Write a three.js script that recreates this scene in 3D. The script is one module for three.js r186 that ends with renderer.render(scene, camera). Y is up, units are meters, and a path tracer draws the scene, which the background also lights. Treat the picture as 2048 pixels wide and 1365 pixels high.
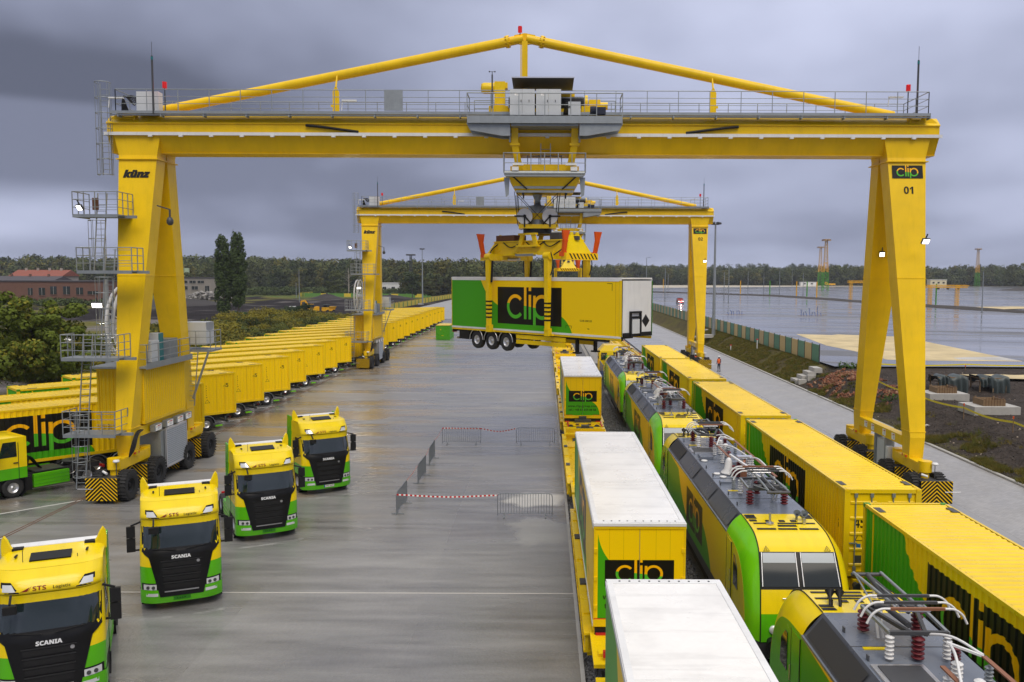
import * as THREE from 'three';
import { mergeGeometries } from 'three/addons/utils/BufferGeometryUtils.js';

// ---------------------------------------------------------------- camera, sky, sun, exposure
const scene = new THREE.Scene();
const camera = new THREE.PerspectiveCamera(2 * Math.atan(682.5 / 1700) * 180 / Math.PI, 2048 / 1365, 0.1, 6000);
camera.position.set(0, 11.05, 0);
camera.rotation.set(-0.0768, 0, 0.0035, 'YXZ');
camera.setViewOffset(2048, 1365, -64, 0, 2048, 1365);
scene.add(camera);
const renderer = new THREE.WebGLRenderer({ antialias: true });
renderer.toneMapping = THREE.LinearToneMapping;
renderer.toneMappingExposure = 1.32;
renderer.shadowMap.enabled = true;

function rng(seed) { let s = seed >>> 0; return () => { s = (s + 0x6D2B79F5) >>> 0; let t = s; t = Math.imul(t ^ (t >>> 15), t | 1); t ^= t + Math.imul(t ^ (t >>> 7), t | 61); return ((t ^ (t >>> 14)) >>> 0) / 4294967296; }; }
const hash = (x, y, z = 0) => { let h = Math.imul(x | 0, 374761393) ^ Math.imul(y | 0, 668265263) ^ Math.imul(z | 0, 2147483647 - 987654); h = Math.imul(h ^ (h >>> 13), 1274126177); return ((h ^ (h >>> 16)) >>> 0) / 4294967296; };
const fade = t => t * t * (3 - 2 * t), mix = (a, b, t) => a + (b - a) * t, clamp = (x, a = 0, b = 1) => Math.min(b, Math.max(a, x)), sstep = (a, b, x) => fade(clamp((x - a) / (b - a)));
// value noise; px, py > 0 make it repeat
function vn(x, y, px = 0, py = 0, s = 0) {
  const xi = Math.floor(x), yi = Math.floor(y), fx = fade(x - xi), fy = fade(y - yi);
  const w = (i, p) => p ? ((i % p) + p) % p : i;
  const a = hash(w(xi, px), w(yi, py), s), b = hash(w(xi + 1, px), w(yi, py), s), c = hash(w(xi, px), w(yi + 1, py), s), d = hash(w(xi + 1, px), w(yi + 1, py), s);
  return mix(mix(a, b, fx), mix(c, d, fx), fy);
}
function fbm(x, y, o = 5, px = 0, py = 0, s = 0) { let v = 0, a = 0.5, n = 0; for (let i = 0; i < o; i++) { v += a * vn(x, y, px, py, s + i * 17); n += a; a *= 0.5; x *= 2; y *= 2; px *= 2; py *= 2; } return v / n; }

// overcast sky: layered rain clouds, brighter towards the zenith as under any thick cloud cover
{
  const W = 1024, H = 512, d = new Float32Array(W * H * 4);
  for (let j = 0; j < H; j++) for (let i = 0; i < W; i++) {
    const v = (j + 0.5) / H, u = (i + 0.5) / W, el = (v - 0.5) * Math.PI, th = (u - 0.5) * 2 * Math.PI;
    const dx = Math.cos(el) * Math.cos(th), dz = Math.cos(el) * Math.sin(th), dy = Math.sin(el);
    const az = Math.atan2(dx, -dz), e = Math.max(el, 0);
    // cloud sheet coordinates
    const k = 1 / (0.12 + Math.max(dy, 0)), X = dx * k, Z = dz * k;
    const n1 = fbm(X * 0.55 + 9.1, Z * 0.55 + 3.3, 6), n2 = fbm(X * 1.5 + 40, Z * 1.5 + 17, 5, 0, 0, 5), n3 = fbm(az * 5 + 30, e * 9 + 8, 5, 0, 0, 9);
    const g = (a0, e0, sa, se) => Math.exp(-(((az - a0) / sa) ** 2) - (((e - e0) / se) ** 2));
    let L = 0.335 + 0.18 * (n1 - 0.5) + 0.18 * (n2 - 0.5) + 0.24 * (n3 - 0.5);
    L += 0.08 * Math.sin(Math.max(az, -0.5) * 2.2) * sstep(0.0, 0.1, e) * (Math.abs(az) < 1.6 ? 1 : 0.5);
    L -= 0.22 * g(-0.52, 0.17, 0.22, 0.075) + 0.1 * g(-0.3, 0.09, 0.3, 0.06) + 0.07 * g(-0.12, 0.03, 0.3, 0.05);
    L += 0.2 * g(-0.56, 0.062, 0.12, 0.035) + 0.07 * g(-0.36, 0.29, 0.14, 0.05) + 0.12 * g(0.36, 0.27, 0.3, 0.09) + 0.08 * g(0.1, 0.3, 0.2, 0.06);
    L = clamp(L, 0.12, 0.8);
    const zen = 1 + 2.0 * sstep(0.32, 1.3, e);                 // thick overcast: about three times the horizon at the zenith
    const warm = clamp(0.5 + 1.1 * (L - 0.36), 0, 1);
    let r = L * mix(0.80, 0.95, warm), gg = L * mix(0.91, 0.99, warm), b = L * mix(1.34, 1.22, warm);
    const up = sstep(0.25, 0.7, e); r = mix(r, L * 1.0, up); gg = mix(gg, L, up); b = mix(b, L * 1.04, up);
    let s = zen; if (el < 0) { s = 0.55; }
    const o = (j * W + i) * 4; d[o] = r * s; d[o + 1] = gg * s; d[o + 2] = b * s; d[o + 3] = 1;
  }
  const t = new THREE.DataTexture(d, W, H, THREE.RGBAFormat, THREE.FloatType); t.mapping = THREE.EquirectangularReflectionMapping; t.magFilter = THREE.LinearFilter; t.wrapS = THREE.RepeatWrapping; t.needsUpdate = true;
  scene.background = t; scene.environment = t;
}
const sun = new THREE.DirectionalLight(0xfff3e0, 1.5);
sun.position.set(25, 115, 25); sun.target.position.set(0, 0, -60); sun.castShadow = true; sun.shadow.radius = 70; sun.shadow.mapSize.set(2048, 2048);
Object.assign(sun.shadow.camera, { left: -160, right: 160, top: 160, bottom: -160, near: 1, far: 500 });
scene.add(sun, sun.target);
scene.fog = new THREE.FogExp2(0xc3c9d8, 0.00013);

// ---------------------------------------------------------------- helpers
const V = (x, y, z) => new THREE.Vector3(x, y, z), used = {};
const numbered = n => { const k = used[n] = (used[n] ?? -1) + 1; return k ? n + '_' + String(k).padStart(3, '0') : n; };
function tag(o, label, category, group) { o.userData = { ...o.userData, label, category }; if (group) o.userData.group = group; return o; }
function thing(name, label, category, pos = [0, 0, 0], turn = 0, group) { const o = new THREE.Group(); o.name = numbered(name); o.position.set(...pos); o.rotation.y = turn; scene.add(o); return tag(o, label, category, group); }
function copy(root, label, pos, turn = 0, group) { const r = root.clone(); r.name = numbered(root.name.replace(/_\d{3}$/, '')); r.userData = { ...root.userData, label }; if (group) r.userData.group = group; if (pos) r.position.set(...pos); r.rotation.y = turn; scene.add(r); return r; }
function struct(o) { o.userData = { ...o.userData, kind: 'structure' }; return o; }
const M4 = (x, y, z, rx = 0, ry = 0, rz = 0, s = 1) => new THREE.Matrix4().compose(V(x, y, z), new THREE.Quaternion().setFromEuler(new THREE.Euler(rx, ry, rz, 'YXZ')), typeof s === 'number' ? V(s, s, s) : V(...s));
// collects shapes and joins them into one named mesh; uv in metres by the dominant direction of each face
class B {
  constructor() { this.g = []; }
  add(g, m, keep) { if (g.index) g = g.toNonIndexed(); else if (m) g = g.clone(); if (m) g.applyMatrix4(m); for (const k of Object.keys(g.attributes)) if (!['position', 'normal', 'uv'].includes(k)) g.deleteAttribute(k); if (!g.attributes.normal) g.computeVertexNormals(); if (!g.attributes.uv) g.setAttribute('uv', new THREE.BufferAttribute(new Float32Array(g.attributes.position.count * 2), 2)); this.g.push(g); return this; }
  box(x, y, z, w, h, d, rx = 0, ry = 0, rz = 0) { return this.add(new THREE.BoxGeometry(w, h, d), M4(x, y, z, rx, ry, rz)); }
  rod(a, b, r, seg = 7, r2 = r) { a = V(...a); b = V(...b); const d = b.clone().sub(a), l = d.length(), g = new THREE.CylinderGeometry(r2, r, l, seg); g.applyQuaternion(new THREE.Quaternion().setFromUnitVectors(V(0, 1, 0), d.normalize())); g.translate((a.x + b.x) / 2, (a.y + b.y) / 2, (a.z + b.z) / 2); return this.add(g); }
  bar(a, b, w, h, up = [0, 1, 0]) { a = V(...a); b = V(...b); const d = b.clone().sub(a), l = d.length(), zx = d.normalize(), u = V(...up); let sx = u.clone().cross(zx); if (sx.length() < 1e-4) sx = V(1, 0, 0); sx.normalize(); const uy = zx.clone().cross(sx); const g = new THREE.BoxGeometry(w, h, l); g.applyMatrix4(new THREE.Matrix4().makeBasis(sx, uy, zx).setPosition((a.x + b.x) / 2, (a.y + b.y) / 2, (a.z + b.z) / 2)); return this.add(g); }
  tube(pts, r, n = 16, seg = 6) { return this.add(new THREE.TubeGeometry(new THREE.CatmullRomCurve3(pts.map(p => V(...p))), n, r, seg)); }
  ext(pts, depth, m, bevel = 0) { const s = new THREE.Shape(pts.map(p => new THREE.Vector2(...p))); const g = new THREE.ExtrudeGeometry(s, { depth, bevelEnabled: bevel > 0, bevelSize: bevel, bevelThickness: bevel, bevelSegments: 1, steps: 1 }); return this.add(g, m); }
  lathe(pts, m, seg = 12) { return this.add(new THREE.LatheGeometry(pts.map(p => new THREE.Vector2(...p)), seg), m); }
  // fn(u, v) -> [x, y, z]; uv kept 0..1
  patch(fn, nu, nv, smooth = true) { const p = [], uv = [], ix = []; for (let j = 0; j <= nv; j++) for (let i = 0; i <= nu; i++) { const q = fn(i / nu, j / nv); p.push(...q); uv.push(i / nu, j / nv); } for (let j = 0; j < nv; j++) for (let i = 0; i < nu; i++) { const a = j * (nu + 1) + i, b = a + 1, c = a + nu + 1, e = c + 1; ix.push(a, b, e, a, e, c); } const g = new THREE.BufferGeometry(); g.setAttribute('position', new THREE.Float32BufferAttribute(p, 3)); g.setAttribute('uv', new THREE.Float32BufferAttribute(uv, 2)); g.setIndex(ix); if (smooth) { g.computeVertexNormals(); return this.add(g.toNonIndexed()); } const n = g.toNonIndexed(); n.computeVertexNormals(); return this.add(n); }
  // polygon face(s) through points, fan
  face(...pts) { const p = [], uv = []; for (let i = 1; i < pts.length - 1; i++) { p.push(...pts[0], ...pts[i], ...pts[i + 1]); uv.push(0, 0, 1, 0, 1, 1); } const g = new THREE.BufferGeometry(); g.setAttribute('position', new THREE.Float32BufferAttribute(p, 3)); g.setAttribute('uv', new THREE.Float32BufferAttribute(uv, 2)); g.computeVertexNormals(); return this.add(g); }
  geo(keepUV) {
    const g = this.g.length === 1 ? this.g[0] : mergeGeometries(this.g);
    if (!keepUV) { const p = g.attributes.position, n = g.attributes.normal, uv = g.attributes.uv; for (let i = 0; i < p.count; i += 3) { let ax = 0, ay = 0, az = 0; for (let k = 0; k < 3; k++) { ax += Math.abs(n.getX(i + k)); ay += Math.abs(n.getY(i + k)); az += Math.abs(n.getZ(i + k)); } for (let k = 0; k < 3; k++) { const x = p.getX(i + k), y = p.getY(i + k), z = p.getZ(i + k); if (ay >= ax && ay >= az) uv.setXY(i + k, x, z); else if (ax >= az) uv.setXY(i + k, z, y); else uv.setXY(i + k, x, y); } } }
    return g;
  }
  mesh(name, mat, parent, o = {}) { const m = new THREE.Mesh(this.geo(o.uv), mat); m.castShadow = m.receiveShadow = true; m.name = name; if (parent) parent.add(m); else { m.name = numbered(name); scene.add(m); } if (o.label) m.userData.label = o.label; return m; }
}
const put = (geo, name, mat, parent, m) => { const o = new THREE.Mesh(geo, mat); o.name = name; o.castShadow = o.receiveShadow = true; if (m) o.applyMatrix4(m); parent.add(o); return o; };
// instanced stuff
function stuff(name, geo, mat, mats, label, category, colors, parent) { const o = new THREE.InstancedMesh(geo, mat, mats.length); mats.forEach((m, i) => o.setMatrixAt(i, m)); if (colors) mats.forEach((m, i) => o.setColorAt(i, colors(i))); o.castShadow = o.receiveShadow = true; o.name = parent ? name : numbered(name); o.userData = { kind: 'stuff' }; if (label) Object.assign(o.userData, parent ? { label } : { label, category }); (parent || scene).add(o); return o; }

// ---------------------------------------------------------------- textures and materials
function noiseTex(S, fn, srgb = false) { const d = new Uint8Array(S * S * 4); for (let j = 0; j < S; j++) for (let i = 0; i < S; i++) { const c = fn(i / S, j / S), o = (j * S + i) * 4; d[o] = clamp(c[0]) * 255; d[o + 1] = clamp(c[1]) * 255; d[o + 2] = clamp(c[2]) * 255; d[o + 3] = 255; } const t = new THREE.DataTexture(d, S, S); t.wrapS = t.wrapT = THREE.RepeatWrapping; t.magFilter = THREE.LinearFilter; t.minFilter = THREE.LinearMipmapLinearFilter; t.generateMipmaps = true; if (srgb) t.colorSpace = THREE.SRGBColorSpace; t.needsUpdate = true; return t; }
function rep(t, a, b = a) { const c = t.clone(); c.repeat.set(a, b); c.needsUpdate = true; return c; }
function canvasTex(w, h, draw) { const c = document.createElement('canvas'); c.width = w; c.height = h; const x = c.getContext('2d'); draw(x, w, h); const t = new THREE.CanvasTexture(c); t.colorSpace = THREE.SRGBColorSpace; t.anisotropy = 8; return t; }
// paint wear: faint blotches and streaks of road film, tinted by the paint colour
const wearTex = noiseTex(512, (u, v) => { const n = fbm(u * 6, v * 6, 6, 6, 6), m = fbm(u * 40, v * 5, 4, 40, 5, 3); const g = 0.96 + 0.05 * (n - 0.5) * 2 - 0.03 * Math.max(0, m - 0.55) * 3; return [g, g, g]; }, true);
const roughTex = noiseTex(512, (u, v) => { const n = fbm(u * 8, v * 8, 5, 8, 8, 7); const g = 0.75 + 0.5 * (n - 0.5); return [g, g, g]; });
const lin = (r, g, b) => new THREE.Color().setRGB(r, g, b);
const std = (c, r = 0.6, m = 0, o = {}) => new THREE.MeshStandardMaterial({ color: c, roughness: r, metalness: m, side: THREE.DoubleSide, ...o });
const paint = (c, r = 0.42, coat = 0.35, o = {}) => new THREE.MeshPhysicalMaterial({ color: c, roughness: r, specularIntensity: 0.55, clearcoat: coat * 0.5, clearcoatRoughness: 0.18, map: rep(wearTex, 0.22), roughnessMap: rep(roughTex, 0.31), side: THREE.DoubleSide, ...o });
const YEL = lin(0.88, 0.60, 0.004), GRN = lin(0.07, 0.34, 0.008), BLK = lin(0.012, 0.012, 0.013);
const mat = {
  crane: paint(lin(0.90, 0.585, 0.003), 0.5, 0.1), yellow: paint(YEL, 0.42, 0.35), truckYellow: paint(lin(0.90, 0.67, 0.004), 0.3, 0.5), green: paint(GRN, 0.42, 0.35), truckGreen: paint(lin(0.10, 0.48, 0.006), 0.3, 0.6),
  lime: paint(lin(0.19, 0.64, 0.006), 0.3, 0.5), white: paint(lin(0.78, 0.79, 0.8), 0.5, 0.15), cabinet: paint(lin(0.62, 0.65, 0.68), 0.5, 0.1), black: new THREE.MeshPhysicalMaterial({ color: BLK, roughness: 0.45, specularIntensity: 0.5, side: THREE.DoubleSide }), rubber: std(lin(0.018, 0.018, 0.019), 0.75, 0, { bumpMap: rep(roughTex, 3), bumpScale: 0.01 }),
  galv: std(lin(0.33, 0.36, 0.38), 0.45, 0.55, { map: rep(wearTex, 0.7) }), steel: std(lin(0.5, 0.5, 0.52), 0.35, 0.9), darkSteel: std(lin(0.07, 0.072, 0.078), 0.5, 0.4), alu: std(lin(0.72, 0.72, 0.74), 0.32, 0.9), rust: std(lin(0.16, 0.07, 0.035), 0.85, 0.2, { map: rep(wearTex, 1) }),
  orange: paint(lin(0.75, 0.10, 0.01), 0.45, 0.2), red: paint(lin(0.5, 0.02, 0.02), 0.4, 0.3), maroon: std(lin(0.12, 0.008, 0.014), 0.45), porcelain: std(lin(0.66, 0.66, 0.66), 0.35), copper: std(lin(0.30, 0.13, 0.07), 0.5, 0.5), locoGrey: paint(lin(0.16, 0.185, 0.235), 0.4, 0.2), locoDark: paint(lin(0.085, 0.092, 0.11), 0.4, 0.2), under: std(lin(0.03, 0.03, 0.033), 0.7, 0.1),
  glass: new THREE.MeshPhysicalMaterial({ color: lin(0.012, 0.02, 0.022), roughness: 0.06, clearcoat: 1, clearcoatRoughness: 0.03, side: THREE.DoubleSide }), lamp: std(lin(0.7, 0.72, 0.74), 0.15, 0.3), amber: std(lin(0.8, 0.25, 0.01), 0.3), tealPaint: paint(lin(0.02, 0.18, 0.2), 0.5, 0.2), concrete: std(lin(0.42, 0.41, 0.39), 0.85, 0, { map: rep(wearTex, 0.6), bumpMap: rep(roughTex, 0.9), bumpScale: 0.02 }), wood: std(lin(0.2, 0.13, 0.07), 0.85), tarp: std(lin(0.045, 0.06, 0.062), 0.5), blue: std(lin(0.03, 0.07, 0.25), 0.5), orangeVest: std(lin(0.85, 0.14, 0.02), 0.8), skin: std(lin(0.45, 0.27, 0.2), 0.6), navy: std(lin(0.02, 0.025, 0.05), 0.8), tapeY: std(lin(0.75, 0.62, 0.03), 0.6), brick: std(lin(0.17, 0.085, 0.06), 0.9, 0, { map: rep(wearTex, 0.15) }),
  barrierSteel: std(lin(0.2, 0.22, 0.25), 0.5, 0.4), locoGlass: new THREE.MeshPhysicalMaterial({ color: lin(0.03, 0.036, 0.042), roughness: 0.12, specularIntensity: 0.45, side: THREE.DoubleSide }), blind: std(lin(0.42, 0.46, 0.5), 0.6), plastic: new THREE.MeshPhysicalMaterial({ color: lin(0.014, 0.014, 0.015), roughness: 0.55, specularIntensity: 0.4, side: THREE.DoubleSide, bumpMap: rep(roughTex, 6), bumpScale: 0.003 }), gloss: new THREE.MeshPhysicalMaterial({ color: lin(0.008, 0.008, 0.009), roughness: 0.3, specularIntensity: 0.45, side: THREE.DoubleSide }),
  orangeYellow: paint(lin(0.80, 0.42, 0.01), 0.5, 0.1), tanPaint: paint(lin(0.62, 0.40, 0.16), 0.6, 0), rib: std(lin(0.012, 0.012, 0.013), 0.22),
  redGlow: std(lin(0.35, 0.006, 0.006), 0.3, 0, { emissive: lin(0.6, 0.004, 0.004), emissiveIntensity: 0.35 }), lampGlow: std(lin(0.9, 0.9, 0.85), 0.3, 0, { emissive: lin(1, 0.95, 0.88), emissiveIntensity: 3 }),
};
function decal(tex, o = {}) { return new THREE.MeshPhysicalMaterial({ specularIntensity: 0.5, map: tex, roughness: 0.45, side: THREE.DoubleSide, transparent: false, ...o }); }

function cut(tex) { return decal(tex, { transparent: true, alphaTest: 0.5 }); }
// the terminal operator's logo: c l i p in yellow over green on black, panel W = 2.4 h
const cY = '#f4b400', cG = '#4fb22a', cK = '#14130f', cYb = '#f3cb00', cGb = '#44a012';
function drawClip(x, X, Y, h, W = 2.4 * h, bg = cK) {
  x.save(); x.beginPath(); x.rect(X, Y, W, h); x.clip(); if (bg) { x.fillStyle = bg; x.fillRect(X, Y, W, h); }
  const o = X + (W - 2.4 * h) / 2, letters = c => {
    x.fillStyle = x.strokeStyle = c; x.lineWidth = 0.095 * h; x.beginPath(); x.arc(o + 0.70 * h, Y + 0.52 * h, 0.28 * h, 0.72, -0.72 + Math.PI * 2); x.stroke();
    x.fillRect(o + 1.03 * h, Y, 0.095 * h, 0.85 * h); x.fillRect(o + 1.205 * h, Y, 0.095 * h, 0.1 * h); x.fillRect(o + 1.205 * h, Y + 0.2 * h, 0.095 * h, 0.65 * h);
    x.fillRect(o + 1.375 * h, Y + 0.22 * h, 0.095 * h, 0.8 * h); x.beginPath(); x.arc(o + 1.695 * h, Y + 0.52 * h, 0.28 * h, 0, Math.PI * 2); x.stroke();
  };
  letters(cY); x.beginPath(); x.moveTo(o, Y + 0.40 * h); x.quadraticCurveTo(o + 1.2 * h, Y + 0.48 * h, o + 2.4 * h, Y + 0.68 * h); x.lineTo(o + 2.4 * h, Y + h); x.lineTo(o, Y + h); x.clip(); letters(cG); x.restore();
}
// ---------------------------------------------------------------- the ground
const soilTex = noiseTex(512, (u, v) => { const n = fbm(u * 10, v * 10, 6, 10, 10, 21), m = fbm(u * 60, v * 60, 3, 60, 60, 4); const g = 0.55 + 0.5 * (n - 0.5) + 0.45 * (m - 0.5); return [g * 1.02, g, g * 0.98]; });
const bumpTex = noiseTex(512, (u, v) => { const n = fbm(u * 32, v * 32, 5, 32, 32, 31); return [n, n, n]; });
const slope = x => 1.85 * sstep(25.6, 29.2, x);
function groundH(x, z) {
  if (x > 25.55) {
    const near = sstep(-92, -86, z);                            // the rough earthwork south of the fence
    let h = slope(x) * (1 - near) + near * (0.1 + 1.35 * sstep(25.6, 30.5, x)) ;
    if (near > 0) { h += near * sstep(25.7, 27, x) * (0.9 * Math.exp(-(((x - 28.2) / 2.2) ** 2) - (((z + 79) / 6.5) ** 2)) + 0.45 * (fbm(x * 0.35, z * 0.35, 4, 0, 0, 2) - 0.5) - 0.55 * Math.exp(-(((z + 71.5) / 3.2) ** 2)) * sstep(31, 33.5, x)); if (z < -78 && x > 30) h = mix(h, 1.75, sstep(-78, -84, z)); }
    if (x > 30 && z < -86) h = 1.8;
    return h;
  }
  if (x > -36) return z < -216 ? -0.06 : -0.3;
  if (x < -66 && z < -205 && z > -420) return 0.9 * Math.max(0, fbm(x * 0.045, z * 0.045, 4, 0, 0, 8) - 0.52) * 4 - 0.05;
  return -0.06;
}
const GC = { soil: [0.02, 0.017, 0.018], grass: [0.12, 0.115, 0.03], lush: [0.075, 0.12, 0.025], bank: [0.085, 0.072, 0.035], road: [0.16, 0.15, 0.15], earth: [0.05, 0.042, 0.038], far: [0.06, 0.065, 0.02] };
function groundC(x, z) {
  const n = fbm(x * 0.11, z * 0.11, 4, 0, 0, 12), f = fbm(x * 0.6, z * 0.6, 3, 0, 0, 14), L = (a, b, t) => a.map((q, i) => mix(q, b[i], clamp(t)));
  if (x > 25.5) { const near = sstep(-90, -85, z); let c = L(GC.bank, GC.grass, sstep(0.45, 0.7, f) * 0.5); const e = L(GC.earth, GC.grass, sstep(27.2, 25.8, x + (n - 0.5) * 5) * sstep(0.42, 0.62, f) * 0.7); return L(c, e, near); }
  if (x > -36) return GC.earth;
  if (z > -205 + (n - 0.5) * 30) return L(GC.road, GC.grass, sstep(0.42, 0.6, n + sstep(-60, -40, x) * 0.3));
  if (z > -404 + (n - 0.5) * 26) return x < -150 - (z + 205) * 0.3 ? L(GC.soil, GC.grass, sstep(0.4, 0.55, n)) : L(GC.soil, GC.road, sstep(0.62, 0.75, n) * 0.6);
  return L(L(GC.grass, GC.lush, sstep(0.4, 0.65, n)), GC.soil, sstep(0.62, 0.7, f) * 0.3);
}
{
  const axis = (segs) => { const r = []; for (const [a, b, s] of segs) for (let q = a; q < b - 1e-6; q += s) r.push(q); r.push(segs[segs.length - 1][1]); return r; };
  const xs = axis([[-2600, -400, 110], [-400, -140, 13], [-140, -36, 2.6], [-36, 25.5, 10.25], [25.5, 25.6, 0.1], [25.6, 52, 0.55], [52, 120, 8], [120, 2600, 124]]), zs = axis([[-2600, -900, 106.25], [-900, -440, 23], [-440, -100, 3.4], [-100, -36, 0.64], [-36, 60, 6]]);
  const p = [], c = [], uv = [], ix = [], nx = xs.length;
  for (const z of zs) for (const x of xs) { p.push(x, groundH(x, z), z); c.push(...groundC(x, z)); uv.push(x * 0.11, z * 0.11); }
  for (let j = 0; j < zs.length - 1; j++) for (let i = 0; i < nx - 1; i++) { const a = j * nx + i; ix.push(a, a + nx, a + 1, a + 1, a + nx, a + nx + 1); }
  const g = new THREE.BufferGeometry(); g.setAttribute('position', new THREE.Float32BufferAttribute(p, 3)); g.setAttribute('color', new THREE.Float32BufferAttribute(c, 3)); g.setAttribute('uv', new THREE.Float32BufferAttribute(uv, 2)); g.setIndex(ix); g.computeVertexNormals();
  const m = new THREE.Mesh(g, new THREE.MeshPhysicalMaterial({ specularIntensity: 0.12, vertexColors: true, map: rep(soilTex, 1.3), bumpMap: rep(bumpTex, 2.2), bumpScale: 0.12, roughness: 0.85, side: THREE.DoubleSide })); m.name = 'ground'; m.receiveShadow = true; m.material.color.setScalar(1.75); scene.add(struct(m));
}
function sheet(name, poly, y, material, uvf) { const s = new THREE.ShapeGeometry(new THREE.Shape(poly.map(([x, z]) => new THREE.Vector2(x, -z)))); s.rotateX(-Math.PI / 2); s.translate(0, y, 0); const p = s.attributes.position, uv = s.attributes.uv; for (let i = 0; i < p.count; i++) { const [a, b] = uvf ? uvf(p.getX(i), p.getZ(i)) : [p.getX(i), p.getZ(i)]; uv.setXY(i, a, b); } const m = new THREE.Mesh(s, material); m.name = name; m.receiveShadow = true; scene.add(struct(m)); return m; }
// the concrete yard: wet, streaked by the broom finish, with rusty silt stains and a dried-out patch
const YX0 = -36, YX1 = 1.05, YZ0 = 14, YZ1 = -216;
{
  const W = 1024, H = 2048, c = new Uint8Array(W * H * 4), r = new Uint8Array(W * H * 4);
  for (let j = 0; j < H; j++) for (let i = 0; i < W; i++) {
    const x = YX0 + (YX1 - YX0) * (i + 0.5) / W, z = YZ0 + (YZ1 - YZ0) * (j + 0.5) / H;
    const st = fbm(x * 0.16, z * 1.7, 5, 0, 0, 1), st2 = fbm(x * 0.5 + 5, z * 3.1, 3, 0, 0, 2), blot = fbm(x * 0.09, z * 0.22, 5, 0, 0, 3), silt = fbm(x * 0.22 + 3, z * 0.55, 5, 0, 0, 6), fine = hash(i, j, 4);
    let g = 0.185 + 0.05 * (st - 0.5) * 2 + 0.05 * (st2 - 0.5) * 2 + 0.05 * (blot - 0.5) * 2;
    let R = 0.27 + 0.3 * (st - 0.5) + 0.5 * (blot - 0.48), br = sstep(0.52, 0.68, silt) * sstep(-2, -14, x) * sstep(-34, -46, z) ;
    const dry = sstep(0.55, 0.8, Math.exp(-(((x + 0.4) / 2.3) ** 2) - (((z + 41.4) / 2.1) ** 2)) + 0.5 * (fbm(x * 1.1, z * 1.1, 4, 0, 0, 9) - 0.5)) + 0.35 * sstep(0.5, 0.8, Math.exp(-(((x + 0.2) / 1.9) ** 2) - (((z + 36.2) / 2.6) ** 2)) + 0.7 * (fbm(x * 1.4, z * 1.4, 4, 0, 0, 11) - 0.5));
    for (const [tx, tz, ta] of [[-11.93, -27.35, 0.4], [-11.43, -34.7, 0.506], [-10.85, -42.3, 0.576], [-12.45, -20.75, 0.42]]) { const ux = x - tx, uz = z - tz, lx = ux * Math.cos(ta) - uz * Math.sin(ta), lz = ux * Math.sin(ta) + uz * Math.cos(ta); if (Math.abs(lx) < 1.7 && lz > -0.2 && lz < 1) { const d = Math.exp(-(((lz - 0.55 + 0.12 * (lx / 1.3) ** 2) / 0.07) ** 2)) * sstep(1.35, 1.15, Math.abs(lx)) * (0.5 + fbm(x * 3, z * 3, 3)); g = mix(g, 0.42, clamp(d * 0.6 * sstep(0.3, 0.6, fbm(x * 2.2, z * 2.2, 3, 0, 0, 15)))); R = mix(R, 0.7, clamp(d)); } }
    const pan = hash(Math.floor((x + 40) / 6), Math.floor(-z / 9.86 + 50), 77); g += 0.02 * (pan - 0.5); R += 0.1 * (pan - 0.5);
    if (x < -24) { g *= 0.8; }
    g += 0.02 * (fine - 0.5); g = mix(g, 0.52, clamp(dry) * 0.75); R = mix(R, 0.8, clamp(dry));
    let cr = g, cg = g * 0.99, cb = g * 0.985; cr = mix(cr, 0.30, br * 0.6); cg = mix(cg, 0.21, br * 0.6); cb = mix(cb, 0.10, br * 0.6); R = mix(R, 0.12, br * 0.7);
    const o = (j * W + i) * 4, q = v => Math.pow(clamp(v), 1 / 2.2) * 255; c[o] = q(cr); c[o + 1] = q(cg); c[o + 2] = q(cb); c[o + 3] = 255; r[o] = r[o + 1] = r[o + 2] = clamp(R, 0.07, 0.9) * 255; r[o + 3] = 255;
  }
  const mk = (d, s) => { const t = new THREE.DataTexture(d, W, H); t.magFilter = THREE.LinearFilter; t.minFilter = THREE.LinearMipmapLinearFilter; t.generateMipmaps = true; if (s) t.colorSpace = THREE.SRGBColorSpace; t.needsUpdate = true; return t; };
  const fineBump = rep(bumpTex, 22, 140);
  sheet('concrete_yard', [[YX0, YZ0], [YX1, YZ0], [YX1, YZ1], [YX0, YZ1]], 0, new THREE.MeshStandardMaterial({ map: mk(c, true), roughnessMap: mk(r), roughness: 1, bumpMap: fineBump, bumpScale: 0.006, side: THREE.DoubleSide }), (x, z) => [(x - YX0) / (YX1 - YX0), (z - YZ0) / (YZ1 - YZ0)]);
  const yard = scene.getObjectByName('concrete_yard'), joint = std(lin(0.5, 0.48, 0.45), 0.7), jg = new THREE.BoxGeometry(1, 0.006, 0.055);
  for (const z of [-28.85, -54.4, -79.9, -105.5, -131]) { const m = put(jg, 'expansion_joint', joint, yard, M4((YX1 - 22) / 2, 0.001, z, 0, 0, 0, [22 + YX1, 1, 1])); }
  const edge = new B().box(YX1 + 0.06, -0.2, (YZ0 + YZ1) / 2, 0.12, 0.404, YZ0 - YZ1).mesh('edge_strip', mat.concrete, yard);
  const chan = new B().box(-22.62, 0.004, -101, 0.05, 0.012, 220).box(-22.8, 0.004, -101, 0.05, 0.012, 220).mesh('drain_rails', mat.rust, yard); chan.userData.label = 'rust brown slot drain along the parking row';
}
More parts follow.
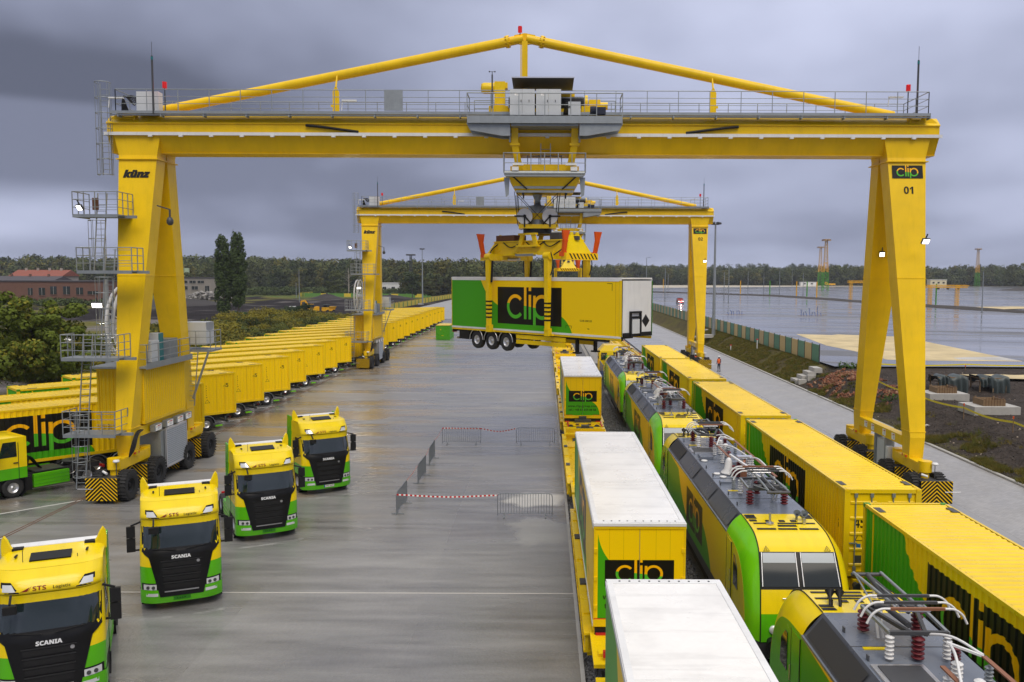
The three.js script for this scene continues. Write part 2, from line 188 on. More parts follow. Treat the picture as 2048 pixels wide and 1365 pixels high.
// track bed, rails, sleepers
const ballastTex = noiseTex(512, (u, v) => { const c = hash(Math.floor(u * 128), Math.floor(v * 128), 5), n = fbm(u * 64, v * 64, 3, 64, 64, 6); const g = 0.05 + 0.17 * n * c + 0.04 * fbm(u * 5, v * 5, 3, 5, 5, 9); return [g, g * 0.98, g]; });
const ballast = std(lin(1, 1, 1), 0.75, 0, { map: rep(ballastTex, 0.45), bumpMap: rep(ballastTex, 0.45), bumpScale: 0.08 });
sheet('track_bed', [[1.17, 14], [14.2, 14], [14.2, -560], [1.17, -560]], -0.14, ballast);
const track = [2.66, 7.15, 11.07];
{
  const bed = scene.getObjectByName('track_bed'), railG = new B().box(0, -0.02, -270, 0.07, 0.04, 560).box(0, -0.09, -270, 0.02, 0.12, 560).geo();
  for (const x of track) for (const s of [-1, 1]) put(railG, 'rail', mat.darkSteel, bed, M4(x + s * 0.753, 0, 0));
  const sg = new THREE.BoxGeometry(2.5, 0.14, 0.26); for (let z = -72; z > -180; z -= 0.65) put(sg, 'sleeper', mat.concrete, bed, M4(7.15, -0.175, z));
  const R = rng(5), st = new THREE.IcosahedronGeometry(0.036, 0), ms = []; for (let i = 0; i < 30000; i++) { const t = R(), z = -16 - 75 * t * t, x = R() < 0.35 ? 1.18 + R() * 0.34 : 3.9 + R() * 1.9; ms.push(M4(x, -0.13 + R() * 0.03, z, R() * 6, R() * 6, R() * 6, [0.7 + R() * 0.9, 0.6 + R() * 0.7, 0.7 + R() * 0.9])); }
  stuff('ballast_stones', st, std(lin(0.17, 0.17, 0.175), 0.6), ms, 'dark grey crushed stone ballast beside the wagons', null, i => lin(1, 1, 1).multiplyScalar(0.35 + 1.0 * hash(i, 3)), bed);
}
// crane runway and block paving on the right, kerb
const paverTex = noiseTex(512, (u, v) => { const ry = Math.floor(v * 32), cx = Math.floor(u * 16 + (ry % 2) * 0.5), h = hash(((cx % 16) + 16) % 16, ry, 8), fx = (u * 16 + (ry % 2) * 0.5) % 1, fy = (v * 32) % 1, gap = fx < 0.07 || fy < 0.12 ? 0.72 : 1, g = (0.30 + 0.07 * (h - 0.5) + 0.06 * (fbm(u * 4, v * 4, 4, 4, 4, 3) - 0.5)) * gap; return [g, g * 0.985, g * 0.99]; });
sheet('crane_runway', [[14.2, 14], [20.15, 14], [20.15, -560], [14.2, -560]], 0, std(lin(0.95, 0.94, 0.92), 0.4, 0, { map: rep(noiseTex(512, (u, v) => { const g = 0.27 + 0.1 * (fbm(u * 4, v * 4, 6, 4, 4, 5) - 0.5) + 0.05 * (fbm(u * 60, v * 6, 3, 60, 6, 2) - 0.5); return [g, g, g]; }), 0.08), roughnessMap: rep(roughTex, 0.06) }));
sheet('paved_road', [[20.15, 14], [25.3, 14], [25.3, -560], [20.15, -560]], 0.004, std(lin(1, 1, 1), 0.55, 0, { map: rep(paverTex, 0.3), bumpMap: rep(paverTex, 0.3), bumpScale: 0.012, roughnessMap: rep(roughTex, 0.07) }));
{ const kerb = new THREE.Group(); kerb.name = 'kerb'; scene.add(struct(kerb)); const kg = new B().ext([[0, 0], [0.2, 0], [0.2, 0.16], [0.03, 0.16], [0, 0.13]], 0.985, M4(0, -0.04, -0.4925)).geo(); for (let i = 0; i < 150; i++) put(kg, 'kerb_stone', mat.concrete, kerb, M4(25.3 + 0.006 * (hash(i, 2) - 0.5), 0, -30.5 - i)); new B().box(25.4, 0.04, -370, 0.2, 0.16, 379).mesh('far_kerb', mat.concrete, kerb); }
// the wet asphalt lot on the raised ground to the right
const lotTex = noiseTex(1024, (u, v) => { const s = fbm(u * 5, v * 26, 6, 5, 26, 4), g = 0.13 + 0.09 * (s - 0.5) * 2 + 0.03 * (fbm(u * 50, v * 50, 3, 50, 50, 6) - 0.5); return [g, g, g * 1.04]; }), lotRough = noiseTex(1024, (u, v) => { const s = fbm(u * 4, v * 30, 6, 4, 30, 14), q = fbm(u * 9, v * 14, 4, 9, 14, 2); const g = 0.14 + 0.34 * sstep(0.52, 0.7, s) + 0.14 * (q - 0.5); return [g, g, g]; });
const rot = (t, a) => { t.rotation = a; return t; };
sheet('asphalt_lot', [[29.6, -86], [62, -86], [700, -300], [700, -850], [40, -850], [29.7, -560]], 1.95, std(lin(1, 1, 1.03), 1, 0, { map: rot(rep(lotTex, 0.009, 0.009), 0.35), roughnessMap: rot(rep(lotRough, 0.007, 0.007), 0.35), }), (x, z) => [x, z]);
{
  const sandTex = noiseTex(256, (u, v) => { const g = 0.8 + 0.5 * (fbm(u * 8, v * 8, 5, 8, 8, 3) - 0.5); return [g, g, g]; }), sand = std(lin(0.62, 0.50, 0.28), 0.8, 0, { map: rep(sandTex, 0.07) }), pale = std(lin(0.52, 0.50, 0.46), 0.5, 0, { map: rep(sandTex, 0.1) }), dirt = std(lin(0.06, 0.05, 0.042), 0.9, 0, { map: rep(soilTex, 0.1) });
  sheet('sand_bed', [[40, -134.5], [45, -132.6], [46.5, -134], [54, -129.5], [54.5, -127], [52.5, -100], [52, -91.7], [42, -92.2], [37.8, -93.2], [38.1, -104], [37.4, -112]], 1.956, sand);
  sheet('wet_sand', [[48.5, -96.5], [52.3, -97], [52.05, -92.3], [46, -93.6], [46.2, -95.6]], 1.962, pale);
  sheet('sandy_verge', [[40, -82.5], [60, -84], [60, -78.5], [47, -77.6], [41, -79]], 1.66, sand);
  sheet('far_sand', [[60, -640], [260, -790], [420, -846], [40, -846]], 1.957, std(lin(0.5, 0.45, 0.36), 0.8, 0, { map: rep(sandTex, 0.02) }));
  sheet('median_sand', [[118, -252], [146, -262], [150, -250], [124, -236]], 2.1, sand);
  // dirt median that crosses the lot
  const pl = [[40, -500], [62, -470], [96, -418], [107, -388], [113, -330], [118, -268], [124, -226], [132, -190], [150, -150]], w = 4.2; const b = new B();
  const crv = new THREE.CatmullRomCurve3(pl.map(([x, z]) => V(x, 0, z))), N = 60; b.patch((u, v) => { const q = crv.getPoint(v), t = crv.getTangent(v), s = (u - 0.5) * 2; return [q.x - t.z * s * w, 1.96 + 0.6 * (1 - s * s) * (0.7 + 0.6 * vn(v * 40, u * 4)), q.z + t.x * s * w]; }, 6, N); struct(b.mesh('median_bank', dirt));
  const bk = new B(); bk.patch((u, v) => { const x = mix(310, 700, v), z = mix(-560, -700, v) - (u - 0.5) * 40, s = (u - 0.5) * 2; return [x, 1.9 + 9 * (1 - s * s) * (0.6 + 0.5 * vn(v * 30, u * 3)) * sstep(0, 0.15, v), z - 20]; }, 6, 60); struct(bk.mesh('far_embankment', dirt));
}
// wooded hill behind everything
{ const b = new B(); b.patch((u, v) => { const x = mix(-1500, 1900, u), z = -1050 - v * 900; const h = 12 * Math.exp(-(((x - 330) / 300) ** 2)) + 4 + 6 * fbm(u * 9, v * 3, 4, 0, 0, 3); return [x, -4 + h * sstep(0, 0.45, v), z]; }, 80, 16); struct(b.mesh('hill', std(lin(0.03, 0.04, 0.016), 1))); }
// ---------------------------------------------------------------- gantry cranes
const chevTex = canvasTex(384, 288, (x, w, h) => { x.fillStyle = '#f2c400'; x.fillRect(0, 0, w, h); x.strokeStyle = '#15130c'; x.lineWidth = 23; for (let k = -10; k < 22; k++) { const y = k * 50; x.beginPath(); x.moveTo(-10, y + w / 2 + 10); x.lineTo(w / 2, y); x.lineTo(w + 10, y + w / 2 + 10); x.stroke(); } }), chev = decal(chevTex);
const stripeTex = canvasTex(512, 96, (x, w, h) => { x.fillStyle = '#f2c400'; x.fillRect(0, 0, w, h); x.fillStyle = '#15130c'; for (let k = 0; k < 8; k++) { x.beginPath(); x.moveTo(40 + k * 58, 8); x.lineTo(64 + k * 58, 8); x.lineTo(110 + k * 58, h - 8); x.lineTo(86 + k * 58, h - 8); x.fill(); } }), stripes = decal(stripeTex);
const kunzTex = canvasTex(512, 192, (x, w, h) => { x.clearRect(0, 0, w, h); x.fillStyle = '#23211c'; x.font = 'bold italic 190px sans-serif'; x.textAlign = 'center'; x.lineWidth = 22; x.strokeStyle = '#23211c'; x.save(); x.translate(w / 2, 150); x.scale(0.93, 0.82); x.fillText('künz', 0, 0); x.strokeText('künz', 0, 0); x.restore(); });
const numTex = n => canvasTex(192, 128, (x, w, h) => { x.clearRect(0, 0, w, h); x.fillStyle = '#1d1a14'; x.font = 'bold 118px sans-serif'; x.textAlign = 'center'; x.fillText(n, w / 2, 108); });
const clipTex = canvasTex(512, 220, (x, w, h) => { drawClip(x, 0, 0, h, w, '#16191c'); });
const warnTex = canvasTex(96, 96, (x, w, h) => { x.fillStyle = '#f4f4f2'; x.fillRect(0, 0, w, h); x.fillStyle = '#b92a1e'; x.fillRect(34, 12, 52, 16); x.fillStyle = '#e0b000'; x.beginPath(); x.moveTo(8, 40); x.lineTo(20, 16); x.lineTo(32, 40); x.fill(); x.fillStyle = '#666'; for (let k = 0; k < 4; k++) x.fillRect(36, 36 + k * 12, 48, 4); });
const guardG = new B().box(0, 0, 0, 1.52, 1.1, 0.03).geo(true);
const decalGeo = new THREE.PlaneGeometry(1, 1);
// guard rail made of posts and three bars along a polyline
function railing(b, pts, h = 1.1, step = 1.3, r = 0.022, bars = 3) { for (let i = 0; i < pts.length - 1; i++) { const a = V(...pts[i]), c = V(...pts[i + 1]), n = Math.max(1, Math.round(a.distanceTo(c) / step)); for (let k = 0; k <= n; k++) { if (k === n && i < pts.length - 2) continue; const q = a.clone().lerp(c, k / n); b.bar([q.x, q.y, q.z], [q.x, q.y + h, q.z], r * 1.7, r * 1.7, [1, 0, 0]); } for (let k = 1; k <= bars; k++) b.rod([a.x, a.y + h * k / bars, a.z], [c.x, c.y + h * k / bars, c.z], r * (k === bars ? 1.15 : 0.8), 6); } return b; }
function ladder(b, x, y0, y1, z, w = 0.5, dx = 0, dz = 0) { for (const s of [-1, 1]) b.bar([x + s * w / 2, y0, z], [x + dx + s * w / 2, y1, z + dz], 0.06, 0.04, [1, 0, 0]); const n = Math.round((y1 - y0) / 0.3); for (let k = 1; k < n; k++) { const t = k / n; b.rod([x - w / 2 + dx * t, mix(y0, y1, t), z + dz * t], [x + w / 2 + dx * t, mix(y0, y1, t), z + dz * t], 0.016, 5); } return b; }
function cage(b, x, y0, y1, z, r = 0.4) { const n = Math.max(2, Math.round((y1 - y0) / 0.75)); for (let k = 0; k <= n; k++) b.add(new THREE.TorusGeometry(r, 0.022, 5, 12, Math.PI * 1.25), M4(x, mix(y0, y1, k / n), z + r * 0.55, Math.PI / 2, 0, 0).multiply(M4(0, 0, 0, 0, 0, -Math.PI * 0.125))); for (let k = 0; k < 5; k++) { const a = -Math.PI * 0.125 + k * Math.PI * 1.25 / 4, px = x + r * Math.cos(a), pz = z + r * 0.55 + r * Math.sin(a); b.bar([px, y0, pz], [px, y1, pz], 0.035, 0.012, [1, 0, 0]); } return b; }
function loft(b, lo, hi) { const f = [0, 1, 2, 3].map(i => [lo[i], lo[(i + 1) % 4], hi[(i + 1) % 4], hi[i]]); f.forEach(q => b.face(...q)); b.face(lo[3], lo[2], lo[1], lo[0]); b.face(hi[0], hi[1], hi[2], hi[3]); return b; }
const rect = (x0, x1, z0, z1, y) => [[x0, y, z1], [x1, y, z1], [x1, y, z0], [x0, y, z0]];
const tyreG = (r, w) => new B().add(new THREE.LatheGeometry([[r * 0.52, -w * 0.42], [r * 0.8, -w * 0.5], [r * 0.95, -w * 0.44], [r, -w * 0.3], [r, w * 0.3], [r * 0.95, w * 0.44], [r * 0.8, w * 0.5], [r * 0.52, w * 0.42]].map(p => new THREE.Vector2(...p)), 28), M4(0, 0, 0, 0, 0, Math.PI / 2));
const rimG = (r, w, holes = 10) => { const b = new B().add(new THREE.LatheGeometry([[0, w * 0.30], [r * 0.14, w * 0.30], [r * 0.16, w * 0.12], [r * 0.4, w * 0.16], [r * 0.46, w * 0.36], [r * 0.57, w * 0.43], [r * 0.57, -w * 0.43], [0, -w * 0.3]].map(p => new THREE.Vector2(...p)), 24), M4(0, 0, 0, 0, 0, -Math.PI / 2)); for (let k = 0; k < holes; k++) { const a = k / holes * 6.283; b.add(new THREE.CylinderGeometry(r * 0.05, r * 0.05, w * 0.06, 6), M4(w * 0.17, r * 0.29 * Math.cos(a), r * 0.29 * Math.sin(a), 0, 0, Math.PI / 2)); } return b; };
const craneTyre = (() => { const b = tyreG(0.73, 0.5); for (let k = 0; k < 26; k++) { const a = k / 26 * 6.283; for (const s of [-1, 1]) b.box(s * 0.13, 0.735 * Math.cos(a), 0.735 * Math.sin(a), 0.24, 0.05, 0.09, -a + s * 0.3, 0, 0); } return b.geo(); })(), craneRim = rimG(0.73, 0.5, 8).geo();
function wheel(parent, x, y, z, tg, rg, rimMat, turn = 0) { const w = new THREE.Group(); w.name = 'wheel'; w.position.set(x, y, z); w.rotation.y = turn; parent.add(w); put(tg, 'tyre', mat.rubber, w); put(rg, 'rim', rimMat, w); return w; }

function makeCrane(label) {
  const c = thing('gantry_crane', label, 'gantry crane', [-1.17, 0, -46]);
  // girder: box with sloping shoulders and a keel that tapers to the bottom flange
  const G0 = -21.6, G1 = 21.7, sec = [[-0.62, 17.42], [0.62, 17.42], [1.12, 18.28], [1.12, 18.84], [1.2, 18.86], [1.2, 18.9], [0.72, 19.32], [-0.72, 19.32], [-1.2, 18.9], [-1.2, 18.86], [-1.12, 18.84], [-1.12, 18.28]];
  const gird = new B().ext(sec.map(([z, y]) => [-z, y]), G1 - G0, M4(G0, 0, 0, 0, Math.PI / 2)).mesh('girder', mat.crane, c);
  const sea = new B(); for (let x = G0 + 3.1; x < G1; x += 4.4) { sea.box(x, 18.56, 1.125, 0.02, 0.54, 0.02); } sea.box(0.05, 17.41, 0, G1 - G0, 0.03, 1.4).mesh('bottom_flange', mat.crane, gird);
  const con = new B().box(0.05, 18.33, 1.22, G1 - G0 + 0.2, 0.16, 0.1).box(0.05, 18.33, -1.22, G1 - G0 + 0.2, 0.16, 0.1); for (let x = G0 + 2.3; x < G1; x += 1.585) con.box(x, 18.22, 1.23, 0.2, 0.1, 0.13); con.mesh('cable_duct', mat.white, gird);
  for (const e of [-1, 1]) { new B().ext([[-0.9, 0], [0.4, 0], [0.4, 0.12], [0, 0.42], [-0.3, 0.48], [-0.55, 0.2], [-0.9, 0.12]], 0.1, M4(e * 21.2, 18.92, 0.95, 0, e > 0 ? 0 : Math.PI, 0)).rod([e * 20.2, 19.18, 0.9], [e * 21, 19.18, 0.9], 0.09).box(e * 20.2, 19.18, 0.9, 0.12, 0.3, 0.3).mesh('buffer', mat.crane, gird); }
  for (const e of [-1, 1]) new B().tube([[e * 10.9, 18.74, 1.2], [e * 11.3, 18.78, 1.24], [e * 10.6, 18.72, 1.24], [e * 8.5, 18.45, 1.24]].map(p => e < 0 ? p : p), 0.07, 20, 6).mesh('cable_loop', mat.black, gird);
  // rail on top and the walkway
  new B().box(0, 19.36, 0.5, 42, 0.1, 0.08).box(0, 19.36, -0.5, 42, 0.1, 0.08).mesh('trolley_rail', mat.darkSteel, gird);
  const wk = new B(); for (const s of [-1, 1]) { wk.box(-0.1, 19.42, s * 1.2, 42.2, 0.04, 0.75).box(-0.1, 19.36, s * 1.56, 42.2, 0.13, 0.03).box(-0.1, 19.24, s * 1.5, 42.2, 0.06, 0.04); for (let x = -20.8; x < 21; x += 2.2) wk.box(x, 19.3, s * 1.35, 0.06, 0.3, 0.4); } wk.mesh('walkway', mat.galv, c);
  for (const s of [-1, 1]) { const r = new B(); railing(r, [[-20.9, 19.44, s * 1.54], [20.9, 19.44, s * 1.54]], 1.08, 1.62, 0.02); if (s > 0) for (const e of [-1, 1]) railing(r, [[e * 20.9, 19.44, 1.54], [e * 20.9, 19.44, -1.54]], 1.08, 1.5, 0.02); r.mesh('railing', mat.galv, c); }
  // king post and tie tubes
  const P = [0.1, 23.55, 0]; new B().box(0.1, 21.3, 0, 0.3, 4.2, 0.34).ext([[-0.28, 0], [0.28, 0], [0.22, 0.3], [0.1, 0.42], [-0.1, 0.42], [-0.22, 0.3]], 0.14, M4(0.1, 23.38, -0.07)).box(-0.1, 21.4, 0.05, 0.05, 4, 0.05).mesh('king_post', mat.crane, c);
  for (const e of [-1, 1]) { const end = [e * 19.8 - 0.1, 19.58, 0], dir = V(end[0] - P[0], end[1] - P[1], 0).normalize(), at = t => [P[0] + dir.x * t, P[1] + dir.y * t, 0]; const tb = new B().rod(at(0.95), [end[0], end[1], 0], 0.255, 16).rod(at(0.1), at(0.95), 0.23, 14).mesh('tie_tube', mat.crane, c); const fl = new B().rod(at(0.86), at(0.98), 0.33, 16); for (let k = 0; k < 10; k++) { const a = k / 10 * 6.283, q = at(0.8), n = V(-dir.y, dir.x, 0); fl.rod([q[0] + n.x * 0.29 * Math.cos(a), q[1] + n.y * 0.29 * Math.cos(a), 0.29 * Math.sin(a)], [q[0] + dir.x * 0.26 + n.x * 0.29 * Math.cos(a), q[1] + dir.y * 0.26 + n.y * 0.29 * Math.cos(a), 0.29 * Math.sin(a)], 0.03, 5); } fl.mesh('flange', mat.crane, tb); new B().ext([[0, -0.28], [0.55, -0.22], [0.62, 0], [0.55, 0.2], [0, 0.3]], 0.2, M4(0.1, 23.5, -0.1, 0, e > 0 ? 0 : Math.PI, 0).multiply(M4(0, 0, e > 0 ? 0 : -0.2))).mesh('gusset', mat.crane, tb); new B().ext([[0, 0], [1.6, 0], [1.3, 0.24], [0.2, 0.3]], 0.36, M4(e > 0 ? 18.7 : -18.7, 19.32, e > 0 ? -0.18 : 0.18, 0, e > 0 ? 0 : Math.PI)).mesh('foot_bracket', mat.crane, tb);
    const hx = e * 9.9 + 0.1, ty = P[1] + dir.y * Math.abs(hx / dir.x); new B().box(hx, 20.12, 0.55, 0.34, 1.0, 0.05).ext([[-0.17, 0], [0.17, 0], [0.05, 0.26], [-0.05, 0.26]], 0.05, M4(hx, 20.62, 0.525)).rod([hx, 20.85, 0.55], [hx, ty - 0.1, 0.25], 0.05).box(hx + e * 0.2, 19.9, 0.56, 0.14, 0.12, 0.05).mesh('hanger_plate', mat.crane, c); }
  // legs
  for (const s of [-1, 1]) for (const q of [-1, 1]) {
    const lo = rect(Math.min(s * 19.55, s * 20.3), Math.max(s * 19.55, s * 20.3), q * 3.4 - 0.5, q * 3.4 + 0.5, 3.0), hi = rect(Math.min(s * 19.05, s * 21.05), Math.max(s * 19.05, s * 21.05), Math.min(q * 0.06, q * 1.08), Math.max(q * 0.06, q * 1.08), 17.25);
    const leg = loft(new B(), lo, hi).mesh('leg', mat.crane, c), at = (t, o) => { const l = i => lo[i].map((v, k) => mix(v, hi[i][k], t)); const a = l(0), d = l(2); return new B().box((a[0] + d[0]) / 2, a[1], (a[2] + d[2]) / 2, Math.abs(d[0] - a[0]) + o, 0.05, Math.abs(d[2] - a[2]) + o); };
    at(0.985, 0.22).mesh('collar', mat.crane, leg); at(0.56, 0.035).mesh('weld_band', mat.crane, leg); at(0.02, 0.05).mesh('weld_band', mat.crane, leg);
    loft(new B(), rect(s * 20.05 - 1.0, s * 20.05 + 1.0, Math.min(q * 0.06, q * 1.08), Math.max(q * 0.06, q * 1.08), 17.25), rect(s * 20.05 - 1.2, s * 20.05 + 1.2, Math.min(q * 0.02, q * 1.1), Math.max(q * 0.02, q * 1.1), 18.25)).mesh('head', mat.crane, leg);
    loft(new B(), rect(s * 19.92 - 0.35, s * 19.92 + 0.35, q * 3.4 - 0.4, q * 3.4 + 0.4, 1.95), rect(s * 19.92 - 0.375, s * 19.92 + 0.375, q * 3.4 - 0.5, q * 3.4 + 0.5, 3.0)).mesh('foot', mat.crane, leg);
    // bogie: two steered axles, each with a pair of wheels and chevron guards
    const bx = s * 19.85, bz = q * 3.45; const bg = new B().box(bx, 1.72, bz, 0.6, 0.5, 3.1).rod([bx, 1.9, bz], [bx, 2.1, bz], 0.42, 14); for (const k of [-1, 1]) bg.rod([bx, 0.6, bz + k * 1.55], [bx, 1.98, bz + k * 1.55], 0.2, 12).rod([bx, 1.55, bz + k * 1.55], [bx, 2.08, bz + k * 1.55], 0.32, 12).rod([bx - 0.62, 0.73, bz + k * 1.55], [bx + 0.62, 0.73, bz + k * 1.55], 0.14, 8); const bog = bg.mesh('bogie', mat.crane, c);
    new B().box(bx, 2.03, bz, 0.8, 0.1, 0.5).mesh('turntable', mat.orange, bog);
    for (const k of [-1, 1]) { for (const t of [-1, 1]) wheel(c, bx + t * 0.6, 0.735, bz + k * 1.55, craneTyre, craneRim, mat.black, t > 0 ? 0 : Math.PI);
      for (const f of [-1, 1]) { if (f < 0 && q > 0) continue; const gm = put(guardG, 'wheel_guard', chev, c, M4(bx + s * 0.22, 0.72, bz + k * 1.55 + f * 0.86)); } new B().box(bx + s * 0.22, 1.24, bz + k * 1.55, 1.5, 0.03, 1.68).mesh('guard_bracket', mat.darkSteel, c); }
    if (q > 0) { new B().rod([bx + s * 0.6, 0.75, bz + 2.45], [bx + s * 1.35, 0.75, bz + 2.45], 0.02, 5).mesh('feeler', mat.alu, c); }
  }
  // right side: slender sill beam with warning signs, control cabinet
  const sill = new B().box(19.75, 2.7, 0, 0.44, 0.5, 5.9).mesh('sill_beam', mat.crane, c); for (const z of [-1.9, -0.9, 0.7, 1.9]) put(decalGeo, 'warning_sign', decal(warnTex), sill, M4(19.525, 2.7, z, 0, -Math.PI / 2, 0, [0.42, 0.34, 1]));
  const rc = new B().box(19.75, 1.5, 0.9, 0.5, 1.9, 0.12).box(19.75, 1.5, -0.5, 0.5, 1.9, 0.12).box(19.75, 0.6, 0.2, 0.5, 0.1, 1.5).mesh('cabinet_frame', mat.galv, c); new B().box(19.8, 1.5, 0.2, 0.4, 1.5, 1.2).mesh('control_cabinet', mat.cabinet, c); new B().box(19.6, 1.7, 1.3, 0.3, 0.7, 0.3).box(19.44, 1.9, 1.3, 0.02, 0.12, 0.2).mesh('control_panel', mat.white, c);
  for (const s of [-1, 1]) { const a = new B().rod([s * 19.85 + 0.3, 1.2, 5.4], [s * 19.85 + 0.3, 1.95, 5.4], 0.02, 5).mesh('scanner_post', mat.darkSteel, c); new B().lathe([[0, 0.12], [0.12, 0.12], [0.16, 0.05], [0.13, 0], [0, 0]], M4(s * 19.85 + 0.3, 1.95, 5.4)).mesh('scanner', mat.white, a); new B().rod([s * 19.85 - 0.35, 1.5, 5.4], [s * 19.85 - 0.1, 1.42, 5.55], 0.06, 10).mesh('camera_tube', mat.white, a); }
  // left side: sill with a corrugated machine container, power pack, cooling panel
  new B().box(-19.9, 3.0, 0, 0.7, 0.5, 5.9).mesh('sill_beam', mat.crane, c);
  const mh = new THREE.Group(); mh.name = 'machine_house'; mh.position.set(-20.62, 3.35, 0.1); c.add(mh);
  corrWall(new B(), 4.9, 2.6, 0.245, 0.035, M4(1.2, 0.12, 0, 0, Math.PI / 2)).mesh('side_wall', mat.crane, mh); corrWall(new B(), 2.3, 2.6, 0.2, 0.035, M4(0, 0.12, 2.44)).mesh('end_wall', mat.crane, mh); corrWall(new B(), 2.3, 2.6, 0.2, 0.035, M4(0, 0.12, -2.44, 0, Math.PI)).mesh('end_wall', mat.crane, mh);
  const mf = new B().box(0, 2.78, 0, 2.44, 0.12, 5).box(0, 0.06, 0, 2.44, 0.16, 5).box(-1.2, 1.4, 0, 0.04, 2.7, 4.9); for (const a of [-1, 1]) for (const d of [-1, 1]) mf.box(a * 1.17, 1.4, d * 2.44, 0.1, 2.7, 0.1); mf.mesh('frame', mat.crane, mh);
  const dk = new B().box(-20.5, 6.3, 0.2, 2.9, 0.1, 5.6).box(-19.05, 6.36, 0.2, 0.05, 0.3, 5.6); railing(dk, [[-19.08, 6.36, 2.9], [-19.08, 6.36, -2.4]], 1.1, 1.3, 0.022); railing(dk, [[-19.08, 6.36, 2.9], [-21.8, 6.36, 2.9]], 1.1, 1.3, 0.022); dk.mesh('roof_deck', mat.galv, c);
  new B().box(-19.7, 7.0, 1.2, 0.6, 1.1, 0.9).mesh('switch_cabinet', mat.cabinet, c); new B().box(-19.75, 7.15, 0.35, 0.5, 1.5, 0.5).mesh('dryer_cabinet', mat.cabinet, c); new B().box(-19.48, 7.15, 0.35, 0.03, 1.5, 0.52).mesh('cabinet_door', mat.tealPaint, c); new B().box(-19.9, 6.95, -1.2, 0.8, 1.1, 1.1).mesh('switch_cabinet', mat.galv, c); new B().box(-20.6, 8.3, 1.2, 0.7, 3.7, 1.1).mesh('exhaust_stack', mat.alu, c);
  const pw = new B().box(-19.9, 1.65, -0.1, 1.4, 2.1, 2.9).mesh('power_pack', mat.galv, c); const cp = new B().box(-19.13, 1.75, -0.35, 0.06, 1.95, 2.5).mesh('cooling_grille', mat.cabinet, pw); const cf = new B(); for (const z of [-1.62, 0.92]) cf.box(-19.12, 1.75, z, 0.1, 2.05, 0.09); for (const y of [0.74, 2.76]) cf.box(-19.12, y, -0.35, 0.1, 0.09, 2.6); cf.mesh('grille_frame', mat.alu, cp); for (let k = 0; k < 18; k++) put(new THREE.BoxGeometry(0.02, 0.05, 2.42), 'louvre', mat.galv, cp, M4(-19.09, 0.86 + k * 0.105, -0.35, 0, 0, 0.5));
  for (const z of [-2.3, -1.2, 0.1, 1.5]) { const sb = new B().box(-19.35, 2.98, z, 0.24, 0.36, 0.9).mesh('sign_box', mat.galv, c); put(decalGeo, 'warning_sign', decal(warnTex), sb, M4(-19.225, 2.98, z, 0, Math.PI / 2, 0, [0.7, 0.3, 1])); }
  const hose = new B(); for (let k = 0; k < 4; k++) hose.tube([[-19.6 + k * 0.07, 3.1, 2.9], [-19.4 + k * 0.05, 3.0, 3.7], [-19.45 + k * 0.06, 2.3, 4.15], [-19.5, 1.95, 4.2]], 0.035, 12, 5); hose.mesh('hydraulic_hoses', mat.black, c);
  // cable reel on the outer side, white drum cabinet on the far leg
  const cr = new B().add(new THREE.TorusGeometry(2.0, 0.09, 6, 36), M4(-22.1, 8.4, -1.1, 0, Math.PI / 2)).add(new THREE.TorusGeometry(2.0, 0.09, 6, 36), M4(-21.75, 8.4, -1.1, 0, Math.PI / 2)).rod([-22.3, 8.4, -1.1], [-21, 8.4, -1.1], 0.25, 12); for (let k = 0; k < 10; k++) { const a = k / 10 * 6.283; cr.rod([-22.1, 8.4, -1.1], [-22.1, 8.4 + 2 * Math.cos(a), -1.1 + 2 * Math.sin(a)], 0.04, 5); } cr.mesh('cable_reel', mat.white, c);
  const wb = new B().box(-19.3, 7.6, -4.3, 1.3, 1.3, 1.2).add(new THREE.CylinderGeometry(0.6, 0.6, 1.3, 12, 1, false, 0, Math.PI), M4(-19.3, 8.25, -4.3, 0, 0, Math.PI / 2).multiply(M4(0, 0, 0, 0, Math.PI))).mesh('drum_cabinet', mat.cabinet, c); const wd = new B().box(-19.2, 6.6, -4.2, 1.9, 0.12, 1.7).bar([-18.4, 6.6, -3.4], [-19.4, 3.8, -3.4], 0.1, 0.1); railing(wd, [[-18.3, 6.66, -5], [-18.3, 6.66, -3.4], [-20, 6.66, -3.4]], 1.1, 0.9); ladder(wd, -19.5, 3.4, 6.6, -3.2, 0.5, 0.3); wd.mesh('cabinet_platform', mat.galv, wb);
  // stair platforms, ladders and cages on the near left leg
  const plats = [[-22.35, -20.1, 14.0, 3.3, 1.6], [-21.7, -19.0, 11.2, 4.3, 1.2], [-22.3, -19.5, 6.95, 4.9, 1.2], [-22.3, -19.75, 3.2, 5.0, 1.3]];
  for (const [x0, x1, y, z1, d] of plats) { const b = new B().box((x0 + x1) / 2, y, z1 - d / 2, x1 - x0, 0.06, d).box((x0 + x1) / 2, y - 0.05, z1, x1 - x0, 0.16, 0.04).box(x0, y - 0.05, z1 - d / 2, 0.04, 0.16, d).bar([x0, y - 0.05, z1 - d * 0.5], [x1 + 0.55, y - 0.05, z1 - d * 0.5], 0.14, 0.14); railing(b, [[x1, y, z1 - d], [x1, y, z1], [x0, y, z1], [x0, y, z1 - d]], 1.15, 0.62, 0.022, 3); for (let k = 0; k < 4; k++) b.rod([x1 - 0.9, y + 0.25 + k * 0.26, z1], [x1, y + 0.25 + k * 0.26, z1], 0.013, 5); b.mesh('access_platform', mat.galv, c); }
  const ld = [[-21.6, 0.5, 4.3, 4.85, 1.1, 4.2], [-21.55, 3.2, 8.1, 4.55, 0, 0], [-20.35, 6.95, 12.3, 4.5, 7.9, 10.9], [-21.05, 11.2, 15.1, 3.5, 11.9, 13.7], [-21.65, 16.2, 20.9, 1.1, 16.2, 20.9]];
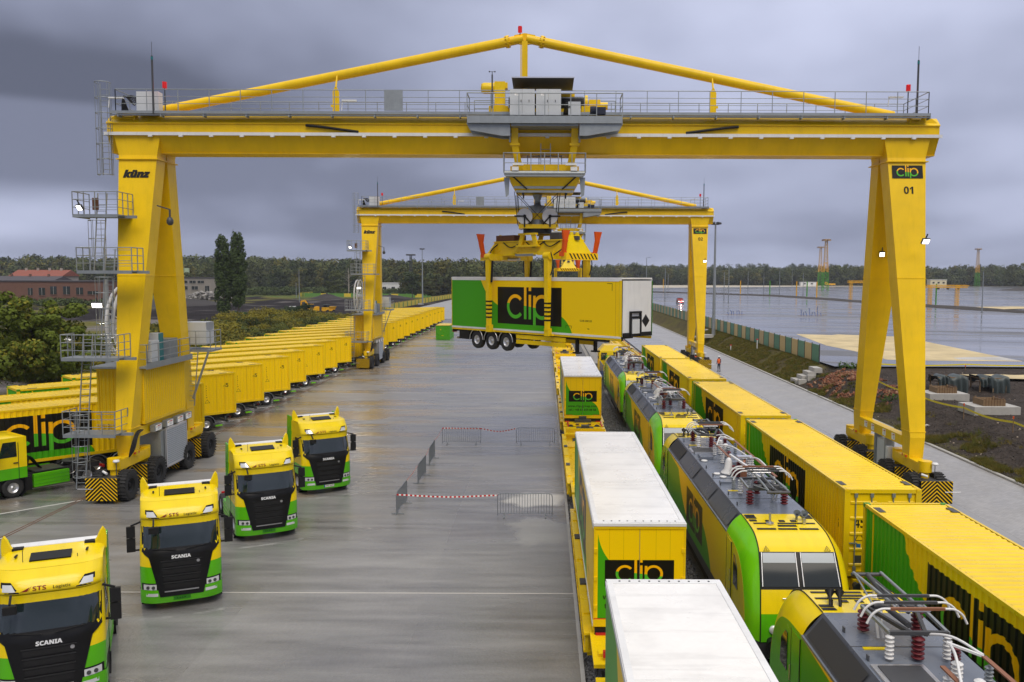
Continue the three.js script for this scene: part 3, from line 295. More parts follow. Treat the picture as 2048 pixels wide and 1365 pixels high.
  for (const [x, y0, y1, z, c0, c1] of ld) { const b = ladder(new B(), x, y0, y1, z, 0.46, 0, y1 < 16 ? -0.2 * (y1 - y0) * 0.8 : 0); if (c1) cage(b, x, c0, c1, z - (y1 < 16 ? 0.1 * (c1 - c0) : 0), 0.38); b.mesh('ladder', mat.galv, c); }
  new B().box(-21.3, 14.55, 3.1, 0.3, 0.6, 0.06).mesh('rescue_board', mat.rust, c);
  // electrics and lights at the ends of the girder
  new B().box(-19.5, 20.0, 0.75, 1.15, 1.05, 0.5).mesh('switch_cabinet', mat.cabinet, c); const hc = new B(); for (let k = 0; k < 7; k++) hc.tube([[-20.9 + k * 0.06, 19.5, 0.9], [-20.8, 20.2 + k * 0.03, 0.9], [-20.2, 20.3 - k * 0.08, 0.85], [-20.06, 19.8 + k * 0.06, 0.8]], 0.025, 10, 4); hc.mesh('cable_bundle', mat.black, c);
  for (const [x, z] of [[-18.95, 1.55], [20.45, 1.2]]) { const an = new B().rod([x, 19.3, z], [x, 22.2, z], 0.055, 7, 0.05).rod([x, 22.2, z], [x, 22.9, z], 0.012, 4).mesh('antenna', mat.darkSteel, c); new B().rod([x, 22.0, z], [x, 22.15, z], 0.06, 8).mesh('antenna_ring', mat.tealPaint, an); }
  for (const [x, y, z] of [[-18.45, 20.55, 1.3], [20.05, 20.6, 1.0], [-0.15, 23.75, 0.1]]) { const bc = new B().rod([x, y - (y < 23 ? 1.2 : 0.1), z], [x, y + 0.1, z], 0.03, 6).mesh('beacon_post', mat.darkSteel, c); new B().rod([x, y + 0.08, z], [x, y + 0.36, z], 0.115, 10).box(x, y + 0.38, z, 0.18, 0.03, 0.18).mesh('beacon', mat.redGlow, bc); const L = new THREE.PointLight(0xff2010, 0.25, 0, 2); L.position.set(x, y + 0.22, z); L.castShadow = true; L.name = 'beacon_light'; bc.add(L); }
  const flood = (x, y, z, ry, on, w = 0.42) => { const f = new B().box(0, 0, 0, w, 0.3, 0.1).box(0, 0.22, -0.06, 0.05, 0.3, 0.05).mesh('floodlight', mat.darkSteel, c); f.position.set(x, y, z); f.rotation.set(0.55, ry, 0, 'YXZ'); const e = new B().box(0, -0.005, 0.055, w - 0.06, 0.24, 0.01).mesh('lamp_face', on ? mat.lampGlow : mat.lamp, f); if (on) { const L = new THREE.SpotLight(0xfff2dc, 10, 0, 1.0, 0.8, 2); L.position.set(0, 0, 0.08); L.target.position.set(0, -0.3, 2); L.castShadow = true; L.name = 'flood_beam'; f.add(L, L.target); } return f; };
  flood(20.35, 12.85, 3.0, 0.25, true); flood(19.75, 12.3, -0.95, -0.3, true, 0.3); flood(-21.9, 14.35, 3.45, -0.4, true, 0.36); flood(-20.75, 9.55, 4.35, 0.3, true, 0.5);
  const bl = new B().bar([-18.9, 14.6, 1.6], [-18.25, 14.4, 1.6], 0.06, 0.06).rod([-18.25, 14.4, 1.6], [-18.25, 13.95, 1.6], 0.05).lathe([[0, 0.2], [0.1, 0.2], [0.17, 0.05], [0.17, -0.1], [0.1, -0.2], [0, -0.22]], M4(-18.25, 13.8, 1.6)).mesh('alarm_horn', mat.darkSteel, c);
  for (const [x, y, z] of [[-20.9, 20.1, 1.45], [-8.9, 20.0, 1.45], [19.3, 20.3, 1.3]]) new B().box(x, y, z, 0.75, 0.07, 0.16).bar([x - 0.4, y - 0.5, z], [x - 0.35, y, z], 0.04, 0.04).mesh('strip_lamp', mat.white, c);
  new B().box(-6.6, 20.0, 1.58, 0.95, 1.05, 0.05).mesh('gate_panel', mat.galv, c);
  // lettering
  put(decalGeo, 'maker_lettering', cut(kunzTex), c, M4(-20.1, 16.25, 1.3, -0.19, 0, 0, [1.65, 0.6, 1]));
  put(decalGeo, 'logo_panel', decal(clipTex), c, M4(20.05, 16.5, 1.255, -0.19, 0, 0, [1.6, 0.69, 1]));
  put(decalGeo, 'crane_number', cut(numTex('01')), c, M4(20.1, 15.55, 1.44, -0.19, 0, 0, [0.86, 0.57, 1]));
  return c;
}
// corrugated panel in its own xy plane, outward +z, centred on x, standing on y = 0; uv 0..1
function corrWall(b, len, h, pitch, depth, m, nv = 1) {
  const n = Math.round(len / pitch), p = len / n, prof = [[0, 0], [0.22, 0], [0.36, 1], [0.64, 1], [0.78, 0]], xs = []; for (let i = 0; i < n; i++) for (const [a, d] of prof) xs.push([-len / 2 + (i + a) * p, d * depth]); xs.push([len / 2, 0]);
  const P = [], uv = []; const add = (x, z, y) => { P.push(x, y, z); uv.push((x + len / 2) / len, y / h); };
  for (let i = 0; i < xs.length - 1; i++) { const [x0, z0] = xs[i], [x1, z1] = xs[i + 1]; add(x0, z0, 0); add(x1, z1, 0); add(x1, z1, h); add(x0, z0, 0); add(x1, z1, h); add(x0, z0, h); }
  const g = new THREE.BufferGeometry(); g.setAttribute('position', new THREE.Float32BufferAttribute(P, 3)); g.setAttribute('uv', new THREE.Float32BufferAttribute(uv, 2)); g.computeVertexNormals(); if (m) g.applyMatrix4(m); return b.add(g);
}
const crane1 = makeCrane('near yellow gantry crane numbered 01, spanning the yard and the trains');
const crane2 = copy(crane1, 'far yellow gantry crane numbered 02, behind the nearer crane', [-1.17, 0, -105]);
crane2.traverse(o => { if (o.name === 'crane_number') o.material = cut(numTex('02')); });

// ---------------------------------------------------------------- trolleys
function makeTrolley(label, x, z) {
  const t = thing('crane_trolley', label, 'trolley', [x, 0, z]);
  const pl = new B().box(0, 19.0, 1.9, 7.8, 0.08, 1.5).box(0, 18.86, 2.66, 7.8, 0.36, 0.06).box(0, 19.0, -1.9, 7.8, 0.08, 1.3).box(0, 18.72, 1.9, 3.4, 0.3, 1.2); for (const s of [-1, 1]) pl.ext([[0, 0], [2.2, 0], [2.0, -0.35], [0.4, -0.62], [0, -0.62]], 0.08, M4(s > 0 ? 1.75 : -1.75, 18.7, 2.5, 0, s > 0 ? 0 : Math.PI, 0)).ext([[0, 0], [2.2, 0], [2.0, -0.35], [0.4, -0.62], [0, -0.62]], 0.08, M4(s > 0 ? 1.75 : -1.75, 18.7, 1.5, 0, s > 0 ? 0 : Math.PI, 0)); const plat = pl.mesh('service_platform', mat.galv, t);
  const rl = new B(); railing(rl, [[-3.9, 19.02, 1.3], [-3.9, 19.02, 2.64], [3.9, 19.02, 2.64], [3.9, 19.02, 1.3]], 1.15, 1.3, 0.026, 2); railing(rl, [[-3.9, 19.4, -1.9], [3.9, 19.4, -1.9]], 1.3, 1.3, 0.024, 3); rl.mesh('railing', mat.galv, t);
  new B().box(0, 19.62, 0, 5.8, 0.3, 1.5).box(-2.4, 19.55, 0.9, 1.0, 0.5, 0.7).box(2.5, 19.55, 0.9, 1.2, 0.5, 0.7).box(0, 20.3, -0.5, 3.2, 0.9, 0.4).mesh('trolley_frame', mat.crane, t);
  for (const [x0, n] of [[-1.78, 1], [-0.45, 2]]) { for (let k = 0; k < 2; k++) { const d = new B().box(x0 + 0.32 + k * 0.635, 19.8, 2.0, 0.625, 1.28, 0.55).mesh('electrical_cabinet', mat.cabinet, t); new B().box(x0 + 0.58 + k * 0.1 + k * 0.3, 19.85, 2.285, 0.03, 0.12, 0.02).mesh('door_handle', mat.black, d); if (!k) put(decalGeo, 'warning_sign', decal(warnTex), d, M4(x0 + 0.36, 20.2, 2.28, 0, 0, 0, [0.22, 0.16, 1])); } }
  const cb = new B().box(1.5, 19.5, 2.05, 0.62, 0.66, 0.4).mesh('electrical_cabinet', mat.cabinet, t);
  new B().box(-0.1, 20.98, 0.9, 3.15, 0.05, 2.5, -0.04).mesh('rain_canopy', mat.darkSteel, t); new B().box(-0.1, 21.05, 2.15, 3.2, 0.06, 0.05).mesh('canopy_edge', mat.alu, t);
  const dr = new B().rod([-1.9, 20.1, 0.4], [2.1, 20.1, 0.4], 0.33, 20); for (let k = 0; k < 30; k++) dr.add(new THREE.TorusGeometry(0.335, 0.018, 4, 18), M4(0.9 + k * 0.037, 20.1, 0.4, 0, Math.PI / 2)); dr.mesh('rope_drum', mat.under, t);
  const gm = new B().rod([2.1, 20.1, 0.4], [2.25, 20.1, 0.4], 0.42, 18).box(2.6, 19.85, 0.5, 0.6, 0.7, 0.9).rod([2.9, 19.95, 0.5], [3.3, 19.95, 0.5], 0.2, 12).mesh('gearbox', mat.yellow, t); new B().box(-2.35, 20.4, 0.5, 0.55, 1.45, 0.8).box(-2.1, 20.95, 0.5, 0.3, 0.3, 0.5).mesh('gearbox', mat.yellow, t);
  new B().lathe([[0, -0.42], [0.24, -0.42], [0.29, -0.36], [0.29, 0.25], [0.24, 0.38], [0, 0.42]], M4(-2.95, 20.85, 0.5, 0, 0, Math.PI / 2), 16).mesh('hoist_motor', mat.yellow, t); new B().rod([2.3, 19.42, 2.2], [2.62, 19.42, 2.2], 0.2, 12).box(2.85, 19.36, 2.25, 0.45, 0.34, 0.4).mesh('cooling_blower', mat.navy, t);
  const cabl = new B(); for (let k = 0; k < 6; k++) cabl.tube([[0.95 + k * 0.05, 19.2, 2.1], [1.02 + k * 0.05, 19.6, 2.25], [1.1, 19.85, 2.0]], 0.025, 8, 4); cabl.mesh('cable_bundle', mat.black, t);
  const am = new B().rod([-2.7, 19.6, 1.6], [-2.7, 21.3, 1.6], 0.04).rod([-2.82, 21.45, 1.6], [-2.58, 21.45, 1.6], 0.012, 4).lathe([[0, 0.05], [0.05, 0], [0, -0.05]], M4(-2.84, 21.45, 1.6), 8).lathe([[0, 0.05], [0.05, 0], [0, -0.05]], M4(-2.56, 21.45, 1.6), 8).rod([-2.7, 21.3, 1.6], [-2.7, 21.45, 1.6], 0.02, 5).mesh('wind_gauge', mat.darkSteel, t);
  // hanging frame below the girder
  for (const s of [-1, 1]) for (const q of [-1, 1]) { const b = loft(new B(), rect(s * 1.28 - 0.19, s * 1.28 + 0.19, q * 1.5 - 0.12, q * 1.5 + 0.12, 16.4), rect(s * 1.53 - 0.17, s * 1.53 + 0.17, q * 1.75 - 0.12, q * 1.75 + 0.12, 17.75)).box(s * 1.53, 18.2, q * 1.75, 0.34, 1.0, 0.26).box(s * 1.53, 17.75, q * 1.75, 0.5, 0.12, 0.34); b.mesh('suspension_leg', mat.crane, t); new B().box(s * 1.78, 18.2, q * 1.9, 0.08, 0.7, 0.2).mesh('bracket', mat.galv, t); }
  const lf = new B(); for (const q of [-1, 1]) lf.box(0, 16.55, q * 1.45, 3.3, 0.45, 0.35); for (const s of [-1, 1]) lf.box(s * 1.6, 16.5, 0, 0.35, 0.4, 2.9); loft(lf, rect(-1.5, 1.5, 0.9, 1.5, 15.45), rect(-1.9, 1.9, 0.8, 1.7, 16.2)); loft(lf, rect(-1.5, 1.5, -1.5, -0.9, 15.45), rect(-1.9, 1.9, -1.7, -0.8, 16.2)); lf.mesh('lower_frame', mat.crane, t);
  const lp = new B().rod([-2.05, 16.28, 1.95], [2.05, 16.28, 1.95], 0.13, 12).box(0, 16.15, 1.85, 4.0, 0.08, 0.4).box(0, 15.6, 1.55, 3.2, 0.12, 0.1).box(0, 15.4, 1.4, 3.0, 0.1, 0.3); for (const s of [-1, 1]) lp.ext([[0, 0], [0.3, 0], [0.25, -0.9], [0.1, -1.0]], 0.08, M4(s * 1.95 - 0.15, 16.1, 1.6)); railing(lp, [[-2.1, 16.3, 1.2], [-2.1, 16.3, 2.0], [2.1, 16.3, 2.0], [2.1, 16.3, 1.2]], 1.0, 0.7, 0.025, 2); railing(lp, [[-0.9, 16.7, 0.4], [0.9, 16.7, 0.4]], 1.3, 0.6, 0.025, 2); ladder(lp, 0.05, 16.4, 17.9, 1.2, 0.5); lp.mesh('lower_platform', mat.galv, t);
  new B().box(0, 15.75, 0, 2.9, 0.14, 2.6).box(0, 15.62, 0.6, 2.7, 0.1, 0.2).box(0, 15.62, -0.6, 2.7, 0.1, 0.2).mesh('sheave_frame', mat.darkSteel, t); for (const a of [-1, 1]) for (const b of [-1, 1]) new B().rod([a * 1.15 - 0.04, 15.5, b * 1.1], [a * 1.15 + 0.04, 15.5, b * 1.1], 0.24, 16).mesh('sheave', mat.darkSteel, t); new B().bar([-1.7, 16.2, 1.72], [-0.9, 15.5, 1.6], 0.06, 0.06).bar([1.7, 16.2, 1.72], [0.9, 15.5, 1.6], 0.06, 0.06).mesh('tie_bar', mat.black, t);
  for (const s of [-1, 1]) { const w = new B().box(s * 1.35, 16.72, 2.05, 0.55, 0.1, 0.2).box(s * 1.5, 16.5, 2.0, 0.34, 0.2, 0.2).mesh('strip_lamp', mat.white, t); }
  return t;
}
const trolley1 = makeTrolley('trolley with grey cabinets and rope drum on the near crane girder', 0, -46);
const trolley2 = copy(trolley1, 'trolley with grey cabinets and rope drum on the far crane girder', [2.9, 0, -105]);
// ---------------------------------------------------------------- spreaders (long axis local x, y = 0 at the roof of the load)
function makeSpreader(label, pos, turn, headTurn, ropeTop) {
  const s = thing('grapple_spreader', label, 'spreader', pos, turn);
  new B().box(0, 1.6, 0.45, 5.7, 0.62, 0.3).box(0, 1.6, -0.45, 5.7, 0.62, 0.3).box(0, 1.34, 0, 5.0, 0.1, 1.1).box(0, 1.95, 0.45, 5.7, 0.06, 0.42).box(0, 1.95, -0.45, 5.7, 0.06, 0.42).box(-2.3, 1.6, 0, 0.4, 0.6, 0.7).box(2.3, 1.6, 0, 0.4, 0.6, 0.7).mesh('main_beam', mat.yellow, s);
  for (const q of [-1, 1]) { const b = new B(); for (const k of [-1, 1]) loft(b, rect(k * 0.62 - 0.13, k * 0.62 + 0.13, q * 0.72 - 0.06, q * 0.72 + 0.06, 1.7), rect(k * 0.4 - 0.13, k * 0.4 + 0.13, q * 0.72 - 0.06, q * 0.72 + 0.06, 2.3)); b.box(0, 2.32, q * 0.72, 1.3, 0.1, 0.24).box(0, 1.68, q * 0.72, 1.7, 0.1, 0.24).mesh('support_bracket', mat.yellow, s); }
  new B().box(-2.0, 2.14, 0.1, 1.5, 0.34, 0.9).mesh('counterweight', mat.rust, s);
  for (const e of [-1, 1]) { const eb = new B().box(e * 3.15, 1.08, 0, 0.32, 0.36, 2.5).box(e * 2.7, 1.1, 0, 0.9, 0.3, 0.5).mesh('end_beam', mat.yellow, s); put(decalGeo, 'warning_stripes', stripes, eb, M4(e * 3.315, 1.08, 0, 0, e * Math.PI / 2, 0, [2.4, 0.34, 1]));
    loft(new B(), rect(e * 3.05 - 0.06, e * 3.05 + 0.06, -0.95, 0.95, 1.26), rect(e * 2.75 - 0.06, e * 2.75 + 0.06, -0.35, 0.35, 2.2)).ext([[-0.1, 0], [0.1, 0], [0.06, 0.16], [-0.06, 0.16]], 0.1, M4(e * 2.75 - 0.05, 2.2, 0.22, 0, Math.PI / 2)).ext([[-0.1, 0], [0.1, 0], [0.06, 0.16], [-0.06, 0.16]], 0.1, M4(e * 2.75 - 0.05, 2.2, -0.22, 0, Math.PI / 2)).mesh('gusset_plate', mat.truckYellow, s);
    for (const q of [-1, 1]) { const fl = loft(new B(), rect(e * 3.1 - 0.07, e * 3.1 + 0.07, q * 1.2 - 0.1, q * 1.2 + 0.1, 1.15), rect(e * 3.25 - 0.07, e * 3.25 + 0.07, q * 1.24 - 0.14, q * 1.24 + 0.14, 1.9)); loft(fl, rect(e * 3.25 - 0.05, e * 3.25 + 0.05, q * 1.24 - 0.14, q * 1.24 + 0.14, 1.9), rect(e * 3.3 - 0.05, e * 3.3 + 0.05, q * 1.24 - 0.27, q * 1.24 + 0.27, 2.4)); fl.box(e * 3.05, 1.2, q * 1.18, 0.3, 0.24, 0.26).mesh('guide_flap', mat.orange, s); } }
  for (const e of [-1, 1]) { new B().box(e * 2.28, 1.1, 0, 0.34, 0.34, 3.0).mesh('arm_beam', mat.yellow, s);
    for (const q of [-1, 1]) { const x = e * 2.28, z = q * 1.5, a = new B().rod([x - 0.22, 1.1, z], [x + 0.22, 1.1, z], 0.2, 12); loft(a, rect(x - 0.1, x + 0.1, z + q * 0.02 - 0.11, z + q * 0.02 + 0.11, -2.75), rect(x - 0.15, x + 0.15, z - 0.15, z + 0.15, 1.1)); a.box(x, -2.85, z - q * 0.02, 0.34, 0.4, 0.24).box(x, -3.0, z - q * 0.16, 0.34, 0.1, 0.32); const arm = a.mesh('grapple_arm', mat.yellow, s); for (let k = 0; k < 5; k++) new B().box(x, -1.35 - k * 0.22, z + q * 0.015, 0.225 - k * 0.006 + 0.03, 0.09, 0.25).mesh('black_band', mat.black, arm); new B().rod([x - e * 0.28, 0.9, z], [x - e * 0.2, -0.3, z], 0.06, 8).tube([[x + e * 0.2, 1.3, z], [x + e * 0.38, 0.7, z], [x + e * 0.2, 0.1, z]], 0.03, 10, 5).mesh('hydraulic_ram', mat.black, arm); } }
  new B().box(1.5, 2.16, -0.1, 0.7, 0.4, 0.6).mesh('hydraulic_unit', mat.darkSteel, s); new B().box(-0.3, 1.2, 0.62, 1.4, 0.12, 0.2).mesh('valve_block', mat.galv, s); new B().box(-1.7, 1.28, 0.66, 1.6, 0.2, 0.1).box(1.3, 1.28, 0.66, 1.2, 0.2, 0.1).box(-0.2, 1.26, 0.66, 1.9, 0.1, 0.1).mesh('lower_chord', mat.yellow, s);
  for (const [a, b] of [[-2.2, -0.6], [-0.4, 1.2], [0.9, 2.3]]) new B().tube([[a, 1.98, 0.6], [(a + b) / 2, 1.62, 0.68], [b, 1.9, 0.62]], 0.03, 12, 5).mesh('hydraulic_hose', mat.black, s); for (const e of [-1, 1]) { new B().tube([[e * 2.5, 1.9, 0.5], [e * 2.75, 1.5, 0.9], [e * 2.4, 1.1, 1.3]], 0.035, 12, 5).mesh('hydraulic_hose', mat.black, s); new B().rod([e * 1.2, 1.0, 0.2], [e * 2.6, 1.0, 0.2], 0.08, 8).mesh('telescope_ram', mat.steel, s); new B().box(e * 2.9, 2.05, 0, 0.2, 0.2, 0.3).mesh('lamp_bracket', mat.darkSteel, s); }
  // head block with slewing ring and cable drums, aligned with the crane
  const h = new THREE.Group(); h.name = 'head_block'; h.rotation.y = headTurn; s.add(h);
  new B().rod([0, 2.36, 0], [0, 2.62, 0], 0.78, 26).mesh('slewing_ring', mat.black, h); new B().box(0, 2.72, 0, 2.0, 0.22, 1.6).box(-0.7, 2.95, 0, 0.3, 0.3, 1.2).box(0.7, 2.95, 0, 0.3, 0.3, 1.2).mesh('head_frame', mat.yellow, h);
  new B().lathe([[0.62, 2.62], [0.55, 2.7], [0.52, 3.3], [0.5, 3.85], [0.2, 3.9], [0.16, 4.15], [0.27, 4.45], [0.24, 4.45], [0.12, 4.1]], null, 24).mesh('turret', mat.galv, h); new B().lathe([[0.54, 3.1], [0.545, 3.1], [0.545, 3.45], [0.54, 3.45]], null, 24).mesh('turret_band', mat.yellow, h);
  for (const k of [-1, 1]) { const d = new B().rod([k * 0.68, 3.25, 0.62], [k * 0.68, 3.25, 0.86], 0.42, 26).mesh('cable_drum', mat.white, h); const sp = new B(); for (const a of [0.52 + (k > 0 ? 0 : 0), 2.62, 4.712]) { const ang = k > 0 ? a : Math.PI - a; } for (const [ax, ay] of [[k * 0.55, 0], [-k * 0.36, -0.4], [0, -0.58]]) sp.bar([k * 0.68, 3.25, 0.9], [k * 0.68 + ax, 3.25 + ay, 0.9], 0.08, 0.03, [0, 0, 1]); sp.rod([k * 0.68, 3.25, 0.86], [k * 0.68, 3.25, 0.94], 0.09, 10).mesh('drum_bracket', mat.black, d); }
  const rp = new B(); for (const a of [-1, 1]) for (const b of [-1, 1]) { rp.rod([a * 0.95, 2.8, b * 0.7], [a * 1.1, ropeTop, b * 1.1], 0.016, 5).rod([a * 1.06, 2.8, b * 0.7], [a * 1.22, ropeTop, b * 1.1], 0.016, 5).rod([a * 0.5, 2.8, b * 0.75], [-a * 1.15, ropeTop, b * 1.15], 0.016, 5); } rp.mesh('hoist_ropes', mat.black, h);
  return s;
}
makeSpreader('yellow grapple spreader with orange flaps gripping the lifted trailer', [-0.38, 10.97, -46.7], -0.78, 0.78, 15.5 - 10.97);
makeSpreader('empty grapple spreader hanging from the far crane', [2.9, 10.7, -105], Math.PI / 2, -Math.PI / 2, 15.5 - 10.7);
// ---------------------------------------------------------------- containers
const gText = (x, s, X, Y, px, o = {}) => { x.save(); x.fillStyle = o.c || '#1c1a12'; x.font = (o.w || 'bold ') + px + 'px sans-serif'; x.textAlign = o.a || 'left'; x.translate(X, Y); x.scale(o.sx || 1, 1); x.fillText(s, 0, 0); x.restore(); };
// livery of a long side, seen from outside, left to right; W x H pixels
function livery(x, w, h, o) {
  x.fillStyle = cYb; x.fillRect(0, 0, w, h);
  x.fillStyle = cGb; x.beginPath(); x.moveTo(0, 0); x.lineTo(0.2 * w, 0); x.bezierCurveTo(0.22 * w, 0.2 * h, 0.25 * w, 0.4 * h, 0.33 * w, 0.55 * h); x.lineTo(0.6 * w, 0.55 * h); x.bezierCurveTo(0.70 * w, 0.62 * h, 0.735 * w, 0.82 * h, 0.75 * w, h); x.lineTo(0, h); x.fill();
  const ph = o.ph * h, py = o.py * h, pw = 2.4 * ph; drawClip(x, o.px * w, py, ph, pw);
  x.fillStyle = cYb; const u = o.px * w; x.fillRect(u + 1.03 * ph, 0, 0.095 * ph, py + 1); x.fillStyle = cGb; x.fillRect(u + 1.375 * ph, py + ph - 1, 0.095 * ph, h * 0.04);
}
const sideTexA = canvasTex(2048, 432, (x, w, h) => { livery(x, w, h, { ph: 0.73, py: 0.12, px: 0.37 });
  gText(x, '45', 0.958 * w, 0.34 * h, 62, { a: 'center', sx: 0.8, w: '' }); x.save(); x.translate(0.80 * w, 0.12 * h); for (let k = 0; k < 11; k++) gText(x, 'CLSU4510273'[k], 0, 16 + k * 27, 17, {}); x.restore(); x.save(); x.translate(0.85 * w, 0.25 * h); for (let k = 0; k < 6; k++) gText(x, '45G1PW'[k], 0, 16 + k * 26, 17, {}); x.restore(); x.strokeStyle = '#1c1a12'; x.lineWidth = 3; x.beginPath(); x.moveTo(0.843 * w, 0.72 * h); x.lineTo(0.868 * w, 0.72 * h); x.lineTo(0.8555 * w, 0.63 * h); x.closePath(); x.stroke(); x.fillStyle = '#7a5c00'; x.fillRect(0.905 * w, 0, 2, h); });
const sideTexB = canvasTex(2048, 432, (x, w, h) => { livery(x, w, h, { ph: 0.76, py: 0.11, px: 0.31 }); gText(x, '5', 0.965 * w, 0.5 * h, 66, { a: 'center', sx: 0.7, w: '' }); x.save(); x.translate(0.90 * w, 0.3 * h); x.rotate(Math.PI / 2); gText(x, 'CLSU 451048 0', 0, 0, 15); x.restore(); });
const endTex = n => canvasTex(384, 432, (x, w, h) => { x.fillStyle = n === 'g' ? cGb : cYb; x.fillRect(0, 0, w, h); if (n === 'y') { gText(x, '45', 66, 190, 84, { a: 'center', sx: 0.66, w: '' }); x.strokeStyle = '#1c1a12'; x.lineWidth = 4; x.beginPath(); x.moveTo(40, 262); x.lineTo(92, 262); x.lineTo(66, 214); x.closePath(); x.stroke(); x.fillStyle = '#2c6bb0'; x.fillRect(48, 280, 26, 22); x.fillStyle = '#4a4a40'; x.fillRect(40, 345, 40, 60); for (let k = 0; k < 7; k++) { gText(x, 'CLSU451'[k], 225 + k * 18, 60, 22); gText(x, '22G1 45', 225, 96, 22); } } });
const doorMat = decal(endTex('y')), endGreen = decal(endTex('g'));
const CL = 13.716, CW = 2.5, CH = 2.896;
const contG = {
  side: corrWall(new B(), CL - 0.3, CH - 0.22, 0.279, 0.036).geo(true), end: corrWall(new B(), CW - 0.24, CH - 0.22, 0.26, 0.036).geo(true),
  roof: (() => { const b = corrWall(new B(), CL - 0.3, CW - 0.2, 0.279, 0.022, M4(0, 0, 0, -Math.PI / 2)); return b.geo(); })(),
  frame: (() => { const b = new B(); for (const s of [-1, 1]) { b.box(0, 0.08, s * (CW / 2 - 0.05), CL - 0.3, 0.16, 0.1).box(0, CH - 0.05, s * (CW / 2 - 0.04), CL - 0.3, 0.1, 0.08); for (const e of [-1, 1]) { b.box(e * (CL / 2 - 0.08), CH / 2, s * (CW / 2 - 0.09), 0.16, CH - 0.24, 0.18); b.box(e * (CL / 2 - 0.82), CH / 2, s * (CW / 2 - 0.015), 0.05, CH - 0.3, 0.05); } } for (const e of [-1, 1]) b.box(e * (CL / 2 - 0.06), 0.09, 0, 0.1, 0.17, CW - 0.36).box(e * (CL / 2 - 0.06), CH - 0.07, 0, 0.1, 0.13, CW - 0.36); b.box(0, 0.11, 0, CL - 0.3, 0.04, CW - 0.2); return b.geo(); })(),
  cast: (() => { const b = new B(); b.box(0, 0, 0, 0.18, 0.12, 0.17).box(0.095, 0, 0, 0.012, 0.06, 0.09).box(0, 0.064, 0, 0.1, 0.012, 0.06); return b.geo(); })(),
  door: new B().box(0, CH / 2 - 0.03, 0, 0.05, CH - 0.32, CW / 2 - 0.16), bar: new B().rod([0.05, 0.2, 0], [0.05, CH - 0.14, 0], 0.022, 6).box(0.06, CH - 0.2, 0, 0.06, 0.14, 0.1).box(0.06, 0.24, 0, 0.06, 0.14, 0.1).box(0.07, 1.1, 0.06, 0.03, 0.04, 0.26).geo(), plate: new B().box(0, 0, 0, 0.5, 0.012, 0.2).geo(),
};
const doorG = s => { const b = new B().patch((u, v) => [0.026, mix(0.16, CH - 0.16, v), (0.5 - u) * (CW - 0.34) * 0.5 - s * (CW - 0.34) * 0.25 * 1.0], 1, 1); const uv = b.g[0].attributes.uv; for (let i = 0; i < uv.count; i++) uv.setX(i, (s > 0 ? 0.5 : 0) + uv.getX(i) * 0.5); return b.geo(true); };
const doorGs = [doorG(-1), doorG(1)];
const doorRibs = (() => { const b = new B(); for (let k = 0; k < 5; k++) b.ext([[0, 0], [0.03, 0.03], [0.03, 0.09], [0, 0.12]], CW / 2 - 0.4, M4(0.026, 0.3 + k * 0.52, -(CW / 2 - 0.4) / 2)); return b.geo(); })();
function makeContainer(label, sideTex, greenDoor, name = 'shipping_container') {
  const c = thing(name, label, 'container');
  const sm = decal(sideTex, { roughness: 0.42 });
  for (const s of [1, -1]) put(contG.side, 'side_wall', sm, c, M4(0, 0.13, s * (CW / 2 - 0.055), 0, s > 0 ? 0 : Math.PI));
  put(contG.end, 'end_wall', endGreen, c, M4(-CL / 2 + 0.06, 0.13, 0, 0, -Math.PI / 2)); put(contG.roof, 'roof', mat.yellow, c, M4(0, CH - 0.03, CW / 2 - 0.1)); put(contG.frame, 'frame', mat.yellow, c);
  for (const e of [-1, 1]) for (const s of [-1, 1]) { for (const y of [0.06, CH - 0.06]) put(contG.cast, 'corner_casting', e < 0 ? mat.green : mat.yellow, c, M4(e * (CL / 2 - 0.09), y, s * (CW / 2 - 0.085), 0, e < 0 ? Math.PI : 0)); put(contG.plate, 'lifting_plate', mat.darkSteel, c, M4(e * (CL / 2 - 0.85), CH + 0.005, s * (CW / 2 - 0.16))); }
  for (const s of [-1, 1]) { const d = put(doorGs[s > 0 ? 1 : 0], 'door', greenDoor ? endGreen : doorMat, c, M4(CL / 2 - 0.09, 0, 0)); put(doorRibs, 'door_rib', greenDoor ? mat.green : mat.yellow, d, M4(0, 0, -s * CW * 0.245)); for (const k of [-1, 1]) put(contG.bar, 'locking_bar', mat.galv, d, M4(0, 0, -s * (CW * 0.245 + k * 0.26))); }
  return c;
}
// ---------------------------------------------------------------- wheels shared by trailers and tractors
const rtTyre = tyreG(0.5, 0.36).geo(), rtRim = rimG(0.5, 0.36).geo(), fenderG = new B().add(new THREE.CylinderGeometry(0.6, 0.6, 0.4, 14, 1, true, -Math.PI / 2, Math.PI), M4(0, 0, 0, 0, 0, Math.PI / 2).multiply(M4(0, 0, 0, 0, Math.PI / 2))).geo(), fenderTrim = new B().add(new THREE.TorusGeometry(0.6, 0.025, 5, 16, Math.PI), M4(0.2, 0, 0, 0, Math.PI / 2)).add(new THREE.TorusGeometry(0.6, 0.025, 5, 16, Math.PI), M4(-0.2, 0, 0, 0, Math.PI / 2)).geo();
const turnZ = Math.PI / 2;                                      // wheels of x-long vehicles turn about z
function axle(p, x, y, w, twin) { for (const s of [-1, 1]) { wheel(p, x, y, s * w, rtTyre, rtRim, mat.alu, s > 0 ? -turnZ : turnZ); } new B().rod([x, y, -w], [x, y, w], 0.07, 8).mesh('axle', mat.under, p); }
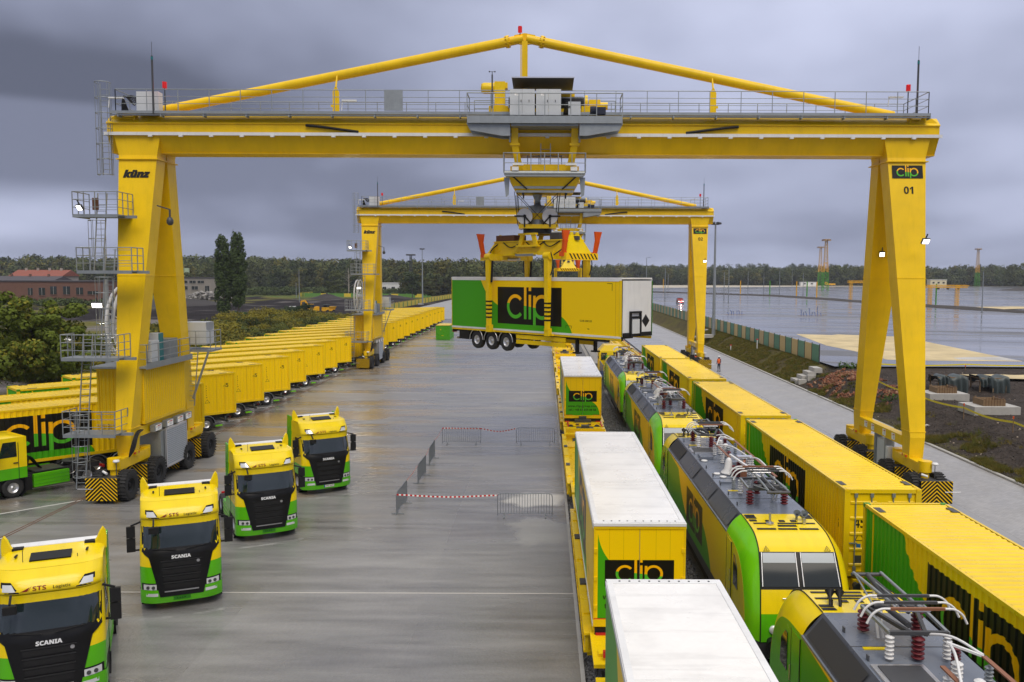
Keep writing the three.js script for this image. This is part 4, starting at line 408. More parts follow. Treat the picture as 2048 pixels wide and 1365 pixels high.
// container chassis: gooseneck frame, three axles near +x, landing legs
function makeChassis(label) {
  const c = thing('container_chassis', label, 'trailer');
  const f = new B(); for (const s of [-1, 1]) f.box(0, 0.95, s * 0.5, 12.6, 0.3, 0.14); for (const x of [-6.2, -2.5, 1.5, 6.2]) f.box(x, 1.02, 0, 0.2, 0.16, 2.4); f.mesh('frame', mat.under, c);
  for (const x of [2.1, 3.4, 4.7]) { axle(c, x, 0.5, 1.02); for (const s of [-1, 1]) { const m = put(fenderG, 'mudguard', mat.black, c, M4(x, 0.5, s * 1.02, 0, -Math.PI / 2)); put(fenderTrim, 'trim', mat.galv, m); } }
  for (const s of [-1, 1]) { new B().box(-3.6, 0.55, s * 0.85, 0.16, 0.9, 0.16).box(-3.6, 0.06, s * 0.85, 0.4, 0.08, 0.3).mesh('landing_leg', mat.galv, c); put(new THREE.BoxGeometry(0.1, 0.12, 0.3), 'tail_lamp', mat.maroon, c, M4(6.45, 0.85, s * 0.95)); }
  new B().box(6.35, 0.55, 0, 0.1, 0.16, 2.3).box(6.3, 0.8, 0.6, 0.1, 0.5, 0.12).box(6.3, 0.8, -0.6, 0.1, 0.5, 0.12).mesh('bumper_bar', mat.galv, c); new B().box(5.6, 0.32, 1.1, 0.5, 0.1, 0.12).mesh('wheel_chock', mat.lime, c); new B().box(0.2, 0.62, 1.05, 1.3, 0.5, 0.4).mesh('tool_box', mat.black, c);
  return c;
}
// diagonal parking row; slot k: rear (door) end at x = -23.4
const cont0 = makeContainer('x', sideTexA, false), chas0 = makeChassis('x'); let rowN = 0;
const ords = ['first', 'second', 'third', 'fourth', 'fifth', 'sixth', 'seventh', 'eighth', 'ninth', 'tenth', 'eleventh', 'twelfth', 'thirteenth', 'fourteenth', 'fifteenth', 'sixteenth', 'seventeenth', 'eighteenth', 'nineteenth', 'twentieth', 'twenty-first', 'twenty-second', 'twenty-third', 'twenty-fourth'];
for (let k = 0; k < 24; k++) {
  const z = -49.6 - k * 6.03 + 0.25 * (hash(k, 9) - 0.5), a = Math.PI / 4 + 0.012 * (hash(k, 5) - 0.5), ex = -22.95 + 0.35 * (hash(k, 6) - 0.5), x = ex - Math.cos(a) * CL / 2, zc = z + Math.sin(a) * CL / 2;
  const lab = n => k === 0 ? `nearest ${n} in the diagonal parking row, behind the green tractor` : `${ords[k]} ${n} from the near end of the diagonal parking row`;
  const o = k ? copy(cont0, lab('yellow container'), [x, 1.14, zc], a, 'containers in the diagonal parking row') : cont0, h = k ? copy(chas0, lab('container chassis'), [x, 0, zc], a, 'chassis in the diagonal parking row') : chas0;
  if (!k) { tag(o, lab('yellow container with big logo'), 'container', 'containers in the diagonal parking row'); tag(h, lab('container chassis'), 'trailer', 'chassis in the diagonal parking row'); for (const q of [o, h]) { q.position.set(x, q === o ? 1.14 : 0, zc); q.rotation.y = a; } }
}
// painted bay lines
{ const yard = scene.getObjectByName('concrete_yard'), lg = new THREE.BoxGeometry(14, 0.006, 0.12), lm = std(lin(0.55, 0.55, 0.53), 0.6, 0, { map: rep(wearTex, 3) }); for (let k = -2; k < 24; k++) put(lg, 'bay_line', lm, yard, M4(-22.95 - 4.6, 0.003, -49.6 - k * 6.03 + 4.6 + 3.0, 0, Math.PI / 4)); }
// lone container on the yard by the trains
{ const c = thing('green_container', 'short green container with yellow roof standing on the yard, by itself', 'container', [-17.3, 0, -148.1], -Math.PI / 2); const L = 6.06, W = 2.44, H = 2.5;
  for (const s of [1, -1]) { corrWall(new B(), L - 0.3, H - 0.22, 0.28, 0.036, M4(0, 0.12, s * (W / 2 - 0.05), 0, s > 0 ? 0 : Math.PI)).mesh('side_wall', mat.green, c); corrWall(new B(), W - 0.3, H - 0.22, 0.26, 0.036, M4(s * (L / 2 - 0.05), 0.12, 0, 0, s * Math.PI / 2)).mesh('end_wall', mat.green, c); } const f = new B(); for (const e of [-1, 1]) for (const s of [-1, 1]) f.box(e * (L / 2 - 0.08), H / 2, s * (W / 2 - 0.08), 0.16, H, 0.16); f.box(0, 0.08, 0, L - 0.1, 0.16, W - 0.1).mesh('frame', mat.green, c); new B().box(0, H, 0, L, 0.05, W).mesh('roof', mat.yellow, c); new B().box(L / 2 + 0.01, 0.75, 0.1, 0.03, 0.06, 0.4).box(L / 2 + 0.01, 1.8, 0.4, 0.03, 0.16, 0.16).mesh('lock_plate', mat.truckYellow, c); }
// ---------------------------------------------------------------- container train on the right track
const ctrain = [[-11.9, 0], [-27.2, 0], [-41.9, 0], [-56.95, 1], [-71.4, 0]], ct0 = makeContainer('nearest container of the container train, cut by the picture edge', sideTexB, false); tag(ct0, ct0.userData.label, 'container', 'containers on the container train');
const ctGreen = makeContainer('container with a green end wall, fourth on the container train', sideTexB, true); tag(ctGreen, ctGreen.userData.label, 'container', 'containers on the container train');
const ctL = ['', 'container with doors marked 45, second nearest on the container train', 'third container from the near end of the container train', '', 'farthest container on the container train, beside the far crane'];
ctrain.forEach(([z, g], i) => { const p = [track[2], 1.25, z - CL / 2]; if (i === 0) { ct0.position.set(...p); ct0.rotation.y = -Math.PI / 2; } else if (g) { ctGreen.position.set(...p); ctGreen.rotation.y = -Math.PI / 2; } else copy(ct0, ctL[i], p, -Math.PI / 2); });
const rwTyre = new B().lathe([[0, -0.07], [0.4, -0.07], [0.46, -0.05], [0.46, 0.05], [0.49, 0.06], [0.49, 0.08], [0, 0.08]], M4(0, 0, 0, 0, 0, Math.PI / 2), 22).geo();
function bogie(p, x, y = 0) { const b = new B(); for (const s of [-1, 1]) b.box(x, 0.55, s * 0.98, 2.5, 0.22, 0.14).box(x - 0.9, 0.45, s * 1.0, 0.3, 0.34, 0.24).box(x + 0.9, 0.45, s * 1.0, 0.3, 0.34, 0.24); b.box(x, 0.6, 0, 0.4, 0.26, 2.0); b.mesh('bogie_frame', mat.under, p); for (const e of [-0.9, 0.9]) { for (const s of [-1, 1]) put(rwTyre, 'wheel', mat.darkSteel, p, M4(x + e, 0.46, s * 0.75, 0, s * Math.PI / 2)); new B().rod([x + e, 0.46, -0.75], [x + e, 0.46, 0.75], 0.08, 8).mesh('axle', mat.under, p); } }
function makeFlat(label) { const w = thing('container_wagon', label, 'wagon'); const b = new B(); for (const s of [-1, 1]) b.box(0, 0.95, s * 0.85, 13.9, 0.4, 0.16).box(0, 1.12, s * 1.15, 13.9, 0.08, 0.1); for (let k = 0; k < 7; k++) b.box(-6.6 + k * 2.2, 0.98, 0, 0.24, 0.3, 2.4); b.box(0, 1.0, 0, 13.9, 0.12, 0.4); b.mesh('frame', mat.yellow, w); for (const e of [-1, 1]) { bogie(w, e * 5.2); for (const s of [-1, 1]) { new B().rod([e * 6.95, 1.0, s * 0.87], [e * 7.35, 1.0, s * 0.87], 0.1, 10).rod([e * 7.35, 1.0, s * 0.87], [e * 7.4, 1.0, s * 0.87], 0.22, 14).mesh('buffer', mat.darkSteel, w); for (const x of [6.6, 0.6]) new B().box(e * x, 1.2, s * 1.16, 0.24, 0.1, 0.14).mesh('twist_lock', mat.red, w); } } return w; }
const fl0 = makeFlat('yellow container wagon under the nearest container of the train'); tag(fl0, fl0.userData.label, 'wagon', 'wagons of the container train');
[['', -18.8], ['yellow container wagon under the container marked 45', -34.05], ['yellow container wagon under the third container of the train', -48.8], ['yellow container wagon under the container with the green end', -63.8], ['yellow container wagon under the farthest container of the train', -78.3], ['empty yellow container wagon just beyond the last container', -93.2], ['second empty container wagon beyond the last container', -108.1], ['third empty container wagon, half hidden by the lifted trailer', -123]].forEach(([l, z], i) => { if (!i) { fl0.position.set(track[2], 0, z); fl0.rotation.y = Math.PI / 2; } else copy(fl0, l, [track[2], 0, z], Math.PI / 2); });

// ---------------------------------------------------------------- semi-trailers
const TL = 13.6, TW = 2.55, TB = 1.2, TH = 2.85;                // box length, width, floor height, box height
const trailSide = canvasTex(2048, 440, (x, w, h) => { livery(x, w, h, { ph: 0.74, py: 0.14, px: 0.31 }); gText(x, 'CLSB 200123', 0.79 * w, 0.76 * h, 22, { w: '' }); x.strokeStyle = '#2a2410'; x.lineWidth = 4; x.beginPath(); x.moveTo(0.715 * w, 0.9 * h); x.lineTo(0.715 * w, 0.85 * h); x.lineTo(0.745 * w, 0.85 * h); x.lineTo(0.745 * w, 0.9 * h); x.stroke(); x.beginPath(); x.moveTo(0.93 * w, 0.05 * h); x.lineTo(0.955 * w, 0.05 * h); x.lineTo(0.955 * w, 0.18 * h); x.stroke(); gText(x, 'PW', 0.83 * w, 0.9 * h, 15, { w: '' }); x.fillStyle = '#b88a00'; x.fillRect(0.972 * w, 0, 3, h); });
const rearTex = canvasTex(640, 700, (x, w, h) => { x.fillStyle = cYb; x.fillRect(0, 0, w, h); x.fillStyle = cGb; x.beginPath(); x.moveTo(0.03 * w, 0.06 * h); x.bezierCurveTo(0.07 * w, 0.3 * h, 0.2 * w, 0.45 * h, 0.5 * w, 0.55 * h); x.bezierCurveTo(0.8 * w, 0.62 * h, 0.95 * w, 0.72 * h, 0.97 * w, h); x.lineTo(0.03 * w, h); x.fill(); drawClip(x, 0.11 * w, 0.345 * h, 0.325 * 0.99 * w, 0.78 * w); gText(x, 'www.clip-group.com', 0.49 * w, 0.785 * h, 56, { a: 'center', w: '', sx: 0.93 }); gText(x, 'tel.: +48 61 655 88 88', 0.49 * w, 0.885 * h, 56, { a: 'center', w: '', sx: 0.9 }); x.fillStyle = 'rgba(120,95,0,0.5)'; for (const k of [0.16, 0.32, 0.68, 0.84]) x.fillRect(k * w, 0, 2, h * 0.34); });
const chevPlate = canvasTex(256, 80, (x, w, h) => { x.fillStyle = '#c8301c'; x.fillRect(0, 0, w, h); x.fillStyle = '#f2b838'; x.fillRect(14, 14, w - 28, h - 28); });
const roofTex = noiseTex(512, (u, v) => { const n = fbm(u * 4, v * 4, 6, 4, 4, 41), s = fbm(u * 30, v * 3, 4, 30, 3, 7), k = fbm(u * 60, v * 60, 3, 60, 60, 3); const g = 0.985 - 0.05 * sstep(0.5, 0.8, n) - 0.04 * sstep(0.55, 0.75, s) - 0.03 * k; return [g, g * 0.995, g * 0.985]; }, true);
const roofMat = new THREE.MeshPhysicalMaterial({ color: lin(0.9, 0.905, 0.91), map: rep(roofTex, 0.18), roughness: 0.4, clearcoat: 0.3, clearcoatRoughness: 0.15, roughnessMap: rep(roughTex, 0.2), side: THREE.DoubleSide });
const sideG = new B().patch((u, v) => [(u - 0.5) * TL, TB + v * (TH - 0.12), 0], 1, 1).geo(true);
function makeTrailer(label, name = 'semi_trailer') {
  const t = thing(name, label, 'semi-trailer'); const sm = decal(trailSide, { roughness: 0.35 });
  new B().box(0, TB + (TH - 0.12) / 2, 0, TL - 0.06, TH - 0.14, TW - 0.03).mesh('box_core', mat.white, t);
  for (const s of [1, -1]) { const w = put(sideG, 'side_panel', sm, t, M4(0, 0, s * TW / 2, 0, s > 0 ? 0 : Math.PI)); new B().box(0, TB - 0.02, s * (TW / 2 + 0.005), TL, 0.1, 0.03).mesh('skirt_rail', mat.white, t); new B().box(0, TB - 0.12, s * (TW / 2 - 0.01), TL, 0.1, 0.03).mesh('lower_rail', mat.yellow, t); new B().box(0, TB + TH - 0.075, s * (TW / 2 - 0.005), TL, 0.15, 0.04).mesh('roof_rail', mat.white, t); }
  const rf = new B().box(0, TB + TH - 0.01, 0, TL, 0.06, TW - 0.02).mesh('roof', roofMat, t); new B().box(-TL / 2 + 0.1, TB + TH + 0.028, 0, 0.2, 0.02, TW - 0.02).box(TL / 2 - 0.08, TB + TH + 0.028, 0, 0.16, 0.02, TW - 0.02).box(0, TB + TH + 0.026, TW / 2 - 0.07, TL - 0.4, 0.016, 0.13).box(0, TB + TH + 0.026, -TW / 2 + 0.07, TL - 0.4, 0.016, 0.13).mesh('roof_trim', mat.white, rf); for (let k = 0; k < 10; k++) put(boltG, 'rivet', mat.darkSteel, rf, M4(-TL / 2 + 0.1, TB + TH + 0.042, -TW / 2 + 0.28 + k * 0.22));
  const fr = new B().box(TL / 2 + 0.005, TB + TH / 2 - 0.05, 0, 0.05, TH - 0.12, TW - 0.04).mesh('front_wall', mat.white, t); new B().box(TL / 2 - 0.05, TB + TH / 2 - 0.05, TW / 2 - 0.03, 0.16, TH - 0.12, 0.1).mesh('corner_post', mat.yellow, t); new B().box(TL / 2 - 0.05, TB + TH / 2 - 0.05, -TW / 2 + 0.03, 0.16, TH - 0.12, 0.1).mesh('corner_post', mat.green, t);
  const pk = new B(); for (const z of [-0.2, 0.62]) pk.box(TL / 2 + 0.1, TB + 0.62, z, 0.1, 1.25, 0.09); pk.box(TL / 2 + 0.1, TB + 1.2, 0.2, 0.1, 0.09, 0.9).box(TL / 2 + 0.1, TB + 0.95, 0.2, 0.08, 0.1, 0.7).box(TL / 2 + 0.06, TB + 0.1, 0, 0.1, 0.2, TW - 0.2); pk.mesh('air_line_frame', mat.black, fr); new B().box(TL / 2 + 0.08, TB + 0.5, 0.2, 0.1, 0.7, 0.6).mesh('air_line_panel', mat.cabinet, fr); new B().box(TL / 2 + 0.035, TB + 0.75, -0.72, 0.015, 0.45, 0.45, Math.PI / 4).mesh('hazard_placard', mat.black, fr);
  // rear doors
  for (const s of [-1, 1]) { const b = new B().patch((u, v) => [-TL / 2 - 0.03, mix(TB + 0.16, TB + TH - 0.14, v), (s < 0 ? mix(-TW / 2 + 0.05, -0.008, u) : mix(0.008, TW / 2 - 0.05, u))], 1, 1); const uv = b.g[0].attributes.uv; for (let i = 0; i < uv.count; i++) uv.setX(i, (s < 0 ? 0 : 0.5) + uv.getX(i) * 0.5); const d = b.mesh('rear_door', decal(rearTex, { roughness: 0.35 }), t, { uv: true }); for (const y of [0.5, 1.3, 2.1]) new B().box(-TL / 2 - 0.05, TB + y, s * (TW / 2 - 0.06), 0.05, 0.12, 0.1).mesh('hinge', mat.yellow, d); }
  const rfm = new B().box(-TL / 2 - 0.01, TB + TH - 0.07, 0, 0.1, 0.13, TW).box(-TL / 2 - 0.01, TB + TH / 2, -TW / 2 + 0.03, 0.08, TH, 0.05).box(-TL / 2 - 0.01, TB + TH / 2, TW / 2 - 0.03, 0.08, TH, 0.05).mesh('rear_frame', mat.yellow, t); new B().box(-TL / 2 - 0.02, TB + TH - 0.02, 0, 0.12, 0.08, TW).mesh('rear_header', mat.white, rfm); for (const s of [-1, 1]) put(decalGeo, 'reflector_plate', decal(chevPlate), t, M4(-TL / 2 - 0.065, TB + 0.1, s * 0.98, 0, -Math.PI / 2, 0, [0.56, 0.17, 1]));
  new B().box(-TL / 2 - 0.03, TB + 0.05, 0, 0.08, 0.2, TW).mesh('rear_sill', mat.yellow, t); new B().box(-TL / 2 + 0.05, TB - 0.2, 0, 0.14, 0.2, TW - 0.1).mesh('lamp_bar', mat.black, t); for (const s of [-1, 1]) new B().box(-TL / 2 - 0.04, TB - 0.3, s * 1.05, 0.08, 0.12, 0.3).mesh('tail_lamp', mat.red, t); new B().box(-TL / 2 + 0.3, 0.52, 0, 0.1, 0.12, 2.3).bar([-TL / 2 + 0.3, 0.55, 0.6], [-TL / 2 + 0.7, 1.05, 0.6], 0.08, 0.08).bar([-TL / 2 + 0.3, 0.55, -0.6], [-TL / 2 + 0.7, 1.05, -0.6], 0.08, 0.08).mesh('underrun_bar', mat.alu, t);
  // chassis
  const ch = new B(); for (const s of [-1, 1]) ch.box(-0.6, 0.98, s * 0.55, TL - 1.6, 0.26, 0.12); for (let k = 0; k < 9; k++) ch.box(-5.6 + k * 1.4, 1.05, 0, 0.1, 0.12, 2.3); ch.mesh('chassis', mat.under, t);
  for (const x of [-4.55, -3.24, -1.93]) { axle(t, x, 0.5, 1.05); for (const s of [-1, 1]) { const m = put(fenderG, 'mudguard', mat.black, t, M4(x, 0.52, s * 1.05, 0, -Math.PI / 2)); put(fenderTrim, 'trim', mat.alu, m); } }
  for (const s of [-1, 1]) { new B().box(3.3, 0.62, s * 0.75, 0.16, 0.85, 0.16).box(3.3, 0.2, s * 0.75, 0.4, 0.08, 0.34).bar([3.3, 0.9, s * 0.75], [3.9, 1.05, s * 0.75], 0.08, 0.08).mesh('landing_leg', mat.black, t); for (const y of [0.58, 0.86]) new B().box(0.9, y, s * 1.2, 3.9, 0.22, 0.05).mesh('side_guard', mat.yellow, t); new B().box(-5.75, 0.78, s * 0.95, 0.9, 0.6, 0.5).mesh('storage_box', mat.black, t); }
  return t;
}
const boltG = new THREE.BoxGeometry(0.04, 0.015, 0.04);
const lifted = makeTrailer('semi-trailer with big logo hanging in the air from the near crane'); lifted.position.set(0, 8.08 - TB, -46.4); lifted.rotation.y = -0.78; lifted.scale.set(0.945, 1, 0.945);
const trA = copy(lifted, 'semi-trailer in a pocket wagon with its whole rear door and phone number in view', [track[0], 0.2, -57.5 - TL / 2], Math.PI / 2), trB = copy(lifted, 'semi-trailer in a pocket wagon, middle one, its lower rear hidden by another roof', [track[0], 0.2, -22.95 - TL / 2], Math.PI / 2), trC = copy(lifted, 'nearest semi-trailer, only its white roof in view at the bottom edge', [track[0] + 0.02, 0.2, -18.5 + TL / 2], -Math.PI / 2), trD = copy(lifted, 'farthest semi-trailer on the pocket wagons, its white front below the lifted one', [track[0], 0.2, -131 - TL / 2], -Math.PI / 2);
for (const t of [trA, trB, trC, trD]) { t.scale.set(1, 1, 1); t.userData.group = 'semi-trailers on the pocket wagons'; }
// ---------------------------------------------------------------- pocket wagons
function makePocket(label) {
  const w = thing('pocket_wagon', label, 'wagon', [0, 0, 0], 0, 'yellow pocket wagons on the trailer track');
  for (const s of [-1, 1]) { const sb = new B().box(0, 0.72, s * 1.42, 12.6, 0.5, 0.1).box(0, 0.99, s * 1.38, 12.8, 0.06, 0.26).box(0, 0.45, s * 1.38, 12.6, 0.06, 0.26).mesh('side_sill', mat.yellow, w); for (let k = 0; k < 9; k++) new B().box(-5.6 + k * 1.4, 0.72, s * 1.48, 0.07, 0.44, 0.06).mesh('stiffener', mat.yellow, sb); for (let k = 0; k < 5; k++) new B().box(-4.8 + k * 2.4, 1.04, s * 1.36, 0.5, 0.06, 0.2).mesh('hinged_spigot', k % 2 ? mat.darkSteel : mat.yellow, sb); }
  new B().box(0, 0.28, 0, 12.4, 0.08, 2.5).mesh('pocket_floor', mat.yellow, w);
  for (const e of [-1, 1]) { new B().box(e * 7.2, 1.05, 0, 2.6, 0.1, 2.7).box(e * 7.2, 0.85, 0, 2.4, 0.3, 0.9).ext([[0, 0.3], [1.0, 1.0], [1.0, 1.08], [0, 0.4]], 2.5, M4(e * 5.4, 0, e * -1.25, 0, e > 0 ? 0 : Math.PI)).box(e * 6.1, 0.66, 1.05, 0.3, 0.7, 0.7).box(e * 6.1, 0.66, -1.05, 0.3, 0.7, 0.7).mesh('end_platform', mat.yellow, w); new B().box(e * 6.55, 1.22, 0, 0.16, 0.24, 2.5).box(e * 7.9, 1.14, 0, 0.3, 0.08, 2.4).mesh('cross_beam', mat.yellow, w); new B().box(e * 6.9, 1.3, 0, 0.5, 0.4, 0.5).box(e * 7.15, 1.2, 0, 0.4, 0.2, 1.1).mesh('hitch', mat.darkSteel, w); bogie(w, e * 7.1); for (const s of [-1, 1]) { new B().rod([e * 8.45, 1.0, s * 0.87], [e * 8.65, 1.0, s * 0.87], 0.1, 10).rod([e * 8.65, 1.0, s * 0.87], [e * 8.7, 1.0, s * 0.87], 0.22, 14).mesh('buffer', mat.darkSteel, w); new B().ext([[-0.12, 0], [0.12, 0], [0.06, 0.14], [-0.06, 0.14]], 0.1, M4(e * 8.2, 1.19, s * 1.1)).mesh('marker_cone', mat.red, w); new B().box(e * 8.1, 1.16, s * 0.4, 0.5, 0.03, 0.2).mesh('grip_plate', mat.rust, w); } }
  return w;
}
const pk0 = makePocket('nearest pocket wagon, under the roof at the bottom edge');
[['', -11.9], ['pocket wagon carrying the middle semi-trailer', -29.6], ['empty pocket wagon between two loaded ones', -47.0], ['pocket wagon carrying the trailer with the phone number', -64.4], ['pocket wagon just beyond the trailer with the phone number', -81.8], ['empty pocket wagon below the wheels of the lifted trailer', -99.2], ['empty pocket wagon in front of the farthest trailer', -116.6], ['pocket wagon carrying the farthest semi-trailer', -137.8]].forEach(([l, z], i) => { if (!i) { pk0.position.set(track[0], 0, z); pk0.rotation.y = Math.PI / 2; } else copy(pk0, l, [track[0], 0, z], Math.PI / 2); });
// ---------------------------------------------------------------- electric locomotives (long axis local z, near end +z)
const locoSide = canvasTex(2048, 384, (x, w, h) => { const H = h * 0.86; x.fillStyle = cYb; x.fillRect(0, 0, w, H); x.fillStyle = cGb; x.beginPath(); x.moveTo(0, 0.02 * H); x.lineTo(0.24 * w, 0.1 * H); x.bezierCurveTo(0.28 * w, 0.35 * H, 0.32 * w, 0.6 * H, 0.42 * w, 0.8 * H); x.lineTo(0.66 * w, 0.4 * H); x.bezierCurveTo(0.74 * w, 0.5 * H, 0.79 * w, 0.8 * H, 0.81 * w, H); x.lineTo(0, H); x.fill(); drawClip(x, 0.41 * w, 0.19 * H, 0.66 * H, 0.27 * w); x.fillStyle = '#24272d'; x.fillRect(0, h * 0.86, w, h * 0.14); gText(x, 'EU 9156 0402 013-1', 0.3 * w, h * 0.95, 20, { c: '#b9bcc0', w: '' }); });
const LZ = 9.2, LX = 1.49, LY0 = 1.0, LYS = 3.22, LYR = 3.75, LXR = 1.05, CB = 6.2;  // cab begins at |z| = CB
const insul = (n, r, h, col) => { const p = [[0, 0]]; for (let k = 0; k < n; k++) { const y = h * k / n; p.push([r * 0.55, y], [r, y + h / n * 0.35], [r * 0.95, y + h / n * 0.6], [r * 0.55, y + h / n * 0.75]); } p.push([r * 0.5, h], [0, h]); return new B().lathe(p, null, 12).geo(); };
const insA = insul(6, 0.08, 0.42), insB = insul(8, 0.1, 0.56), insC = insul(5, 0.125, 0.45);
const lerpPts = (P, t) => { const n = P.length - 1, i = Math.min(n - 1, Math.floor(t * n)), f = t * n - i, g = k => P[clamp(k, 0, n)], a = g(i - 1), b = g(i), c = g(i + 1), d = g(i + 2); return b.map((_, k) => 0.5 * (2 * b[k] + (c[k] - a[k]) * f + (2 * a[k] - 5 * b[k] + 4 * c[k] - d[k]) * f * f + (3 * b[k] - a[k] - 3 * c[k] + d[k]) * f * f * f)); };
const triTex = canvasTex(64, 64, (x) => { x.clearRect(0, 0, 64, 64); x.strokeStyle = '#2a2200'; x.lineWidth = 4; x.beginPath(); x.moveTo(6, 56); x.lineTo(58, 56); x.lineTo(32, 8); x.closePath(); x.stroke(); x.beginPath(); x.moveTo(36, 22); x.lineTo(27, 38); x.lineTo(35, 38); x.lineTo(30, 52); x.lineWidth = 3; x.stroke(); });
function makeCab(p, e) {
  const c = new THREE.Group(); c.name = 'cab'; if (e < 0) c.rotation.y = Math.PI; p.add(c);
  const F = [[1.16, 1.0, 9.2], [1.16, 1.7, 9.18], [1.13, 2.35, 9.0], [1.1, 2.85, 8.78], [1.07, 3.3, 8.5], [1.05, 3.52, 8.15], [1.04, 3.66, 7.7], [1.04, 3.72, 7.0], [1.05, 3.75, CB]], S = [[1.49, 1.0, 8.7], [1.49, 1.7, 8.68], [1.49, 2.35, 8.45], [1.49, 2.7, 8.2], [1.49, 2.98, 7.85], [1.49, 3.1, 7.5], [1.49, 3.17, 7.1], [1.49, 3.2, 6.6], [1.49, 3.22, CB]];
  const f = t => lerpPts(F, t), s = t => lerpPts(S, t);
  const strip = (t0, t1, n, off = 0, w = 1) => new B().patch((u, v) => { const q = f(mix(t0, t1, v)); return [mix(q[0], -q[0], 1 - u) * w, q[1] + off * 0.7, q[2] + off]; }, 6, n);
  strip(0, 0.14, 4).mesh('nose', mat.truckGreen, c); strip(0.14, 0.27, 4).mesh('nose_band', mat.truckYellow, c);
  strip(0.262, 0.505, 6, 0.004, 1).mesh('window_surround', mat.black, c);
  for (const q of [-1, 1]) { const g = new B().patch((u, v) => { const k = f(mix(0.275, 0.495, v)); return [q * mix(0.07, k[0] - 0.06, u), k[1] + 0.02, k[2] + 0.018]; }, 2, 5).mesh('windshield', mat.locoGlass, c); new B().patch((u, v) => { const k = f(mix(0.425, 0.492, v)); return [q * mix(0.09, k[0] - 0.08, u), k[1] + 0.024, k[2] + 0.024]; }, 2, 3).mesh('sun_blind', mat.blind, g); const r = f(0.275), r2 = f(0.495); for (const xx of [0.07, 1]) new B().rod([q * (xx < 0.5 ? 0.07 : r[0] - 0.05), r[1] + 0.03, r[2] + 0.03], [q * (xx < 0.5 ? 0.07 : r2[0] - 0.05), r2[1] + 0.03, r2[2] + 0.03], 0.02, 5).mesh('window_trim', mat.alu, g); }
  strip(0.505, 0.66, 6).mesh('brow', mat.truckYellow, c); strip(0.66, 1, 10).mesh('cab_roof', mat.truckYellow, c);
  // grip strips on the roof
  const R = rng(11); for (const [u, v, w, d] of [[-0.62, 7.55, 0.5, 0.07], [0, 7.55, 0.5, 0.07], [0.62, 7.55, 0.5, 0.07], [0.05, 7.3, 0.5, 0.09], [-0.62, 7.1, 0.5, 0.06], [0.1, 7.1, 0.5, 0.06], [0.66, 7.1, 0.5, 0.06], [-0.4, 6.9, 0.16, 0.1], [0, 6.9, 0.16, 0.1], [0.35, 6.9, 0.16, 0.1], [-0.85, 6.85, 0.2, 0.1], [-0.85, 6.6, 0.28, 0.1], [-0.85, 6.4, 0.28, 0.1], [0.85, 6.6, 0.28, 0.1], [0.85, 6.4, 0.28, 0.1]]) { const t = (() => { for (let k = 0.6; k <= 1; k += 0.005) if (f(k)[2] <= v) return k; return 1; })(); new B().box(u, f(t)[1] + 0.008, v, w * 1.1, 0.012, d * 1.5, 0.06).mesh('grip_strip', mat.black, c); }
  // cheeks: left lime, right yellow (as seen from in front)
  for (const q of [-1, 1]) { const m = q < 0 ? mat.lime : mat.truckYellow; new B().patch((u, v) => { const a = f(v), b = s(v), bul = Math.sin(u * Math.PI) * 0.05; return [q * (mix(a[0], b[0], u) + bul), mix(a[1], b[1], u) + bul * 0.6, mix(a[2], b[2], u) + bul * sstep(1, 0.6, v)]; }, 6, 24).mesh('cheek', m, c); new B().tube(Array.from({ length: 14 }, (_, k) => { const a = f(k / 13); return [q * (a[0] + 0.005), a[1] + 0.008, a[2] + 0.006]; }), 0.016, 30, 4).mesh('seam', mat.black, c);
    // cab side with window and door
    const outline = []; for (let k = 0; k <= 20; k++) { const b = s(k / 20); outline.push([-b[2], b[1]]); } outline.push([-CB, LY0]); const sh = new B().ext(outline, 0.02, M4(q > 0 ? 1.472 : -1.492, 0, 0, 0, Math.PI / 2)); sh.mesh('cab_side', q < 0 ? mat.truckYellow : mat.truckGreen, c); new B().ext([[7.25, 1.95], [7.8, 1.95], [7.72, 2.55], [7.4, 2.85], [7.25, 2.85]].map(([a, b]) => [-a, b]), 0.02, M4(q * 1.5 - 0.01, 0, 0, 0, Math.PI / 2)).mesh('side_window', mat.glass, c); const d = new B().box(q * 1.497, 2.05, 6.62, 0.02, 2.1, 0.62).mesh('cab_door', q < 0 ? mat.truckYellow : mat.truckGreen, c); for (const z of [6.3, 6.94]) new B().box(q * 1.5, 2.05, z, 0.022, 2.1, 0.025).mesh('door_gap', mat.black, d); for (const y of [1.3, 1.9]) new B().rod([q * 1.54, y, 6.9], [q * 1.54, y + 0.35, 6.9], 0.014, 5).mesh('handrail', mat.alu, d); new B().rod([q * 1.4, 1.15, 8.85], [q * 1.4, 1.75, 8.8], 0.016, 5).mesh('handrail', mat.alu, c);
    put(decalGeo, 'voltage_sign', cut(triTex), c, M4(q * 0.86, f(0.53)[1] + 0.03, f(0.53)[2] + 0.03, -0.75, 0, 0, [0.2, 0.2, 1]));
    new B().lathe([[0, 0.05], [0.1, 0.05], [0.13, 0], [0.13, -0.06], [0, -0.08]], M4(q * 0.8, 1.35, 9.22, Math.PI / 2), 14).mesh('headlight', mat.lamp, c); new B().rod([q * 0.87, 1.03, 9.1], [q * 0.87, 1.03, 9.65], 0.12, 12).rod([q * 0.87, 1.03, 9.65], [q * 0.87, 1.03, 9.7], 0.26, 16).mesh('buffer', mat.black, c); }
  new B().rod([-0.55, 2.2, 9.12], [-0.2, 2.2, 9.12], 0.02, 5).rod([0.2, 2.2, 9.12], [0.55, 2.2, 9.12], 0.02, 5).mesh('step_rail', mat.alu, c); new B().box(0, 0.75, 9.05, 2.5, 0.45, 0.25).mesh('snow_plough', mat.under, c);
